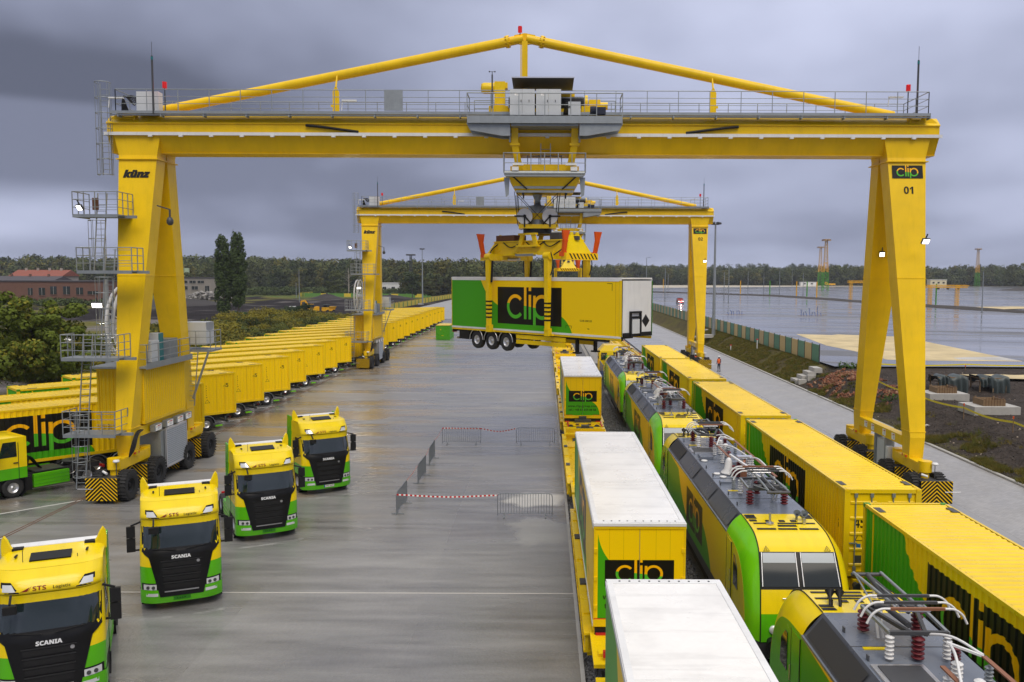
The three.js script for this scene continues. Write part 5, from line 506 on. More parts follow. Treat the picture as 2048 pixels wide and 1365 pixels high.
  new B().rod([-0.42, 3.72, 7.15], [-0.42, 4.05, 7.15], 0.035, 7).rod([-0.42, 3.72, 7.15], [-0.42, 3.76, 7.15], 0.12, 10).mesh('antenna', mat.alu, c); new B().rod([0.6, 3.72, 7.15], [0.6, 3.88, 7.15], 0.05, 7).mesh('antenna', mat.alu, c); for (const k of [0, 1]) { const hb = new B().lathe([[0.03, -0.25], [0.04, 0], [0.11, 0.14], [0.105, 0.14], [0.03, 0]], M4(0.5 + k * 0.2, 3.88, 6.75 + k * 0.05, 0.9, -0.25), 10); hb.box(0.5 + k * 0.2, 3.78, 6.7, 0.05, 0.14, 0.08).mesh('air_horn', e > 0 ? mat.galv : mat.black, c); }
  return c;
}
function makePanto(p, z, dir) {                                // folded single-arm pantograph; knee towards dir
  const g = new THREE.Group(); g.name = 'pantograph'; g.position.set(0, 3.78, z); if (dir < 0) g.rotation.y = Math.PI; p.add(g);
  for (const [x, zz] of [[-0.55, 0.6], [0.55, 0.6], [0, -0.7]]) put(insC, 'insulator', mat.maroon, g, M4(x, 0, zz));
  const b = new B(); b.bar([-0.6, 0.5, 0.6], [0.6, 0.5, 0.6], 0.09, 0.09).bar([-0.5, 0.5, 0.6], [-0.12, 0.5, -0.75], 0.07, 0.07).bar([0.5, 0.5, 0.6], [0.12, 0.5, -0.75], 0.07, 0.07).rod([-0.4, 0.56, 0.5], [0.4, 0.56, 0.5], 0.07, 8).rod([0.15, 0.55, 0.4], [0.1, 0.58, -0.5], 0.06, 8).mesh('base_frame', mat.darkSteel, g);
  new B().rod([0, 0.58, 0.5], [0, 0.72, 1.9], 0.075, 10, 0.055).rod([-0.25, 0.56, 0.55], [-0.1, 0.66, 1.85], 0.03, 6).rod([-0.35, 0.72, 1.9], [0.35, 0.72, 1.9], 0.045, 8).mesh('lower_arm', mat.darkSteel, g);
  new B().rod([-0.3, 0.76, 1.9], [-0.22, 0.82, -0.3], 0.035, 7).rod([0.3, 0.76, 1.9], [0.22, 0.82, -0.3], 0.035, 7).rod([0, 0.7, 1.8], [0, 0.78, -0.2], 0.02, 5).mesh('upper_arm', mat.galv, g);
  for (const [zz, k] of [[-0.62, 0], [-0.3, 1], [0.05, 1]]) { const h = new B().bar([-0.52, 0.95, zz], [0.52, 0.95, zz], 0.06, 0.05).mesh('contact_strip', k ? mat.darkSteel : mat.copper, g); for (const s of [-1, 1]) new B().tube([[s * 0.5, 0.95, zz], [s * 0.7, 0.94, zz], [s * 0.86, 0.84, zz], [s * 0.96, 0.66, zz]], 0.024, 10, 6).mesh('horn', mat.porcelain, h); }
  new B().rod([-0.3, 0.86, -0.5], [0.3, 0.86, -0.5], 0.025, 6).rod([-0.3, 0.86, -0.12], [0.3, 0.86, -0.12], 0.025, 6).rod([-0.3, 0.86, -0.5], [-0.3, 0.86, -0.12], 0.02, 5).rod([0.3, 0.86, -0.5], [0.3, 0.86, -0.12], 0.02, 5).rod([-0.2, 0.82, -0.3], [-0.28, 0.94, -0.3], 0.02, 5).rod([0.2, 0.82, -0.3], [0.28, 0.94, -0.3], 0.02, 5).mesh('head_frame', mat.alu, g);
  for (const q of [-1, 1]) new B().bar([q * 0.6, 0.52, 0.6], [q * 0.55, 0.52, -0.75], 0.06, 0.06).rod([q * 0.42, 0.6, 0.5], [q * 0.3, 0.78, 1.85], 0.022, 5).mesh('side_strut', mat.galv, g); new B().bar([-0.56, 0.52, -0.72], [0.56, 0.52, -0.72], 0.08, 0.07).rod([-0.15, 0.6, 0.1], [-0.05, 0.66, 1.3], 0.05, 7).mesh('balance_spring', mat.darkSteel, g); for (const q of [-1, 1]) put(insA, 'insulator', mat.porcelain, g, M4(q * 0.55, 0, -0.72, 0, 0, 0, [1.1, 1.15, 1.1]));
  new B().tube([[0.3, 0.02, 0.2], [0.32, 0.3, 0.25], [0.26, 0.5, 0.45]], 0.03, 8, 5).tube([[0.4, 0.02, 0.2], [0.42, 0.3, 0.25], [0.36, 0.5, 0.45]], 0.03, 8, 5).mesh('jumper_leads', mat.porcelain, g);
}
function makeLoco(label) {
  const l = thing('electric_locomotive', label, 'locomotive', [0, 0, 0], 0, 'electric locomotives coupled on the middle track'), n = CB;
  for (const s of [-1, 1]) { const sd = new B().patch((u, v) => [s * LX, mix(LY0 - 0.25, LYS, v), mix(-n, n, u)], 1, 1); put(sd.geo(true), 'side_wall', decal(locoSide, { roughness: 0.3 }), l, s < 0 ? null : M4(0, 0, 0)); new B().face([s * LX, LYS, -n], [s * LX, LYS, n], [s * LXR, LYR, n], [s * LXR, LYR, -n]).mesh('roof_shoulder', mat.locoDark, l); for (const [a, b] of [[-6.0, -3.4], [-3.2, -0.2], [0.1, 2.9], [3.1, 6.0]]) { const gr = new B().face([s * (LX - 0.05), LYS + 0.09, a], [s * (LX - 0.05), LYS + 0.09, b], [s * (LXR + 0.06), LYR - 0.04, b], [s * (LXR + 0.06), LYR - 0.04, a]).mesh('shoulder_panel', a < -3.3 ? mat.under : mat.locoDark, l); gr.position.set(s * 0.012, 0.012, 0); } new B().box(s * (LX - 0.01), LYS, 0, 0.06, 0.06, n * 2).mesh('gutter', mat.locoGrey, l); }
  new B().face([LX, 0.75, -n], [LX, LYS, -n], [LXR, LYR, -n], [-LXR, LYR, -n], [-LX, LYS, -n], [-LX, 0.75, -n]).face([LX, 0.75, n], [LX, LYS, n], [LXR, LYR, n], [-LXR, LYR, n], [-LX, LYS, n], [-LX, 0.75, n]).box(0, 0.95, 0, 2.9, 0.5, 17.2).mesh('body_frame', mat.under, l);
  const rf = new B().box(0, LYR - 0.02, 0, LXR * 2, 0.04, n * 2).mesh('roof', mat.locoGrey, l); for (const z of [-4.5, -1.5, 1.6, 4.4]) new B().box(0, LYR + 0.004, z, LXR * 2, 0.01, 0.025).mesh('roof_seam', mat.locoDark, rf);
  makeCab(l, 1); makeCab(l, -1); makePanto(l, 4.6, 1); makePanto(l, -4.6, -1);
  // roof gear
  const bus = new B(); for (const [x, z0, z1] of [[0.78, -3.0, 3.4], [-0.15, -2.6, 0.4]]) bus.bar([x, LYR + 0.5, z0], [x, LYR + 0.5, z1], 0.09, 0.03); bus.mesh('bus_bar', mat.copper, l); new B().bar([-0.15, LYR + 0.62, 0.4], [0.1, LYR + 0.62, 3.2], 0.08, 0.06).bar([0.78, LYR + 0.5, -3], [0.25, LYR + 0.62, -3.3], 0.06, 0.04).mesh('bus_bar', mat.porcelain, l);
  for (const [x, z] of [[0.78, -2.8], [0.78, -1.4], [0.78, 0], [0.78, 1.5], [0.78, 3], [-0.15, -2.4], [-0.15, -0.9], [0.05, 2.6], [-0.6, 3.1]]) put(insA, 'insulator', (z * 10 | 0) % 3 ? mat.galv : mat.porcelain, l, M4(x, LYR, z));
  for (const [x, z] of [[0.15, 0.9], [0.42, 0.95], [0.2, -2.0]]) put(insB, 'bushing', mat.porcelain, l, M4(x, LYR, z)); put(insA, 'insulator', mat.maroon, l, M4(-0.2, LYR, 1.3)); new B().lathe([[0, 0], [0.3, 0], [0.28, 0.08], [0.16, 0.2], [0.12, 0.5], [0.06, 0.6], [0, 0.62]], M4(-0.3, LYR, 0.9), 16).mesh('circuit_breaker', mat.porcelain, l); new B().box(0.28, LYR + 0.66, 0.92, 0.55, 0.05, 0.3).mesh('breaker_plate', mat.alu, l); new B().bar([0.3, LYR + 0.55, 0.9], [0.05, LYR + 0.5, 1.7], 0.08, 0.05).box(0.05, LYR + 0.3, 1.75, 0.2, 0.5, 0.2).mesh('earthing_switch', mat.copper, l); new B().box(-0.05, LYR + 0.15, 1.3, 0.2, 0.3, 0.2).mesh('isolator', mat.maroon, l);
  for (const [z, w, d] of [[-3.2, 1.0, 0.9], [3.0, 0, 0]]) if (w) { new B().box(-0.5, LYR + 0.02, z, w, 0.05, d).mesh('vent_frame', mat.alu, l); new B().box(-0.5, LYR + 0.05, z, w - 0.2, 0.03, d - 0.2).mesh('vent_mesh', mat.darkSteel, l); }
  for (const [x, z] of [[-0.75, 1.0], [-0.62, 1.5], [-0.8, -1.2]]) new B().lathe([[0, 0.06], [0.11, 0.06], [0.13, 0.03], [0.1, 0]], M4(x, LYR, z), 12).mesh('roof_vent', mat.porcelain, l); for (let k = 0; k < 9; k++) new B().box(-0.95, LYR + 0.05, -5.2 + k * 1.3, 0.03, 0.12, 0.1).mesh('lifting_lug', mat.locoDark, l); new B().box(-0.6, LYR + 0.01, 3.4, 0.5, 0.02, 0.1).box(-0.6, LYR + 0.01, -4.4, 0.5, 0.02, 0.1).mesh('warning_plate', mat.truckYellow, l);
  const R = rng(4); for (let k = 0; k < 9; k++) { const z = -3.4 + k * 0.8, x = -0.35 + 0.9 * R(); put(R() > 0.5 ? insA : insB, 'insulator', R() > 0.45 ? mat.porcelain : (R() > 0.5 ? mat.galv : mat.maroon), l, M4(x, LYR, z, 0, 0, 0, 0.8 + 0.4 * R())); }
  for (const [x0, z0, x1, z1, h] of [[0.35, -3.4, -0.2, -1.8, 0.56], [0.42, 0.95, 0.78, 2.2, 0.6], [-0.45, 2.2, 0.3, 3.6, 0.5], [-0.3, -1.2, 0.45, 0.6, 0.66], [0.78, -3.0, 0.1, -4.0, 0.52]]) new B().tube([[x0, LYR + h, z0], [(x0 + x1) / 2, LYR + h + 0.12, (z0 + z1) / 2], [x1, LYR + h - 0.04, z1]], 0.028, 12, 6).mesh('roof_cable', mat.porcelain, l);
  for (const [x, z, w, d, h] of [[-0.62, -1.9, 0.5, 0.7, 0.1], [0.45, 2.4, 0.35, 0.5, 0.16], [-0.7, 2.3, 0.4, 0.3, 0.08], [0.4, -0.6, 0.5, 0.35, 0.14]]) new B().box(x, LYR + h / 2, z, w, h, d).mesh('equipment_box', mat.locoGrey, l);
  // running gear
  for (const e of [-1, 1]) { const b = new B(); for (const s of [-1, 1]) b.box(s * 1.1, 0.7, e * 5.2, 0.2, 0.35, 3.6).box(s * 1.2, 0.5, e * 5.2, 0.2, 0.3, 1.0); b.box(0, 0.6, e * 5.2, 1.8, 0.3, 0.6).mesh('bogie_frame', mat.under, l); for (const k of [-1.3, 1.3]) for (const s of [-1, 1]) put(rwTyre, 'wheel', mat.darkSteel, l, M4(s * 0.75, 0.6, e * 5.2 + k, 0, 0, 0, 1.3)); } new B().box(0, 0.5, 0, 2.6, 0.6, 4.6).mesh('transformer_tank', mat.under, l);
  return l;
}
const loco0 = makeLoco('nearest electric locomotive, cut by the bottom edge, its far pantograph in view'); loco0.position.set(track[1], 0, -11.8);
copy(loco0, 'second electric locomotive with lime cab cheek and blinds behind both windscreens', [track[1], 0, -31.9]); copy(loco0, 'third electric locomotive in the coupled line', [track[1], 0, -51.5]); copy(loco0, 'farthest electric locomotive, in front of the shunting locomotive', [track[1], 0, -71.1]);
// shunting locomotive beyond them
{ const s = thing('shunting_locomotive', 'yellow and green diesel shunter with side railing beyond the electric locomotives', 'locomotive', [track[1], 0, -88.5]);
  new B().box(0, 1.1, 0, 2.9, 0.3, 13).mesh('deck', mat.under, s); loft(new B(), rect(-0.95, 0.95, 1.2, 6.2, 1.25), rect(-0.8, 0.8, 1.4, 6.0, 2.9)).mesh('hood', mat.green, s); loft(new B(), rect(-0.95, 0.95, -6.3, -1.6, 1.25), rect(-0.85, 0.85, -6.2, -1.6, 2.8)).mesh('hood', mat.yellow, s); const cb = loft(new B(), rect(-1.45, 1.45, -1.6, 1.3, 1.25), rect(-1.42, 1.42, -1.5, 1.1, 3.3)); loft(cb, rect(-1.42, 1.42, -1.5, 1.1, 3.3), rect(-0.9, 0.9, -1.3, 0.9, 3.9)); cb.mesh('cab', mat.yellow, s); for (const q of [-1, 1]) { new B().box(q * 0.95, 2.8, 1.24, 0.6, 0.7, 0.03, -0.08).mesh('cab_window', mat.glass, s); new B().box(q * 1.44, 2.8, -0.2, 0.03, 0.7, 1.6).mesh('side_window', mat.glass, s); } const r = new B(); railing(r, [[-1.4, 1.25, 1.5], [-1.4, 1.25, 6.3], [-0.4, 1.25, 6.4]], 1.1, 1.0, 0.025, 2); railing(r, [[1.4, 1.25, 1.5], [1.4, 1.25, 6.3]], 1.1, 1.0, 0.025, 2); r.mesh('handrail', mat.blue, s); new B().rod([0.3, 2.9, 3], [0.3, 3.4, 3], 0.1, 10).mesh('exhaust_pipe', mat.darkSteel, s); new B().box(0, 2.95, 4.6, 1.2, 0.1, 1.6).mesh('radiator_grille', mat.darkSteel, s); for (const e of [-3.8, 3.8]) { for (const k of [-1, 1]) for (const q of [-1, 1]) put(rwTyre, 'wheel', mat.darkSteel, s, M4(q * 0.75, 0.5, e + k, 0, 0, 0, 1.08)); new B().box(0, 0.7, e, 2.2, 0.3, 2.6).mesh('bogie_frame', mat.under, s); } for (const e of [-1, 1]) for (const q of [-1, 1]) new B().rod([q * 0.87, 1.03, e * 6.5], [q * 0.87, 1.03, e * 6.95], 0.12, 10).rod([q * 0.87, 1.03, e * 6.95], [q * 0.87, 1.03, e * 7], 0.24, 14).mesh('buffer', mat.black, s); }
// ---------------------------------------------------------------- tractor units (front towards local +z, bumper face at z = 0)
const stsTex = canvasTex(640, 128, (x, w, h) => { x.clearRect(0, 0, w, h); x.fillStyle = '#7a1414'; x.beginPath(); x.moveTo(4, 104); x.lineTo(120, 44); x.lineTo(92, 100); x.closePath(); x.fill(); x.strokeStyle = '#7a1414'; x.lineWidth = 4; x.beginPath(); x.moveTo(104, 100); x.lineTo(140, 34); x.stroke(); x.save(); x.translate(150, 100); x.scale(1.25, 1); x.font = 'bold 86px sans-serif'; x.fillText('STS', 0, 0); x.restore(); x.fillStyle = '#2a1c0c'; x.font = 'bold 60px sans-serif'; x.fillText('Logistic', 395, 98); });
const makerTex = canvasTex(512, 96, (x, w, h) => { x.clearRect(0, 0, w, h); x.save(); x.translate(w / 2, 80); x.scale(1.18, 1); x.font = 'bold 92px sans-serif'; x.textAlign = 'center'; x.fillStyle = x.strokeStyle = '#d9dbdf'; x.lineWidth = 5; x.fillText('SCANIA', 0, 0); x.strokeText('SCANIA', 0, 0); x.restore(); });
const plateTex = n => canvasTex(256, 64, (x, w, h) => { x.fillStyle = '#e9e9e4'; x.fillRect(0, 0, w, h); x.fillStyle = '#2450a0'; x.fillRect(0, 0, 26, h); x.fillStyle = '#14140f'; x.font = 'bold 50px sans-serif'; x.fillText(n, 36, 50); });
const greenPlateTex = canvasTex(256, 64, (x, w, h) => { x.fillStyle = '#2f7d1a'; x.fillRect(0, 0, w, h); x.fillStyle = '#10240a'; x.font = 'bold 46px sans-serif'; x.fillText('C.L.I.P', 46, 50); });
const prof = [[0.28, -0.05], [0.5, 0], [0.8, 0.0], [1.4, -0.02], [1.95, -0.06], [2.04, -0.12], [2.5, -0.24], [2.98, -0.38], [3.0, -0.26], [3.12, -0.25], [3.32, -0.36], [3.55, -0.62], [3.66, -1.0], [3.72, -1.5], [3.76, -2.1]];
const zAt = y => { for (let i = 0; i < prof.length - 1; i++) if (y <= prof[i + 1][0]) return mix(prof[i][1], prof[i + 1][1], clamp((y - prof[i][0]) / (prof[i + 1][0] - prof[i][0]))); return prof[prof.length - 1][1]; };
const hw = y => y < 2 ? 1.25 : mix(1.25, 1.19, clamp((y - 2) / 1.2));
const zFront = (x, y) => zAt(y) - 0.36 * Math.pow(Math.abs(x) / hw(y), 5);
let back = -2.25;
// shell ring: u 0..1 runs left side -> front -> right side
const ring = (u, y, off = 0) => { const w = hw(y), zc = zFront(w, y); if (u < 0.25) return [-(w + off), y, mix(back, zc, u / 0.25)]; if (u > 0.75) return [w + off, y, mix(zc, back, (u - 0.75) / 0.25)]; const t = (u - 0.25) / 0.5 * 2 - 1, x = w * (0.55 * t + 0.45 * Math.sin(t * Math.PI / 2)); return [x * (1 + off / w), y, zFront(x, y) + off]; };
const shell = (y0, y1, nv = 3, off = 0) => new B().patch((u, v) => ring(u, mix(y0, y1, v), off), 44, nv);
// patch that hugs the front: x limits are functions of y
const front = (xa, xb, y0, y1, off, nu = 8, nv = 4) => new B().patch((u, v) => { const y = mix(y0, y1, v), x = mix(xa(y), xb(y), u); return [x, y, zFront(x, y) + off]; }, nu, nv);
const K = v => () => v;
function makeTruck(label, plate, o = {}) {
  back = o.low ? -2.0 : -2.25;
  const t = thing('tractor_unit', label, 'truck', [0, 0, 0], 0, 'tractor units parked on the yard');
  shell(0.95, 1.5).mesh('lower_cab', mat.truckGreen, t); shell(1.5, 3.0, 6).mesh('mid_cab', mat.truckYellow, t); const nose = (y0, y1, off) => new B().patch((u, v) => ring(mix(0.2, 0.8, u), mix(y0, y1, v), off), 44, 3); nose(0.28, 0.74, 0.012).mesh('bumper', mat.truckGreen, t); nose(0.74, 0.95, -0.01).mesh('lamp_band', mat.truckGreen, t); for (const s of [-1, 1]) new B().box(s * 1.12, 0.6, -2.05, 0.2, 0.7, 0.3).mesh('step_panel', mat.plastic, t);
  const high = !o.low, add = (b, n, m) => high ? b().mesh(n, m, t) : null;
  if (!high) new B().patch((u, v) => { const w = 1.2, x = (u * 2 - 1) * w; return [x, 2.98 + 0.1 * Math.sin(v * Math.PI) * (1 - Math.pow(u * 2 - 1, 4)), mix(zFront(x, 3.0), back, v)]; }, 12, 6).box(0, 1.95, back, 2.4, 2.1, 0.04).mesh('roof', mat.truckYellow, t);
  // roof: loft of the brow over the top
  if (high) {
  new B().patch((u, v) => { const y = mix(2.99, 3.55, v); return ring(u, y, 0.02); }, 44, 10).mesh('brow', mat.truckYellow, t);
  const roofP = (u, v) => { const y = mix(3.55, 3.76, Math.pow(v, 0.8)), zz = mix(zAt(3.55), -2.0, v), w = hw(y) + 0.02 - 0.1 * Math.pow(v, 0.5) * 0, t0 = u * 2 - 1, x = w * (0.55 * t0 + 0.45 * Math.sin(t0 * Math.PI / 2)); return [x, mix(3.55, 3.74, Math.sqrt(v)) - 0.16 * Math.pow(Math.abs(t0), 6) * v, zz - 0.34 * Math.pow(Math.abs(x) / w, 5) * (1 - v)]; };
  const roof = new B().patch(roofP, 24, 10).mesh('roof', mat.truckYellow, t); const rs = new B(); for (const s of [-1, 1]) rs.face([s * (hw(3.55) + 0.018), 3.55, zFront(hw(3.55), 3.55)], [s * (hw(3.5) + 0.018), 3.55, back], [s * (hw(3.5) + 0.018), 3.58, -2.0], [s * (hw(3.5) + 0.018), 3.57, -1.2]); rs.face([-1.19, 0.95, back], [1.19, 0.95, back], [1.19, 3.55, back], [-1.19, 3.55, back]); rs.mesh('rear_wall', mat.truckYellow, t);
  new B().box(0, 3.75, -2.12, 2.1, 0.03, 0.3, 0.08).mesh('deflector', mat.white, t);
  for (const s of [-1, 1]) { const fin = new B().ext([[0, -0.14], [0.4, -0.14], [0.41, 0.16], [0.385, 0.36], [0.34, 0.44], [0.28, 0.36], [0.2, 0.18], [0.08, 0]], 0.05, s > 0 ? M4(0.84, 3.66, -1.85, 0, 0.3) : M4(-0.84, 3.66, -1.8, 0, Math.PI - 0.3), 0.015); fin.mesh('roof_fin', mat.truckYellow, t); loft(new B(), rect(s * 1.22 - 0.03, s * 1.22 + 0.03, -3.0, -2.2, 0.95), rect(s * 1.2 - 0.03, s * 1.2 + 0.03, -2.85, -2.2, 3.75)).mesh('side_fairing', mat.truckGreen, t); new B().box(s * 0.85, 3.72, -1.9, 0.26, 0.1, 0.2).box(s * 0.82, 3.68, -1.55, 0.05, 0.03, 0.75, -0.14).mesh('roof_strip', mat.plastic, t); }
  new B().box(0, 3.695, -1.12, 0.95, 0.05, 0.42, 0.2).mesh('roof_hatch', mat.gloss, t); for (const s of [-1, 1]) new B().box(s * 0.62, 3.6, -0.95, 0.1, 0.06, 0.1).rod([s * 0.62, 3.6, -0.95], [s * 0.62, s < 0 ? 3.95 : 3.72, -0.98], 0.008, 4).mesh('roof_aerial', mat.plastic, t);
  }
  // glass
  const ws = front(K(-1.13), K(1.13), 2.07, 2.96, 0.014, 16, 6).mesh('windscreen', mat.glass, t); front(K(-1.18), K(1.18), 1.98, 2.99, 0.006, 16, 6).mesh('windscreen_seal', mat.gloss, t); new B().box(0, 2.15, -0.75, 2.0, 0.1, 0.6).mesh('dashboard', mat.plastic, ws);
  for (const s of [-1, 1]) { new B().bar([s * 0.15, 2.03, 0.0], [s * 0.85, 2.1, -0.1], 0.03, 0.02).mesh('wiper', mat.plastic, t); new B().face([s * 1.256, 2.05, -0.72], [s * 1.256, 2.05, -1.55], [s * 1.215, 2.8, -1.55], [s * 1.225, 2.8, -0.95]).mesh('side_window', mat.glass, t); new B().box(s * 1.254, 1.75, -1.62, 0.012, 2.0, 0.025).mesh('door_gap', mat.black, t); new B().box(s * 1.28, 1.75, -1.48, 0.03, 0.05, 0.2).mesh('door_handle', mat.plastic, t); }
  // grille
  const gx = y => y > 1.8 ? mix(0.97, 1.2, clamp((y - 1.8) / 0.2)) : mix(0.66, 0.97, clamp((y - 0.5) / 1.3)); const gr = front(y => -gx(y), gx, 0.5, 2.02, 0.026, 12, 14).mesh('grille_panel', mat.gloss, t);
  for (let k = 0; k < 4; k++) { const y = 0.78 + k * 0.24; front(K(-0.52 - k * 0.02), K(0.52 + k * 0.02), y, y + 0.16, 0.034, 6, 1).mesh('grille_mesh', mat.plastic, gr); front(K(-0.56 - k * 0.02), K(0.56 + k * 0.02), y + 0.165, y + 0.205, 0.06, 6, 1).mesh('grille_rib', mat.rib, gr); } front(K(-0.52), K(0.52), 0.66, 0.7, 0.06, 6, 1).mesh('chrome_strip', mat.steel, gr); for (const s of [-1, 1]) for (const y of [1.05, 1.4, 1.66]) front(K(s * 0.6), K(s * gx(y) * 0.98), y, y + 0.012, 0.045, 4, 1).mesh('grille_crease', mat.plastic, gr);
  front(K(-0.38), K(0.38), 1.72, 1.87, 0.04, 6, 1).mesh('maker_lettering', cut(makerTex), t, { uv: true }); new B().add(new THREE.CylinderGeometry(0.05, 0.05, 0.02, 12), M4(0.52, 1.6, zFront(0.52, 1.6) + 0.04, Math.PI / 2)).mesh('badge', mat.steel, t);
  if (high) front(K(-0.62), K(0.56), 3.05, 3.26, 0.03, 8, 3).mesh('company_lettering', cut(stsTex), t, { uv: true });
  for (const s of [-1, 1]) { const a = s < 0 ? K(-1.2) : K(0.72), b = s < 0 ? K(-0.72) : K(1.2); const hl = front(a, b, 0.72, 0.97, 0.012, 6, 2).mesh('headlight', mat.gloss, t); front(s < 0 ? K(-1.15) : K(0.76), s < 0 ? K(-0.76) : K(1.15), 0.75, 0.93, 0.02, 6, 2).mesh('lens', mat.lamp, hl); for (const q of [0.86, 1.02]) { const z = zFront(q, 0.83) + 0.028; new B().add(new THREE.CylinderGeometry(0.055, 0.055, 0.02, 12), M4(s * q, 0.83, z, Math.PI / 2, s * 0.25)).mesh('reflector', mat.darkSteel, hl); } front(s < 0 ? K(-1.08) : K(0.72), s < 0 ? K(-0.72) : K(1.08), 0.53, 0.63, 0.02, 4, 1).mesh('fog_lamp', mat.lamp, t);
    if (high) { const vl = front(s < 0 ? K(-1.05) : y => mix(0.62, 0.82, (y - 3.06) / 0.26), s < 0 ? y => -mix(0.62, 0.82, (y - 3.06) / 0.26) : K(1.05), 3.06, 3.32, 0.034, 4, 2).mesh('visor_lamp', mat.gloss, t); front(s < 0 ? K(-1.01) : y => mix(0.7, 0.8, (y - 3.1) / 0.17), s < 0 ? y => -mix(0.7, 0.8, (y - 3.1) / 0.17) : K(1.01), 3.11, 3.27, 0.042, 4, 2).mesh('lens', mat.lamp, vl); }
    const m = new B().box(s * 1.5, 2.62, -0.55, 0.26, 0.36, 0.12).box(s * 1.5, 2.18, -0.55, 0.26, 0.44, 0.12).bar([s * 1.2, 2.92, -0.6], [s * 1.5, 2.82, -0.55], 0.05, 0.05).bar([s * 1.22, 1.98, -0.6], [s * 1.5, 2.0, -0.55], 0.05, 0.05).box(s * 1.5, 2.42, -0.58, 0.1, 0.1, 0.06).mesh('side_mirror', mat.plastic, t); }
  new B().bar([-0.8, 3.05, -0.2], [-0.8, 2.9, 0.05], 0.05, 0.05).box(-0.8, 2.76, 0.06, 0.3, 0.2, 0.1).mesh('front_mirror', mat.plastic, t);
  front(K(-0.26), K(0.26), 0.36, 0.48, 0.03, 3, 1).mesh('number_plate', decal(plate ? plateTex(plate) : greenPlateTex), t, { uv: true });
  // chassis and running gear
  new B().box(0.42, 0.85, -3.2, 0.1, 0.26, 5.4).box(-0.42, 0.85, -3.2, 0.1, 0.26, 5.4).box(0, 0.9, -5.8, 1.0, 0.2, 0.15).box(0, 0.75, -1.2, 2.0, 0.5, 2.0).mesh('chassis', mat.under, t); new B().box(0, 1.0, -3.3, 1.3, 0.05, 1.4).mesh('deck_plate', mat.darkSteel, t); for (let k = 0; k < 6; k++) new B().tube([[-0.4 + k * 0.12, 1.2, -2.4], [-0.35 + k * 0.12, 1.75, -2.55], [-0.3 + k * 0.1, 1.3, -2.9], [-0.2 + k * 0.08, 1.05, -3.1]], 0.025, 10, 4).mesh('air_hose', mat.black, t);
  new B().lathe([[0.15, 0.06], [0.5, 0.06], [0.52, 0], [0.1, -0.02]], M4(0, 1.16, -4.7), 20).box(0, 1.05, -4.7, 0.9, 0.14, 0.5).mesh('fifth_wheel', mat.darkSteel, t); for (const s of [-1, 1]) { const sk = loft(new B(), rect(s * 1.12 - 0.1, s * 1.12 + 0.1, -4.0, -2.3, 0.35), rect(s * 1.12 - 0.1, s * 1.12 + 0.1, -4.0, -2.3, 1.0)).mesh('side_skirt', mat.truckGreen, t); for (const y of [0.5, 0.68, 0.86]) new B().box(s * 1.225, y, -3.15, 0.012, 0.02, 1.68).mesh('crease', mat.green, sk); for (const [z, m] of [[-1.35, 1], [-4.9, 2]]) { wheel(t, s * 1.05, 0.5, z, rtTyre, rtRim, mat.alu, s > 0 ? 0 : Math.PI); new B().add(new THREE.CylinderGeometry(0.62, 0.62, 0.45, 16, 1, true, 0, Math.PI), M4(s * 1.04, 0.52, z, 0, 0, Math.PI / 2).multiply(M4(0, 0, 0, 0, Math.PI))).mesh('wheel_arch', mat.plastic, t); } new B().box(s * 0.8, 0.8, -5.85, 0.45, 0.14, 0.08).mesh('tail_lamp', mat.red, t); }
  return t;
}
const R0 = Math.PI / 180;
const truck0 = makeTruck('nearest tractor unit at the left edge, cut off by the bottom', null); truck0.position.set(-12.45, 0, -20.75); truck0.rotation.y = 24 * R0;
const tk2 = copy(truck0, 'second nearest tractor unit, a clear lane on its right', [-11.93, 0, -27.35], 23 * R0), tk3 = copy(truck0, 'third tractor unit, with a green front plate', [-11.43, 0, -34.7], 29 * R0), tk4 = copy(truck0, 'farthest tractor unit in the yard, with a white number plate', [-10.85, 0, -42.3], 33 * R0);
tk4.traverse(o => { if (o.name === 'number_plate') o.material = decal(plateTex('PPO 60PG')); });
const tk5 = makeTruck('low cab tractor with green skirts at the left edge, before the logo container', null, { low: true }); tk5.position.set(-27.95, 0, -40.9); tk5.rotation.y = -37 * R0;
// ---------------------------------------------------------------- crowd barriers and tape on the yard
function makeBarrier(label) { const b = thing('crowd_barrier', label, 'barrier', [0, 0, 0], 0, 'steel crowd barriers round the taped square'); const W = 2.5, H = 1.08, f = new B().tube([[-W / 2, 0.06, 0], [-W / 2, H - 0.12, 0], [-W / 2 + 0.04, H - 0.03, 0], [-W / 2 + 0.14, H, 0], [0, H, 0], [W / 2 - 0.14, H, 0], [W / 2 - 0.04, H - 0.03, 0], [W / 2, H - 0.12, 0], [W / 2, 0.06, 0]], 0.019, 60, 6).rod([-W / 2, 0.16, 0], [W / 2, 0.16, 0], 0.016, 6).mesh('frame', mat.barrierSteel, b); for (let k = 1; k < 20; k++) put(barG, 'bar', mat.barrierSteel, b, M4(-W / 2 + k * W / 20, 0, 0)); for (const s of [-1, 1]) new B().box(s * 0.95, 0.03, 0, 0.05, 0.03, 0.6).box(s * 0.95, 0.1, 0, 0.04, 0.14, 0.04).mesh('foot', mat.galv, b); return b; }
const barG = new B().rod([0, 0.16, 0], [0, 1.08, 0], 0.011, 5).geo();
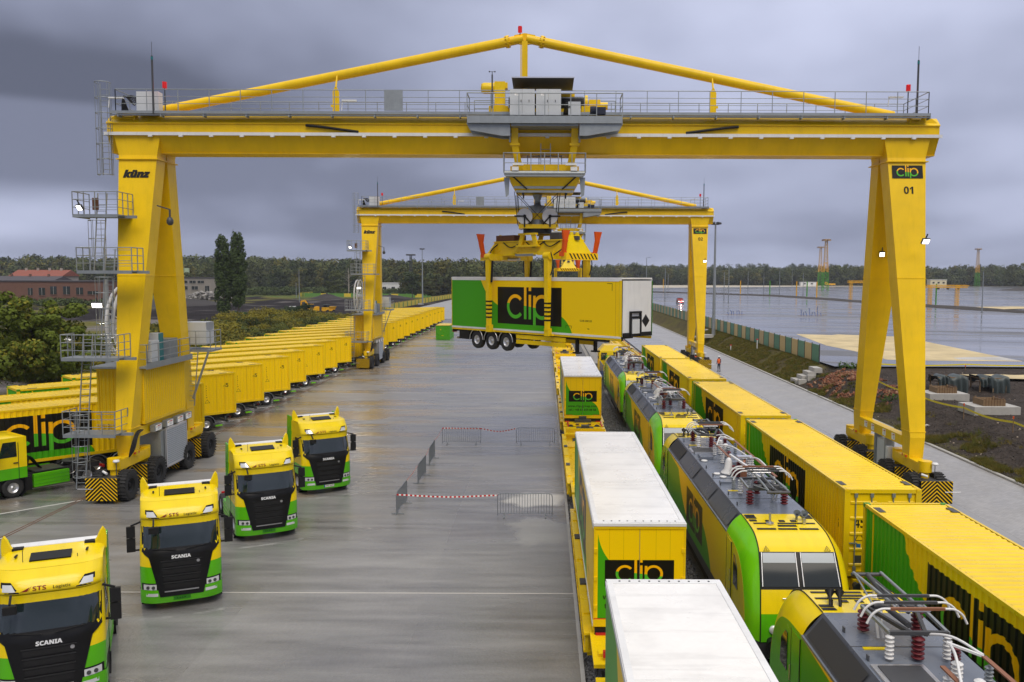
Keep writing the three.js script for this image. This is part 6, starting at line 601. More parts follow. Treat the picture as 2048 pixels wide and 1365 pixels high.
{ const b0 = makeBarrier('right barrier of the nearest side of the taped square'); b0.position.set(-0.85, 0, -38.3);
  copy(b0, 'left barrier of the far side of the taped square', [-5.38, 0, -55.05]); copy(b0, 'right barrier of the far side of the taped square, beside the wagons', [-0.54, 0, -55.15]); copy(b0, 'nearest barrier along the left side of the taped square', [-6.72, 0, -39.6], Math.PI / 2 - 0.03); copy(b0, 'middle barrier along the left side of the taped square', [-6.6, 0, -45.4], Math.PI / 2 - 0.03); copy(b0, 'farthest barrier along the left side of the taped square', [-6.63, 0, -49.8], Math.PI / 2);
  const tapeTex = canvasTex(256, 16, (x, w, h) => { x.fillStyle = '#f2f2ef'; x.fillRect(0, 0, w, h); x.fillStyle = '#c4151c'; for (let k = 0; k < 8; k++) { x.fillRect(k * 32, 0, 16, h); } }); tapeTex.wrapS = THREE.RepeatWrapping;
  const ribbon = (pts, w = 0.07) => { const c = new THREE.CatmullRomCurve3(pts.map(p => V(...p))), L = c.getLength(), b = new B().patch((u, v) => { const q = c.getPoint(u), k = Math.sin(u * 40) * 0.012; return [q.x, q.y + (v - 0.5) * w, q.z + k]; }, 40, 1); const uv = b.g[0].attributes.uv; for (let i = 0; i < uv.count; i++) uv.setX(i, uv.getX(i) * L / 1.6); return b; };
  const tm = decal(tapeTex, { roughness: 0.6 });
  for (const [l, p] of [['red and white tape across the near side of the taped square', [[-6.74, 1.0, -38.35], [-4.4, 0.9, -38.35], [-2.12, 1.0, -38.3]]], ['red and white tape tied along the far left barrier', [[-6.63, 1.08, -55.0], [-5.4, 1.06, -55.0], [-4.14, 1.05, -55.02]]], ['red and white tape sagging between the two far barriers', [[-4.14, 1.05, -55.06], [-2.9, 0.85, -55.1], [-1.8, 1.04, -55.15]]], ['tape between the first and second barrier of the left side', [[-6.69, 1.05, -40.85], [-6.65, 1.02, -42.5], [-6.64, 1.05, -44.1]]], ['tape between the second and third barrier of the left side', [[-6.56, 1.05, -46.65], [-6.6, 1.03, -47.6], [-6.63, 1.05, -48.55]]], ['tape from the left side to the far corner of the square', [[-6.63, 1.05, -51.05], [-6.63, 0.98, -53], [-6.63, 1.07, -55]]]]) tag(ribbon(p).mesh('barrier_tape', tm, null, { uv: true }), l, 'tape', 'red and white barrier tapes'); }
// ---------------------------------------------------------------- noise fence along the top of the right bank
{ const fence = thing('noise_fence', 'green and tan panel fence along the top of the right bank', 'fence'), pg = new B().box(0, 0.98, 0, 0.05, 1.85, 2.36), N = 150, panelG = (() => { for (let k = 0; k < 7; k++) pg.box(0, 0.2 + k * 0.26, 0, 0.07, 0.03, 2.36); return pg.geo(); })(), po = new THREE.BoxGeometry(0.09, 2.05, 0.09), gp = std(lin(0.10, 0.26, 0.16), 0.5), gp2 = std(lin(0.13, 0.30, 0.19), 0.5), tp = std(lin(0.52, 0.40, 0.20), 0.55), tp2 = std(lin(0.58, 0.44, 0.19), 0.55);
  for (let k = 0; k < N; k++) { const z = -90.3 - k * 2.55 - 1.27; put(panelG, 'panel', k % 2 ? (hash(k, 1) > 0.5 ? tp : tp2) : (hash(k, 1) > 0.5 ? gp : gp2), fence, M4(29.4, 1.86, z)); put(po, 'post', mat.under, fence, M4(29.4, 2.84, z + 1.275)); } }
// ---------------------------------------------------------------- masts, towers and portals on the right lot
const LOT = 1.95;
const poleG = h => new B().rod([0, 0, 0], [0, h, 0], 0.13, 8, 0.07).rod([0, 0, 0], [0, 0.12, 0], 0.26, 8).geo();
function lightPole(label, x, y, z, h, arms = 2, r = 1) { const p = thing('light_pole', label, 'light pole', [x, y, z], 0, 'slim light poles on the site'); put(poleG(h), 'mast', mat.galv, p).scale.set(r, 1, r); for (const s of (arms > 1 ? [-1, 1] : [1])) { new B().bar([0, h, 0], [s * 0.9, h + 0.1, 0], 0.07, 0.05).box(s * 0.95, h + 0.12, 0, 0.7, 0.1, 0.3).mesh('lamp_head', mat.darkSteel, p); } return p; }
{ const big = thing('high_mast', 'tall grey floodlight mast on the bank behind the far crane', 'light mast', [27.72, 1.0, -138.6]); new B().rod([0, 0, 0], [0, 18.4, 0], 0.3, 12, 0.13).rod([0, 0, 0], [0, 0.3, 0], 0.5, 12).mesh('mast', mat.galv, big); new B().add(new THREE.TorusGeometry(0.6, 0.05, 6, 14), M4(0, 18.4, 0, Math.PI / 2)).box(0, 18.45, 0, 1.4, 0.08, 0.1).mesh('lamp_ring', mat.darkSteel, big); for (let k = 0; k < 6; k++) { const a = k / 6 * 6.283; new B().box(Math.cos(a) * 0.75, 18.6, Math.sin(a) * 0.75, 0.4, 0.3, 0.3, 0, -a, -0.4).mesh('floodlight', mat.darkSteel, big); } new B().box(-0.9, 0.3, 0, 1.5, 0.5, 1.6).mesh('footing', mat.concrete, big);
  const mast2 = copy(big, 'tall floodlight mast beside the left fence and the parked containers', [-45.5, 0, -318]); mast2.scale.set(1, 1.12, 1); }
[[43.7, -307.6, 12.1, 'light pole behind the red car, left of the far crane leg'], [63.1, -291, 12.9, 'tallest light pole just right of the far crane leg'], [66.6, -315, 10.5, 'shorter light pole behind the tallest one right of the far crane'], [97.2, -406, 11.4, 'light pole left of the first green post on the lot'], [105.9, -383, 11.6, 'light pole right of the first green post on the lot'], [103.7, -402, 10.5, 'thin light pole beside the first green post'], [113.2, -372, 10.6, 'light pole left of the lattice towers on the lot'], [221, -759, 15.9, 'faraway light pole before the forest edge'], [66.8, -459, 10, 'distant light pole at the left end of the lot'], [113.2, -219.6, 10.6, 'light pole standing right of the near crane leg on the lot'], [77, -430, 11, 'distant light pole behind the far crane leg'], [-2.0, -520, 17, 'light pole seen above the hanging trailer, behind the spreader']].forEach(([x, z, h, l]) => lightPole(l, x, x < 0 ? 0 : LOT, z, h, 2, 1.3));
[[36, -300, 15.5, 'pale light pole right of the hanging trailer'], [9, -210, 13.2, 'light pole behind the right spreader arm']].forEach(([x, z, h, l]) => lightPole(l, x, x < 20 ? 0 : LOT, z, h, 1, 1.3));
[[-120.4, -413, 7.2, 'white post beside the left fence corner'], [-95, -330, 13, 'slim pole left of the hanging trailer'], [-66, -340, 12, 'slim pole between the far crane and the trailer']].forEach(([x, z, h, l]) => lightPole(l, x, 0, z, h, 1, 1.4));
{ const gp = lightPole('grey lamp post behind the near left crane leg', -38.65, 0, -75, 10.6, 1, 2.2); }
[[95.6, -414.5, 'y'], [110.8, -373.6, 'y'], [112, -349.6, 'y'], [105.8, -399, 'g'], [112, -362.6, 'g'], [60, -520, 'g'], [84, -600, 'y'], [66, -600, 'y'], [50, -640, 'g']].forEach(([x, z, c], i) => { const h = 7, p = thing('marker_post', `${c === 'y' ? 'yellow' : 'green'} catenary post, ${ords[i]} counted along the lot median`, 'post', [x, LOT, z], 0, 'coloured posts on the lot'); new B().bar([0, 0, 0], [0, h, 0], 0.38, 0.38, [1, 0, 0]).mesh('shaft', c === 'y' ? mat.orangeYellow : mat.green, p); new B().box(0, 0.3, 0, 0.9, 0.6, 0.9).mesh('footing', mat.concrete, p); });
function lattice(b, x0, x1, z0, z1, y0, y1, n, t0, t1, r) { for (let k = 0; k < n; k++) { const ya = mix(y0, y1, k / n), yb = mix(y0, y1, (k + 1) / n), sa = mix(t0, t1, k / n), sb = mix(t0, t1, (k + 1) / n), C = s => [[-s, -s], [s, -s], [s, s], [-s, s]]; const A = C(sa), D = C(sb); for (let i = 0; i < 4; i++) { const j = (i + 1) % 4; b.bar([A[i][0], ya, A[i][1]], [D[i][0], yb, D[i][1]], r * 1.5, r * 1.5, [1, 0, 0.3]).bar([A[i][0], ya, A[i][1]], [D[j][0], yb, D[j][1]], r, r).bar([D[i][0], yb, D[i][1]], [D[j][0], yb, D[j][1]], r, r); } } return b; }
function tower(label, x, z, h, w) { const t = thing('lattice_tower', label, 'tower', [x, LOT, z], 0, 'painted lattice floodlight towers'); lattice(new B(), 0, 0, 0, 0, 0, h * 0.36, 5, w, w * 0.75, 0.2).mesh('lower_lattice', mat.green, t); lattice(new B(), 0, 0, 0, 0, h * 0.36, h * 0.55, 3, w * 0.75, w * 0.62, 0.2).mesh('middle_lattice', mat.orangeYellow, t); lattice(new B(), 0, 0, 0, 0, h * 0.55, h * 0.97, 7, w * 0.62, w * 0.36, 0.18).mesh('upper_lattice', mat.tanPaint, t); new B().box(0, h * 0.975, 0, w * 2.6, 0.25, w * 2.6).box(0, h * 0.995, 0, w * 2.3, 0.5, w * 2.3).mesh('head_platform', mat.tanPaint, t); for (let k = 0; k < 8; k++) { const a = k / 8 * 6.283; new B().box(Math.cos(a) * w * 1.45, h * 0.985, Math.sin(a) * w * 1.45, 0.8, 0.7, 0.8).mesh('floodlight', mat.rust, t); } return t; }
tower('tallest lattice tower, in front of its twin on the lot', 183.7, -556.5, 33.3, 1.75); tower('lattice tower standing behind the tallest one', 259, -800, 37, 2.0); tower('lattice tower at the far right of the lot', 440.7, -867, 38, 2.0);
function portal(label, x, z, w, h, turn) { const p = thing('signal_portal', label, 'portal', [x, LOT, z], turn, 'yellow lattice portals on the lot'); for (const s of [0, 1]) { const b = new B(); for (const q of [-1, 1]) for (const r of [-1, 1]) b.bar([s * w + q * 0.45, 0, r * 0.35], [s * w + q * 0.45, h, r * 0.35], 0.12, 0.12, [1, 0, 0]); for (let k = 0; k < 9; k++) { const y = k * h / 9; for (const r of [-1, 1]) b.bar([s * w - 0.45, y, r * 0.35], [s * w + 0.45, y + h / 9, r * 0.35], 0.08, 0.08).bar([s * w - 0.45, y, r * 0.35], [s * w + 0.45, y, r * 0.35], 0.07, 0.07); } b.mesh('column', mat.orangeYellow, p); } const b = new B(); for (const y of [h - 0.8, h]) for (const r of [-1, 1]) b.bar([-1.2, y, r * 0.35], [w + 3, y, r * 0.35], 0.13, 0.13); for (let x = -1.2; x < w + 2.9; x += 0.85) for (const r of [-1, 1]) b.bar([x, h - 0.8, r * 0.35], [x + 0.85, h, r * 0.35], 0.08, 0.08).bar([x, h - 0.8, r * 0.35], [x, h, r * 0.35], 0.07, 0.07); b.mesh('beam', mat.orangeYellow, p); for (const k of [0.3, 0.65, 1.05]) new B().box(w * k, h - 1.1, 0, 0.6, 0.5, 0.5).mesh('signal_box', mat.darkSteel, p); return p; }
portal('yellow signal portal on the median, right of the near crane leg', 120.4, -265.5, 8.7, 6.6, 0.05); portal('yellow signal portal partly hidden behind the near right crane leg', 115.9, -321.8, 9, 7.6, 0.3);
thing('green_mast', 'green post in the middle of the yellow signal portal', 'post', [123.5, LOT, -268]); new B().bar([0, 0, 0], [0, 7, 0], 0.3, 0.3, [1, 0, 0]).mesh('shaft', mat.green, scene.getObjectByName('green_mast'));
// blue pipe stubs, far machines and the red car
for (const [x, z, n, l] of [[43.6, -202, 6, 'group of blue pipe stubs in the lot, nearer the fence'], [59.5, -197, 8, 'group of blue pipe stubs in the middle of the lot']]) { const p = thing('pipe_stubs', l, 'pipes', [x, LOT, z]); const R = rng(n); for (let k = 0; k < n; k++) { const px = k * 0.62 + R() * 0.3, h = 0.6 + R() * (k % 3 ? 0.5 : 1.6); new B().tube([[px, -0.1, R()], [px + R() * 0.1, h * 0.6, R() * 0.2], [px + (R() - 0.5) * 0.5, h, R() * 0.3]], 0.07, 6, 6).mesh('pipe', mat.blue, p); } new B().box(n * 0.3, 0.01, 0.2, n * 0.75, 0.05, 1.2).mesh('trench_cover', mat.wood, p); }
function car(label, x, y, z, turn, color, group, lightsOn) { const c = thing('car', label, 'car', [x, y, z], turn, group); const b = new B(), pr = [[-2.1, 0.45], [2.05, 0.45], [2.1, 0.75], [1.2, 0.92], [0.55, 1.4], [-1.1, 1.42], [-1.9, 0.98], [-2.1, 0.9]]; b.ext(pr, 1.6, M4(0, 0, -0.8), 0.06).mesh('body', paint(color, 0.3, 0.6), c); for (const s of [-1, 1]) new B().ext([[0.95, 0.98], [0.5, 1.34], [-1.0, 1.36], [-1.6, 1.0]], 0.01, M4(0, 0, s * 0.865)).mesh('side_window', mat.glass, c); new B().box(0.92, 1.17, 0, 0.04, 0.52, 1.4, 0, 0, 0.93).mesh('windscreen', mat.glass, c); new B().box(-1.58, 1.2, 0, 0.04, 0.5, 1.4, 0, 0, -0.95).mesh('rear_window', mat.glass, c); for (const e of [-1.3, 1.3]) for (const s of [-1, 1]) { const w = new B().rod([e, 0.33, s * 0.66], [e, 0.33, s * 0.87], 0.33, 14).mesh('wheel', mat.rubber, c); new B().rod([e, 0.33, s * 0.86], [e, 0.33, s * 0.885], 0.2, 10).mesh('rim', mat.alu, w); } for (const s of [-1, 1]) { new B().box(2.12, 0.68, s * 0.6, 0.08, 0.16, 0.3).mesh('headlight', lightsOn ? mat.lampGlow : mat.lamp, c); new B().box(-2.12, 0.8, s * 0.6, 0.08, 0.16, 0.25).mesh('tail_lamp', mat.red, c); } return c; }
{ const c = car('red off-road car with its lights on, driving on the wet lot', 44.8, LOT, -280.4, -Math.PI / 2, lin(0.25, 0.02, 0.02), null, true); c.scale.set(1, 1.25, 1.1); new B().box(-0.4, 1.5, 0, 1.6, 0.12, 1.3).mesh('roof_rack', mat.black, c); const L = new THREE.PointLight(0xfff2e0, 8, 0, 2); L.position.set(2.3, 0.7, 0); L.castShadow = true; L.name = 'headlamp_light'; c.add(L); }
// ---------------------------------------------------------------- bank: steps, posts, rubble, foundations
for (const [x, z, l] of [[26.4, -86.5, 'pale concrete block steps on the bank by the rubble mound'], [27.1, -148, 'pale concrete block steps on the bank left of the far crane leg']]) { const s = thing('block_steps', l, 'steps', [x, 0, z]); for (let k = 0; k < 4; k++) for (const q of [0, 1]) put(new THREE.BoxGeometry(0.8, 0.5, 0.98), 'concrete_block', mat.concrete, s, M4(k * 0.62 - 0.3 + q * 0.02, 0.3 + k * 0.4, -q * 1.02, 0, 0.03 * (hash(k, q) - 0.5))); for (let k = 0; k < 2; k++) put(new THREE.BoxGeometry(0.8, 0.6, 0.5), 'concrete_block', mat.concrete, s, M4(-0.2 + k * 0.9, 0.35 + k * 0.45, 0.9)); }
for (const [x, y, z, l] of [[26.7, 0.5, -121, 'low red and white marker post on the bank'], [28.2, 1.3, -112, 'thin sign post with a red top on the bank']]) { const p = thing('marker_stake', l, 'post', [x, y, z]); new B().rod([0, 0, 0], [0, l[0] === 't' ? 1.5 : 0.8, 0], 0.06, 7).mesh('stake', mat.white, p); new B().box(0, l[0] === 't' ? 1.45 : 0.75, 0, 0.24, 0.16, 0.12).mesh('marker_head', mat.red, p); }
{ const R = rng(77), ms = [], g = new THREE.BoxGeometry(0.22, 0.075, 0.11); for (let i = 0; i < 3600; i++) { const u = R() + R() - 1, v = R() + R() - 1, x = 28.2 + u * 2.7, z = -76.5 + v * 9, y = groundH(x, z); if (x < 26.1 || fbm(x * 0.9, z * 0.9, 3, 0, 0, 6) < 0.49) continue; const s = 0.55 + R() * 0.9; ms.push(M4(x, y + 0.03 + R() * 0.07, z, R() * 3, R() * 6, R() * 3, [s, s * (0.7 + R()), s])); } stuff('brick_rubble', g, std(lin(0.2, 0.085, 0.042), 0.85), ms, 'broken red bricks scattered over the dark mound by the kerb', 'rubble', i => { const k = hash(i, 7); return k > 0.88 ? lin(1.5, 2.2, 2.6) : lin(0.5 + k * 0.9, 0.45 + k * 0.8, 0.5 + k * 0.7); });
  const sg = new THREE.DodecahedronGeometry(0.09, 0), st = []; for (let i = 0; i < 5000; i++) { const x = 25.7 + R() * R() * 26, z = -44 - R() * 44, s = 0.22 + R() * R() * 1.1; if (x > 30 && z < -83) continue; st.push(M4(x, groundH(x, z) + 0.01, z, R() * 6, R() * 6, R() * 6, [s, s * 0.7, s])); } stuff('earth_clods', sg, std(lin(0.055, 0.046, 0.04), 0.95), st, 'dark clods and stones on the rough earth right of the kerb', 'earth', i => hash(i, 2) > 0.97 ? lin(6, 6, 5.6) : lin(1, 1, 1).multiplyScalar(0.6 + 0.9 * hash(i, 5))); }
for (const [x, z, w, d, turn, l] of [[31.5, -59.6, 3.2, 2.4, 0, 'nearer concrete foundation block with a rebar frame on the earth'], [31.8, -67.2, 3.1, 2.4, 0, 'farther concrete foundation block with a rebar frame on the earth']]) { const y = groundH(x, z - 0.5) - 0.1, f = thing('foundation_block', l, 'foundation', [x, y, z], turn); new B().box(0, 0.3, 0, w, 0.62, d).mesh('slab', mat.concrete, f); const fr = new B(); for (const a of [-1, 1]) for (const b of [-1, 1]) fr.box(a * 0.65, 0.85, b * 0.65, 0.1, 0.55, 0.1); for (const b of [-1, 1]) fr.box(0, 0.82, b * 0.7, 1.5, 0.42, 0.05).box(b * 0.75, 0.82, 0, 0.05, 0.45, 1.5); fr.mesh('formwork', mat.wood, f); const rb = new B(); for (let k = 0; k < 7; k++) rb.rod([-0.6 + k * 0.2, 0.6, 0.76], [-0.6 + k * 0.2, 1.2, 0.76], 0.015, 4).rod([0.8, 0.6, -0.6 + k * 0.2], [0.8, 1.2, -0.6 + k * 0.2], 0.015, 4); rb.mesh('rebar', mat.rust, f); }
for (const [x, z, l, sd] of [[35.5, -74.2, 'left dark tarpaulin draped over a timber frame in the pit', 3], [39.2, -74.4, 'right dark tarpaulin draped over a timber frame in the pit', 8]]) { const y = groundH(x, z) - 0.05, t = thing('covered_frame', l, 'covered frame', [x, y, z]); const fr = new B(); for (const a of [-1, 0, 1]) for (const b of [-1, 1]) fr.box(a * 1.15, 0.6, b * 0.8, 0.09, 1.25, 0.09); for (const b of [-1, 1]) fr.box(0, 1.2, b * 0.8, 2.5, 0.09, 0.07).box(0, 0.7, b * 0.8, 2.5, 0.07, 0.05); for (const a of [-1, 0, 1]) fr.box(a * 1.15, 1.2, 0, 0.07, 0.09, 1.7); fr.mesh('timber_frame', mat.wood, t); for (const [x0, x1, dr] of [[-1.35, -0.35, 0.45], [-0.3, 1.3, 1.0]]) new B().patch((u, v) => { const px = mix(x0, x1, u), s = v * 4.3 - 1.2, n = fbm(u * 6 + sd, v * 6, 3, 0, 0, sd); const top = 1.3 + 0.12 * Math.sin(u * 7 + sd) + 0.1 * (n - 0.5); let py = top, pz = -0.9 + s; if (s > 1.75) { py = top - (s - 1.75) * dr * 1.25; pz = 0.9 + 0.16 * Math.sin(u * 19 + sd) * (s - 1.75) + 0.1 * n; } if (s < 0) { py = top + s * dr; pz = -0.9; } return [px + 0.06 * Math.sin(v * 9), py, pz]; }, 22, 20).mesh('tarpaulin', mat.tarp, t); }
{ const tape = (pts, l) => { const c = new THREE.CatmullRomCurve3(pts.map(p => V(...p))); tag(new B().patch((u, v) => { const q = c.getPoint(u), s = Math.abs(Math.sin(u * Math.PI * (pts.length - 1))); return [q.x, q.y + (v - 0.5) * 0.13 - 0.16 * s, q.z + 0.02 * Math.sin(u * 30)]; }, 60, 1).mesh('warning_tape', mat.tapeY, null), l, 'tape'); }; tape([[29.0, 2.1, -74], [28.9, 2.0, -66], [29.2, 2.0, -58.5], [29.6, 1.95, -53], [30.4, 1.95, -47]], 'yellow warning tape strung past the foundation blocks'); tape([[33, 2.4, -84.5], [42, 2.4, -84.2], [54, 2.4, -85]], 'yellow warning tape along the near edge of the lot');
  [[29.0, -74], [28.9, -66], [29.2, -58.5], [29.6, -53], [33, -84.5], [42, -84.2]].forEach(([x, z], i) => { const y = groundH(x, z), p = thing('tape_stake', `thin stake holding the yellow tape, ${ords[i]} of six`, 'stake', [x, y, z], 0, 'stakes of the yellow tape'); new B().rod([0, -0.1, 0], [0, 2.1 - y + 0.2, 0], 0.03, 6).mesh('rod', mat.wood, p); new B().rod([0, 2.1 - y + 0.05, 0], [0, 2.1 - y + 0.22, 0], 0.045, 6).mesh('tip', mat.orange, p); }); }
{ const g = thing('manhole_slab', 'pale concrete slab with a dark lid in the verge by the kerb', 'manhole', [27.0, groundH(27, -60.5), -60.5]); new B().box(0, 0.06, 0, 1.3, 0.2, 1.4).mesh('slab', mat.concrete, g); new B().box(0, 0.2, 0, 0.7, 0.1, 0.8).mesh('lid', mat.black, g); }
// ---------------------------------------------------------------- workers by the far crane
function person(label, x, z, turn, lean = 0) {
  const B3 = [[0, 0.92, 0, 0.155], [0, 1.2, 0.01, 0.165], [0, 1.42, 0, 0.16], [0, 1.52, 0, 0.065], [0, 1.64, 0.02, 0.1], [0, 1.72, 0.0, 0.1]], caps = []; const cap = (a, b, r0, r1) => caps.push([V(...a), V(...b), r0, r1]); for (let i = 0; i < B3.length - 1; i++) cap(B3[i].slice(0, 3), B3[i + 1].slice(0, 3), B3[i][3], B3[i + 1][3]);
  for (const s of [-1, 1]) { cap([s * 0.1, 0.9, 0], [s * 0.13, 0.5, 0.03], 0.095, 0.065); cap([s * 0.13, 0.5, 0.03], [s * 0.14, 0.09, -0.02], 0.065, 0.045); cap([s * 0.14, 0.05, -0.04], [s * 0.16, 0.04, 0.15], 0.05, 0.04); cap([s * 0.19, 1.42, 0], [s * 0.26, 1.15, 0.03], 0.065, 0.05); cap([s * 0.26, 1.15, 0.03], [s * 0.2, 0.95, 0.18], 0.045, 0.035); cap([s * 0.2, 0.95, 0.18], [s * 0.18, 0.9, 0.25], 0.035, 0.03); cap([0, 1.4, 0], [s * 0.19, 1.42, 0], 0.12, 0.07); }
  const d = (p) => { let v = 9; for (const [a, b, r0, r1] of caps) { const ab = b.clone().sub(a), t = clamp(p.clone().sub(a).dot(ab) / ab.lengthSq()), q = a.clone().addScaledVector(ab, t).distanceTo(p) - mix(r0, r1, t), h = clamp(0.5 + 0.5 * (v - q) / 0.03); v = mix(v, q, h) - 0.03 * h * (1 - h); } return v; };
  const o = thing('person', label, 'person', [x, 0, z], turn);
  const MC = marchSkin(d, [-0.4, -0.02, -0.25], [0.4, 1.86, 0.4], 0.035); const m = new THREE.Mesh(MC, mat.navy); m.name = 'body'; m.castShadow = m.receiveShadow = true; o.add(m);
  new B().lathe([[0.17, 0.95], [0.185, 1.1], [0.2, 1.35], [0.15, 1.5], [0.08, 1.52]], M4(0, 0, 0, 0, 0, 0, [1.15, 1, 0.95]), 16).mesh('vest', mat.orangeVest, o); new B().lathe([[0.125, 1.7], [0.12, 1.76], [0.08, 1.83], [0, 1.85]], null, 14).mesh('helmet', mat.white, o); new B().add(new THREE.SphereGeometry(0.085, 10, 8), M4(0, 1.65, 0.04)).mesh('face', mat.skin, o); return o;
}
function marchSkin(d, lo, hi, h) {                              // surface nets
  const n = [0, 1, 2].map(k => Math.ceil((hi[k] - lo[k]) / h) + 1), at = (i, j, k) => (k * n[1] + j) * n[0] + i, f = new Float32Array(n[0] * n[1] * n[2]), P = V(0, 0, 0); for (let k = 0; k < n[2]; k++) for (let j = 0; j < n[1]; j++) for (let i = 0; i < n[0]; i++) f[at(i, j, k)] = d(P.set(lo[0] + i * h, lo[1] + j * h, lo[2] + k * h));
  const vid = new Map(), pos = [], ix = []; const E = [[0, 0, 0, 1, 0, 0], [0, 1, 0, 1, 1, 0], [0, 0, 1, 1, 0, 1], [0, 1, 1, 1, 1, 1], [0, 0, 0, 0, 1, 0], [1, 0, 0, 1, 1, 0], [0, 0, 1, 0, 1, 1], [1, 0, 1, 1, 1, 1], [0, 0, 0, 0, 0, 1], [1, 0, 0, 1, 0, 1], [0, 1, 0, 0, 1, 1], [1, 1, 0, 1, 1, 1]];
  for (let k = 0; k < n[2] - 1; k++) for (let j = 0; j < n[1] - 1; j++) for (let i = 0; i < n[0] - 1; i++) { let c = 0, sx = 0, sy = 0, sz = 0; for (const [a, b, e, a2, b2, e2] of E) { const u = f[at(i + a, j + b, k + e)], v = f[at(i + a2, j + b2, k + e2)]; if (u < 0 !== v < 0) { const t = u / (u - v); sx += mix(a, a2, t); sy += mix(b, b2, t); sz += mix(e, e2, t); c++; } } if (c) { vid.set(at(i, j, k), pos.length / 3); pos.push(lo[0] + (i + sx / c) * h, lo[1] + (j + sy / c) * h, lo[2] + (k + sz / c) * h); } }
  const quad = (a, b, c, e, flip) => { const q = [a, b, c, e].map(v => vid.get(v)); if (q.some(v => v === undefined)) return; flip ? ix.push(q[0], q[2], q[1], q[0], q[3], q[2]) : ix.push(q[0], q[1], q[2], q[0], q[2], q[3]); };
  for (let k = 1; k < n[2] - 1; k++) for (let j = 1; j < n[1] - 1; j++) for (let i = 1; i < n[0] - 1; i++) { const u = f[at(i, j, k)] < 0; if (u !== f[at(i + 1, j, k)] < 0) quad(at(i, j - 1, k - 1), at(i, j, k - 1), at(i, j, k), at(i, j - 1, k), !u); if (u !== f[at(i, j + 1, k)] < 0) quad(at(i - 1, j, k - 1), at(i, j, k - 1), at(i, j, k), at(i - 1, j, k), u); if (u !== f[at(i, j, k + 1)] < 0) quad(at(i - 1, j - 1, k), at(i, j - 1, k), at(i, j, k), at(i - 1, j, k), !u); }
  const g = new THREE.BufferGeometry(); g.setAttribute('position', new THREE.Float32BufferAttribute(pos, 3)); g.setIndex(ix); g.computeVertexNormals(); g.setAttribute('uv', new THREE.BufferAttribute(new Float32Array(pos.length / 3 * 2), 2)); return g;
}
person('person in orange vest standing left of the far crane leg', 18.2, -101.5, 0.6); person('second person in orange vest behind the first, by the cabinet', 18.9, -103.2, -0.4); person('person in orange vest nearest the striped wheel guard of the far crane', 20.35, -98.2, -0.9);
// ---------------------------------------------------------------- vegetation
// leaf faces clustered in clumps: blobs = [x, y, z, r]
function leafGeo(seed, blobs, per, size, flat = 0.7) { const R = rng(seed), P = [], N = [], nrm = V(0, 0, 0), a = V(0, 0, 0), b = V(0, 0, 0); for (const [bx, by, bz, br] of blobs) for (let k = 0; k < per; k++) { const th = R() * 6.283, ph = Math.acos(2 * R() - 1), rr = br * (0.62 + 0.42 * Math.pow(R(), 0.6)); nrm.set(Math.sin(ph) * Math.cos(th), Math.cos(ph), Math.sin(ph) * Math.sin(th)); const c = V(bx + nrm.x * rr, by + nrm.y * rr * flat, bz + nrm.z * rr); nrm.x += (R() - 0.5) * 1.3; nrm.y += (R() - 0.3) * 1.1; nrm.z += (R() - 0.5) * 1.3; nrm.normalize(); a.set(R() - 0.5, R() - 0.5, R() - 0.5).cross(nrm).normalize(); b.copy(nrm).cross(a); const s = size * (0.55 + 0.8 * R()), q = [[-s, -s * 0.5], [s * 0.2, -s * 0.75], [s, s * 0.25], [-s * 0.3, s * 0.8]].map(([u, v]) => [c.x + a.x * u + b.x * v, c.y + a.y * u + b.y * v, c.z + a.z * u + b.z * v]); for (const i of [0, 1, 2, 0, 2, 3]) { P.push(...q[i]); N.push(nrm.x, nrm.y, nrm.z); } } const g = new THREE.BufferGeometry(); g.setAttribute('position', new THREE.Float32BufferAttribute(P, 3)); g.setAttribute('normal', new THREE.Float32BufferAttribute(N, 3)); g.setAttribute('uv', new THREE.BufferAttribute(new Float32Array(P.length / 3 * 2), 2)); return g; }
const leaf = (c, o = {}) => new THREE.MeshPhysicalMaterial({ color: c, roughness: 0.85, specularIntensity: 0.2, transmission: 0.18, thickness: 0, side: THREE.DoubleSide, ...o });
function blobsIn(seed, n, fn) { const R = rng(seed), o = []; let g = 0; while (o.length < n && g++ < 9999) { const q = fn(R); if (q) o.push(q); } return o; }
function limbs(b, R, x, y, z, h, r, n, spread) { b.rod([x, y, z], [x + 0.1, y + h * 0.55, z], r, 8, r * 0.7).rod([x + 0.1, y + h * 0.55, z], [x, y + h, z + 0.1], r * 0.7, 7, r * 0.25); for (let k = 0; k < n; k++) { const t = 0.25 + 0.65 * R(), a = R() * 6.283, l = spread * (1 - 0.5 * t) * (0.6 + 0.5 * R()); const p0 = [x + 0.1 * t, y + h * t, z], p1 = [x + Math.cos(a) * l * 0.55, y + h * t + l * 0.35, z + Math.sin(a) * l * 0.55], p2 = [x + Math.cos(a + 0.2) * l, y + h * t + l * 0.55, z + Math.sin(a + 0.2) * l]; b.rod(p0, p1, r * 0.35 * (1.1 - t), 5, r * 0.22 * (1.1 - t)).rod(p1, p2, r * 0.22 * (1.1 - t), 4, 0.02); } return b; }
const bark = std(lin(0.09, 0.075, 0.06), 0.95);
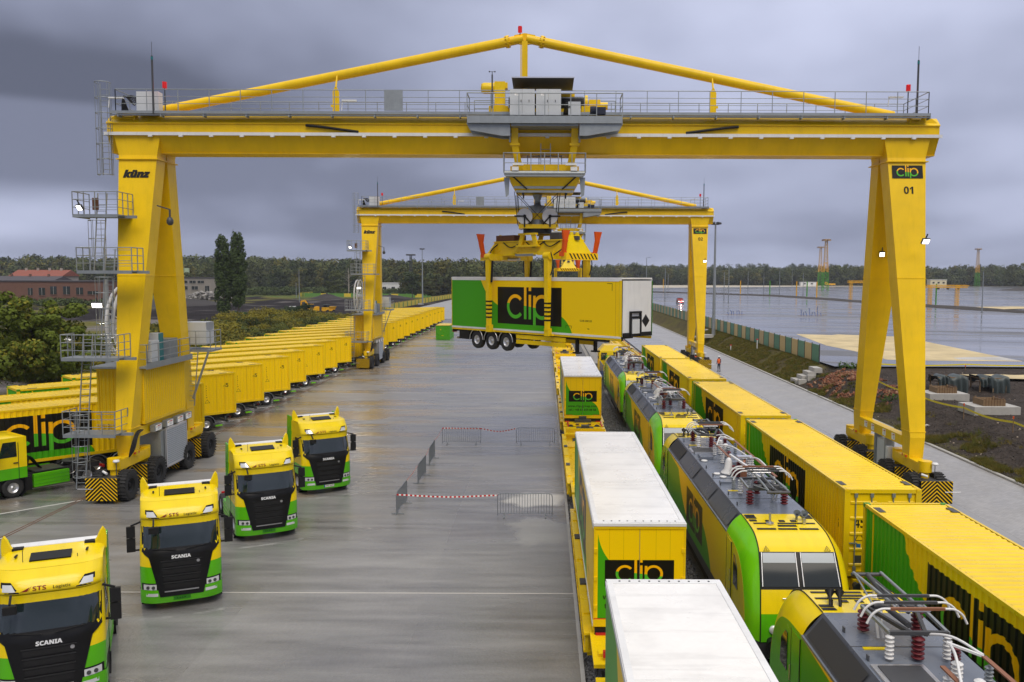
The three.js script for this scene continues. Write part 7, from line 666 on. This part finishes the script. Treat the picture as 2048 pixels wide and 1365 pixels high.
{ // round tree in front of the left field
  const t = thing('leafy_tree', 'round leafy tree at the left edge behind the parked containers', 'tree', [-45.4, 0, -75]); const R = rng(3); limbs(new B(), R, 0, 0, 0, 8.2, 0.24, 26, 4.2).mesh('trunk', bark, t);
  const bl = blobsIn(5, 150, R => { const a = R() * 6.283, u = Math.sqrt(R()) * 4.9, y = 2.2 + R() * 7.2, w = 4.9 * Math.sqrt(Math.max(0, 1 - ((y - 4.8) / 5.0) ** 2)) * (0.85 + 0.3 * R()); if (u > w) return null; return [Math.cos(a) * u, y, Math.sin(a) * u, 0.55 + R() * 0.5]; });
  put(leafGeo(8, bl, 130, 0.15), 'crown', leaf(lin(0.11, 0.145, 0.02)), t); put(leafGeo(9, bl.filter((q, i) => i % 3 === 0), 90, 0.16), 'yellowing_leaves', leaf(lin(0.21, 0.2, 0.025)), t); }
{ const t = thing('leafy_tree', 'smaller leafy tree cut by the left edge', 'tree', [-49.5, 0, -70]); const R = rng(13); limbs(new B(), R, 0, 0, 0, 5.5, 0.18, 14, 3).mesh('trunk', bark, t); const bl = blobsIn(15, 60, R => { const a = R() * 6.283, u = Math.sqrt(R()) * 3, y = 1.2 + R() * 5; return [Math.cos(a) * u, y, Math.sin(a) * u, 0.5 + R() * 0.5]; }); put(leafGeo(18, bl, 120, 0.15), 'crown', leaf(lin(0.06, 0.09, 0.02)), t); }
// two poplars
for (const [x, z, h, w, sd, l] of [[-75.9, -201.3, 20.3, 1.75, 21, 'left poplar of the pair, broad and dark green'], [-72.6, -201.8, 20.9, 1.6, 31, 'right poplar of the pair, with a bare lower trunk']]) { const t = thing('poplar_tree', l, 'tree', [x, 0, z]); const R = rng(sd); limbs(new B(), R, 0, 0, 0, h * 0.95, 0.32, 30, 2.2).mesh('trunk', bark, t); const lo = sd === 31 ? 4.5 : 2.2; const bl = blobsIn(sd, 120, R => { const v = R(), y = mix(lo, h - 0.5, v), a = R() * 6.283, ww = w * Math.pow(Math.sin(Math.PI * clamp(0.12 + v * 0.82, 0, 1)), 0.6) * (0.55 + 0.55 * R()); return [Math.cos(a) * ww, y, Math.sin(a) * ww, 0.5 + R() * 0.45]; }); put(leafGeo(sd + 1, bl.map(q => [q[0] * 1.1, q[1], q[2], q[3] * 0.85]), 85, 0.2, 2.0), 'crown', leaf(lin(0.06, 0.09, 0.03)), t); }
// shrubs and weeds between the parked row and the field
{ const variants = [1, 2, 3].map(k => leafGeo(40 + k, blobsIn(50 + k, 14, R => [(R() - 0.5) * 1.9, 0.25 + R() * 1.1, (R() - 0.5) * 1.9, 0.35 + R() * 0.3]), 80, 0.075, 0.8)); const R = rng(61), lists = [[], [], []]; for (let i = 0; i < 950; i++) { const z = -84 - R() * 118, x = -37 - R() * (z < -140 ? 32 : 20) - (z < -140 ? 0 : 1), n = fbm(x * 0.12, z * 0.08, 3, 0, 0, 19); if (n < 0.38 && x < -42) continue; const s = (0.55 + R() * 0.9) * (0.7 + n); lists[i % 3].push(M4(x, -0.1, z, 0, R() * 6, 0, [s * 1.15, s * (0.7 + R() * 0.5), s * 1.15])); } variants.forEach((g, i) => stuff(['weed_thicket', 'shrub_thicket', 'goldenrod_patch'][i], g, leaf([lin(0.10, 0.11, 0.025), lin(0.055, 0.075, 0.02), lin(0.19, 0.165, 0.02)][i]), lists[i], ['olive green weeds behind the parked containers', 'dark green shrubs behind the parked containers', 'yellow flowering weeds behind the parked containers'][i], 'bushes', k => lin(1, 1, 1).multiplyScalar(0.65 + 0.7 * hash(k, i)))); }
for (const [x, z, h, l, c] of [[-57.5, -203, 4.8, 'dark bush at the edge of the field below the excavator', [0.03, 0.05, 0.022]], [-60.5, -205, 3.6, 'rounded grey-green bush left of the dark one by the field', [0.05, 0.075, 0.035]], [-66.8, -186, 3.2, 'bush standing right of the poplars', [0.05, 0.08, 0.025]]]) { const t = thing('bush', l, 'bush', [x, 0, z]); new B().rod([0, 0, 0], [0, h * 0.5, 0], 0.1, 6, 0.04).mesh('stem', bark, t); const bl = blobsIn(x * -3 | 0, 26, R => [(R() - 0.5) * h * 0.7, 0.4 + R() * h * 0.75, (R() - 0.5) * h * 0.7, 0.5 + R() * 0.4]); put(leafGeo(z * -2 | 0, bl, 60, 0.16), 'foliage', leaf(lin(...c)), t); }
// grass on the bank and verges
{ const R = rng(91), P = []; for (let k = 0; k < 26; k++) { const a = R() * 6.283, x = (R() - 0.5) * 0.35, z = (R() - 0.5) * 0.35, h = 0.12 + R() * 0.2, w = 0.012, lx = Math.cos(a) * h * 0.6, lz = Math.sin(a) * h * 0.6; P.push(x - w, 0, z, x + w, 0, z, x + lx, h, z + lz); } const g = new THREE.BufferGeometry(); g.setAttribute('position', new THREE.Float32BufferAttribute(P, 3)); g.computeVertexNormals(); g.setAttribute('uv', new THREE.BufferAttribute(new Float32Array(P.length / 3 * 2), 2));
  const A = [], Bm = []; for (let i = 0; i < 26000; i++) { const z = -42 - R() * 105; let x; if (z < -90) x = 25.75 + R() * 3.5; else x = 25.6 + R() * R() * 3.2; const n = fbm(x * 0.7, z * 0.5, 3, 0, 0, 23); if (n < (z < -90 ? 0.34 : 0.5)) continue; const s = 0.5 + R() * 0.8; A.push(M4(x, groundH(x, z) - 0.01, z, 0, R() * 6, 0, [s, s * (z < -90 ? 0.55 : 0.9), s])); } stuff('bank_grass', g, leaf(lin(0.13, 0.115, 0.035)), A, 'short dry grass on the bank and verge right of the kerb', 'grass', i => hash(i, 3) > 0.6 ? lin(0.75, 0.95, 0.6) : lin(1.2, 1.1, 0.8));
  const G = leafGeo(95, [[0, 0.25, 0, 0.3], [0.3, 0.2, 0.1, 0.25], [-0.25, 0.22, 0.15, 0.28]], 30, 0.07, 1); for (const [x, z] of [[30.5, -85.6], [31.6, -85.9], [32.4, -85.7], [33.6, -86], [27.6, -72], [28.1, -68.5]]) Bm.push(M4(x, groundH(x, z), z, 0, x, 0, 1.4)); stuff('weed_tufts', G, leaf(lin(0.07, 0.12, 0.03)), Bm, 'small green weeds along the near edge of the lot', 'weeds'); }
// forest: far off it reads as one mass
{ const mk = sd => leafGeo(sd, blobsIn(sd, 18, R => { const v = R(), y = mix(3.5, 17, v), w = 4.6 * Math.sqrt(Math.sin(Math.PI * clamp(0.12 + 0.8 * v))) * Math.sqrt(R()), a = R() * 6.283; return [Math.cos(a) * w, y, Math.sin(a) * w, 1.6 + R() * 1.6]; }), 34, 0.6, 0.85), geos = [101, 102, 103, 104].map(mk), R = rng(17), L = [[], [], [], []];
  const add = (x, z, s, y = 0) => L[(R() * 4) | 0].push(M4(x, y - 0.5, z, 0, R() * 6.28, 0, [s * (0.85 + 0.4 * R()), s * (0.8 + 0.45 * R()), s * (0.85 + 0.4 * R())]));
  for (let i = 0; i < 1900; i++) { const x = -760 + R() * 780, z = -600 - R() * 130; add(x, z - 40, 1.05 + 0.25 * fbm(x * 0.012, 3, 2) ); }                     // left and centre
  for (let i = 0; i < 500; i++) { const x = -330 + R() * 330, z = -520 - R() * 70; if (x > -260 || R() < 0.4) add(x, z, 0.55 + 0.5 * R()); }
  for (let i = 0; i < 160; i++) { const x = -75 + R() * 70, z = -455 - R() * 50; add(x, z, 0.6 + 0.4 * R()); }
  for (let i = 0; i < 1500; i++) { const x = -20 + R() * 1050, z = -880 - R() * 150; if (x > 560 && z > -900) continue; add(x, z, 0.85 + 0.35 * fbm(x * 0.01, 8, 2)); } // right
  for (let i = 0; i < 160; i++) { const x = 420 + R() * 260, z = -700 - R() * 130 - (x - 420) * 0.2; add(x, z, 0.8 + 0.4 * R(), 2); }
  const hillY = (x, z) => { const u = (x + 1500) / 3400, v = (-1050 - z) / 900; return -4 + (12 * Math.exp(-(((x - 330) / 300) ** 2)) + 4 + 6 * fbm(u * 9, v * 3, 4, 0, 0, 3)) * sstep(0, 0.45, v); };
  for (let i = 0; i < 2600; i++) { const x = -1100 + R() * 2400, z = -1060 - R() * 480; add(x, z, 0.8 + 0.3 * R(), hillY(x, z) - 1); }
  geos.forEach((g, i) => stuff('forest', g, leaf(lin(0.085, 0.10, 0.035), { transmission: 0 }), L[i], ['mixed dark green forest belt along the horizon', 'olive forest trees in the belt along the horizon', 'dense forest trees in the belt behind the lot', 'tall forest trees in the belt along the horizon'][i], 'forest', k => { const h = hash(k, i), c = lin(1, 1, 1).multiplyScalar(0.5 + 0.75 * hash(k, i + 9)); if (h > 0.8) c.multiply(lin(1.5, 1.2, 0.9)); else if (h < 0.25) c.multiply(lin(0.7, 0.8, 0.95)); return c; })); }
// scrub in front of the forest
{ const g = leafGeo(140, blobsIn(141, 14, R => [(R() - 0.5) * 7, 0.6 + R() * 2.6, (R() - 0.5) * 5, 1 + R() * 0.7]), 30, 0.4), R = rng(18), m = []; for (let i = 0; i < 420; i++) { const x = -230 + R() * 230, z = -452 - R() * 80; m.push(M4(x, -0.2, z, 0, R() * 6, 0, 0.5 + R() * 0.7)); } for (let i = 0; i < 90; i++) m.push(M4(-205 + R() * 55, -0.2, -286 - R() * 8, 0, R() * 6, 0, 0.4 + R() * 0.5)); stuff('scrub', g, leaf(lin(0.055, 0.075, 0.025), { transmission: 0 }), m, 'low green scrub in front of the forest', 'bushes', k => lin(1, 1, 1).multiplyScalar(0.6 + 0.8 * hash(k, 4))); }
// individually visible trees before the forest edge
for (const [x, z, s, l, c] of [[-176, -420, 0.72, 'rounded pale green tree left of the grey building', [0.075, 0.09, 0.03]], [-108, -440, 0.8, 'light green tree before the forest, left of the far crane', [0.085, 0.10, 0.035]], [-62, -400, 0.75, 'tree before the forest just left of the hanging trailer', [0.05, 0.07, 0.025]], [-54, -395, 0.6, 'low spreading tree touching the left end of the hanging trailer', [0.07, 0.075, 0.025]]]) { const t = thing('field_tree', l, 'tree', [x, 0, z]); t.scale.setScalar(s); new B().rod([0, 0, 0], [0, 9, 0], 0.35, 7, 0.15).mesh('trunk', bark, t); put(leafGeo(x * -7 | 0, blobsIn(x * -5 | 0, 34, R => { const v = R(), a = R() * 6.283, w = 5.4 * Math.sqrt(Math.sin(Math.PI * clamp(0.1 + 0.8 * v))) * Math.sqrt(R()); return [Math.cos(a) * w, mix(3, 16, v), Math.sin(a) * w, 1.2 + R()]; }), 60, 0.42), 'crown', leaf(lin(...c)), t); }
{ const t = thing('bare_tree', 'pale bare tree in front of the dark forest', 'tree', [-108, 0, -470]); limbs(new B(), rng(7), 0, 0, 0, 15, 0.4, 34, 5).mesh('trunk', std(lin(0.3, 0.27, 0.23), 0.9), t); }
// ---------------------------------------------------------------- left background: road, fences, buildings, machines, cars
sheet('access_road', [[-44, -216], [-2, -216], [-2, -560], [-40, -560]], -0.02, std(lin(1, 1, 1), 0.5, 0, { map: rep(noiseTex(256, (u, v) => { const g = 0.27 + 0.1 * (fbm(u * 6, v * 6, 5, 6, 6, 3) - 0.5); return [g, g, g]; }), 0.05) }));
{ const line = (name, label, pts, mats, step) => { const f = thing(name, label, 'fence'); const g = new B().box(0, 0.95, 0, step - 0.15, 1.7, 0.05).geo(), pg = new B().box(0, 1.05, 0, 0.5, 2.1, 0.1).geo(); let n = 0; for (let i = 0; i < pts.length - 1; i++) { const a = V(pts[i][0], 0, pts[i][1]), b = V(pts[i + 1][0], 0, pts[i + 1][1]), L = a.distanceTo(b), k = Math.floor(L / step), ang = -Math.atan2(b.z - a.z, b.x - a.x); for (let j = 0; j < k; j++) { const q = a.clone().lerp(b, (j + 0.5) / k), r = a.clone().lerp(b, j / k); put(g, 'panel', mats[n++ % mats.length], f, M4(q.x, q.y, q.z, 0, ang)); put(pg, 'post', mats[1], f, M4(r.x, r.y, r.z, 0, ang)); } } }; const gf = std(lin(0.10, 0.24, 0.04), 0.6), yf = std(lin(0.62, 0.47, 0.03), 0.6); line('road_fence', 'yellow and green fence along the road beyond the parked containers', [[-49.6, -262], [-45.3, -408], [-42, -520]], [gf, yf, yf], 2.5); line('field_fence', 'yellow and green fence at the far edge of the dark field', [[-123.7, -429], [-126, -500], [-118, -566]], [gf, yf, gf], 2.6); line('cross_fence', 'low yellow and green fence crossing the field behind the far crane', [[-121, -430], [-56, -420]], [gf, gf, yf], 4); }
function house(name, label, cat, x, y, z, w, h, d, wallM, roofM, roofH, wins, turn = 0) { const b = thing(name, label, cat, [x, y, z], turn); new B().box(0, h / 2, 0, w, h, d).mesh('wall', wallM, b); if (roofH > 0) { const r = new B().ext([[-d / 2 - 0.5, 0], [d / 2 + 0.5, 0], [0, roofH]], w + 1, M4(-w / 2 - 0.5, h, 0, 0, Math.PI / 2)).mesh('roof', roofM, b); for (let k = 0; k < 4; k++) new B().box(-w * 0.35 + k * w * 0.23, h + roofH + 0.2, 0.3, 0.7, 1.2, 0.7).mesh('chimney', wallM, r); } else new B().box(0, h + 0.2, 0, w + 0.6, 0.4, d + 0.6).mesh('roof', roofM, b); for (const [u, v, ww, hh] of wins) { const f = new B().box(u, v, d / 2 + 0.02, ww, hh, 0.1).mesh('window', mat.glass, b); new B().box(u, v - hh / 2 - 0.1, d / 2 + 0.08, ww + 0.3, 0.2, 0.2).mesh('sill', wallM, f); new B().box(u, v, d / 2 + 0.09, 0.1, hh, 0.06).mesh('mullion', mat.concrete, f); } return b; }
const roofRed = std(lin(0.25, 0.075, 0.05), 0.85, 0, { map: rep(wearTex, 0.3) }), roofDark = std(lin(0.06, 0.055, 0.065), 0.8), stucco = std(lin(0.38, 0.34, 0.3), 0.9, 0, { map: rep(wearTex, 0.1) });
house('brick_workshop', 'long low brick workshop with broken windows at the left', 'building', -171, 0, -300, 38, 8.4, 14, mat.brick, roofDark, 0, [[-2, 5, 2.2, 2.6], [2, 5.4, 2.2, 2.8], [6.5, 5.4, 2.4, 2.8], [11, 5.2, 2.4, 2.4], [15.5, 4.6, 3.6, 1.2], [-6, 5, 1.6, 2.4]]);
house('brick_shed', 'tall blank brick shed at the far left edge', 'building', -203, 0, -296, 26, 8.1, 18, mat.brick, roofDark, 0, [[5, 5, 2, 2]]); house('long_hall', 'long hall with a dark shallow roof at the far left', 'building', -195, 0, -318, 30, 8.6, 12, mat.brick, roofDark, 1.6, [[-9, 7, 2, 1.6], [-3, 7, 2, 1.6], [3, 7, 2, 1.6], [9, 7, 2, 1.6]]);
house('red_roofed_house', 'house with a long red tiled roof above the brick workshop', 'building', -197, 0, -336, 20, 10.2, 12, stucco, roofRed, 2.4, [[8, 9, 1.5, 1.4], [4, 9, 1.5, 1.4]]); house('grey_building', 'derelict grey building left of the poplars', 'building', -169, 0, -420, 20, 9.2, 12, std(lin(0.26, 0.24, 0.22), 0.9, 0, { map: rep(wearTex, 0.1) }), roofDark, 0, [[-6, 7.4, 3, 1.2], [-2, 7.4, 3, 1.2], [2, 7.4, 3, 1.2], [-6, 4.5, 3, 1.6], [-1, 4.5, 3, 1.6], [5, 4, 2, 3]]); house('white_building', 'low white building before the forest behind the far crane', 'building', -90, 0, -500, 12, 6.2, 8, mat.white, mat.white, 0, [[-3, 3.5, 2, 1.5], [2, 3.5, 2, 1.5]]);
house('lot_shed', 'long pale shed behind the lot before the trees', 'shed', 262, LOT, -846, 16, 3.4, 6, mat.white, mat.white, 0, [[-4, 2, 2, 1.2], [3, 2, 2, 1.2]]); house('lot_office', 'small cream building at the far edge of the lot', 'building', 390, LOT, -846, 16, 6.2, 8, std(lin(0.6, 0.55, 0.38), 0.8), mat.white, 0, [[-5, 3.5, 2, 1.6], [0, 3.5, 2, 1.6], [5, 3.5, 2, 1.6]]); { const y = thing('yellow_machine', 'long yellow machine parked at the far edge of the lot', 'machine', [282, LOT, -840]); new B().box(0, 1.6, 0, 10, 1.6, 2.4).box(-3.6, 3, 0, 2.4, 1.6, 2.2).mesh('body', mat.orangeYellow, y); for (const k of [-3.5, 0, 3.5]) new B().rod([k, 0.6, -1.2], [k, 0.6, 1.2], 0.6, 10).mesh('wheel', mat.rubber, y); }
{ const s = thing('silo', 'pale green silo behind the grey building', 'silo', [-180.5, 0, -424]); for (const k of [0, 2.6]) new B().rod([k, 0, 0], [k, 14.2, 0], 1.25, 14).mesh('tank', std(lin(0.36, 0.45, 0.3), 0.6), s); const t = thing('grey_lattice_mast', 'dark lattice floodlight mast left of the hanging trailer', 'light mast', [-71.2, 0, -455]); lattice(new B(), 0, 0, 0, 0, 0, 21.5, 14, 0.75, 0.45, 0.14).mesh('lattice', mat.darkSteel, t); new B().lathe([[0, 21.5], [2.6, 21.5], [2.6, 22.2], [0, 22.2]], null, 16).mesh('head_platform', mat.darkSteel, t); }
{ const e = thing('excavator', 'yellow excavator with raised boom on the dark field', 'excavator', [-66.5, 0, -244], 0.5); e.scale.setScalar(0.8); for (const s of [-1, 1]) new B().box(0, 0.45, s * 1.1, 3.8, 0.85, 0.6).rod([-1.9, 0.45, s * 0.8], [-1.9, 0.45, s * 1.4], 0.42, 12).rod([1.9, 0.45, s * 0.8], [1.9, 0.45, s * 1.4], 0.42, 12).mesh('track', mat.rubber, e); new B().box(0.3, 1.6, 0, 3.6, 1.3, 2.5).box(1.6, 1.9, 0, 1.0, 1.2, 2.4).mesh('upper_body', mat.orangeYellow, e); new B().box(-0.6, 2.5, 0.75, 1.6, 1.6, 1.0).mesh('cab', mat.glass, e); new B().box(-0.6, 3.35, 0.75, 1.7, 0.1, 1.1).mesh('cab_roof', mat.orangeYellow, e); new B().bar([-0.9, 2.0, -0.3], [-2.6, 4.6, -0.3], 0.4, 0.55).bar([-2.6, 4.6, -0.3], [-4.0, 4.3, -0.3], 0.38, 0.5).mesh('boom', mat.orangeYellow, e); new B().bar([-4.0, 4.4, -0.3], [-3.9, 1.9, -0.3], 0.3, 0.4).mesh('stick', mat.orangeYellow, e); new B().ext([[0, 0], [1.1, 0.1], [1.2, 0.8], [0.5, 1.1], [0, 0.8]], 1.2, M4(-4.4, 0.9, -0.9)).mesh('bucket', mat.darkSteel, e); }
{ const d = thing('dump_truck', 'yellow dumper with a dark canopy right of the excavator', 'dumper', [-61.5, 0, -242], 1.1); d.scale.setScalar(0.8); new B().box(0, 1.3, 0, 4.6, 0.6, 2.2).box(-1.4, 1.9, 0, 1.7, 0.9, 2.1).mesh('chassis', mat.orangeYellow, d); loft(new B(), rect(0, 2.4, -0.9, 0.9, 1.5), rect(-0.3, 3.0, -1.3, 1.3, 2.6)).mesh('tipper_body', mat.orangeYellow, d); new B().box(-0.9, 2.6, 0, 1.2, 0.9, 1.6).mesh('cab', mat.glass, d); new B().box(-0.9, 3.2, 0, 2.3, 0.3, 2.1).mesh('canopy', mat.tarp, d); for (const k of [-1.7, 1.5]) for (const s of [-1, 1]) wheel(d, k, 0.73, s * 1.1, craneTyre, craneRim, mat.darkSteel, s > 0 ? -Math.PI / 2 : Math.PI / 2); }
{ const t = thing('farm_tractor', 'small blue tractor with a white roof on the dark field', 'tractor', [-67.1, 0, -226.5], -Math.PI / 2 + 0.2); new B().box(1.0, 1.15, 0, 1.9, 0.7, 0.8).mesh('bonnet', mat.blue, t); new B().box(-0.5, 1.75, 0, 1.5, 1.6, 1.4).mesh('cab', mat.glass, t); new B().box(-0.5, 2.6, 0, 1.7, 0.14, 1.6).mesh('cab_roof', mat.white, t); for (const s of [-1, 1]) { wheel(t, -0.8, 0.73, s * 0.85, craneTyre, craneRim, mat.white, s > 0 ? -Math.PI / 2 : Math.PI / 2); const f = wheel(t, 1.5, 0.5, s * 0.75, rtTyre, rtRim, mat.white, s > 0 ? -Math.PI / 2 : Math.PI / 2); } }
{ const R = rng(33), cols = [lin(0.7, 0.7, 0.7), lin(0.62, 0.65, 0.68), lin(0.05, 0.2, 0.2), lin(0.3, 0.04, 0.03), lin(0.75, 0.75, 0.72), lin(0.12, 0.13, 0.15)], nm = ['white', 'silver', 'teal', 'red', 'pale', 'dark grey']; let k = 0; for (let r = 0; r < 3; r++) for (let i = 0; i < 6; i++) { const q = (R() * 6) | 0; car(`${nm[q]} parked car, ${ords[i]} from the left in the ${['near', 'middle', 'back'][r]} row behind the round tree`, -83.5 + i * 3.2 + r * 1.4 + R() * 0.3, 0, -108 - r * 9 - R() * 0.6, Math.PI / 2 * (R() > 0.5 ? 1 : -1) + 0.1 * (R() - 0.5), cols[q], 'cars parked behind the round tree'); k++; } }
{ const R = rng(44), ms = [], g = new THREE.DodecahedronGeometry(0.8, 0); for (let i = 0; i < 420; i++) { const x = -157 + R() * 18, z = -374 + (R() - 0.5) * 10, h = 3.4 * (1 - ((x + 148) / 10) ** 2) * R(); const s = 0.4 + R() * 0.9; ms.push(M4(x, Math.max(0, h), z, R() * 6, R() * 6, R() * 6, [s, s * 0.6, s])); } stuff('concrete_debris', g, std(lin(0.3, 0.29, 0.28), 0.9), ms, 'heap of broken grey concrete slabs left of the poplars', 'debris', i => lin(1, 1, 1).multiplyScalar(0.5 + 0.8 * hash(i, 1)));
  for (const [x, z, r, h, l] of [[-100, -392, 7, 3.0, 'conical black spoil heap before the far fence'], [-72, -398, 11, 2.4, 'low black spoil heap right of the conical one'], [-128, -300, 22, 3.2, 'long dark spoil ridge behind the poplars']]) { const b = new B(); b.patch((u, v) => { const a = u * 6.283, rr = r * v * (0.85 + 0.3 * vn(u * 7, 2, 7)); return [Math.cos(a) * rr * 1.5, h * Math.pow(1 - v, 1.3) * (0.8 + 0.4 * vn(u * 9, v * 5, 9)) - 0.3, Math.sin(a) * rr]; }, 28, 8); const m = b.mesh('spoil_heap', std(lin(0.03, 0.026, 0.025), 0.95), null); m.position.set(x, 0, z); tag(m, l, 'spoil heap'); } }
renderer.render(scene, camera);
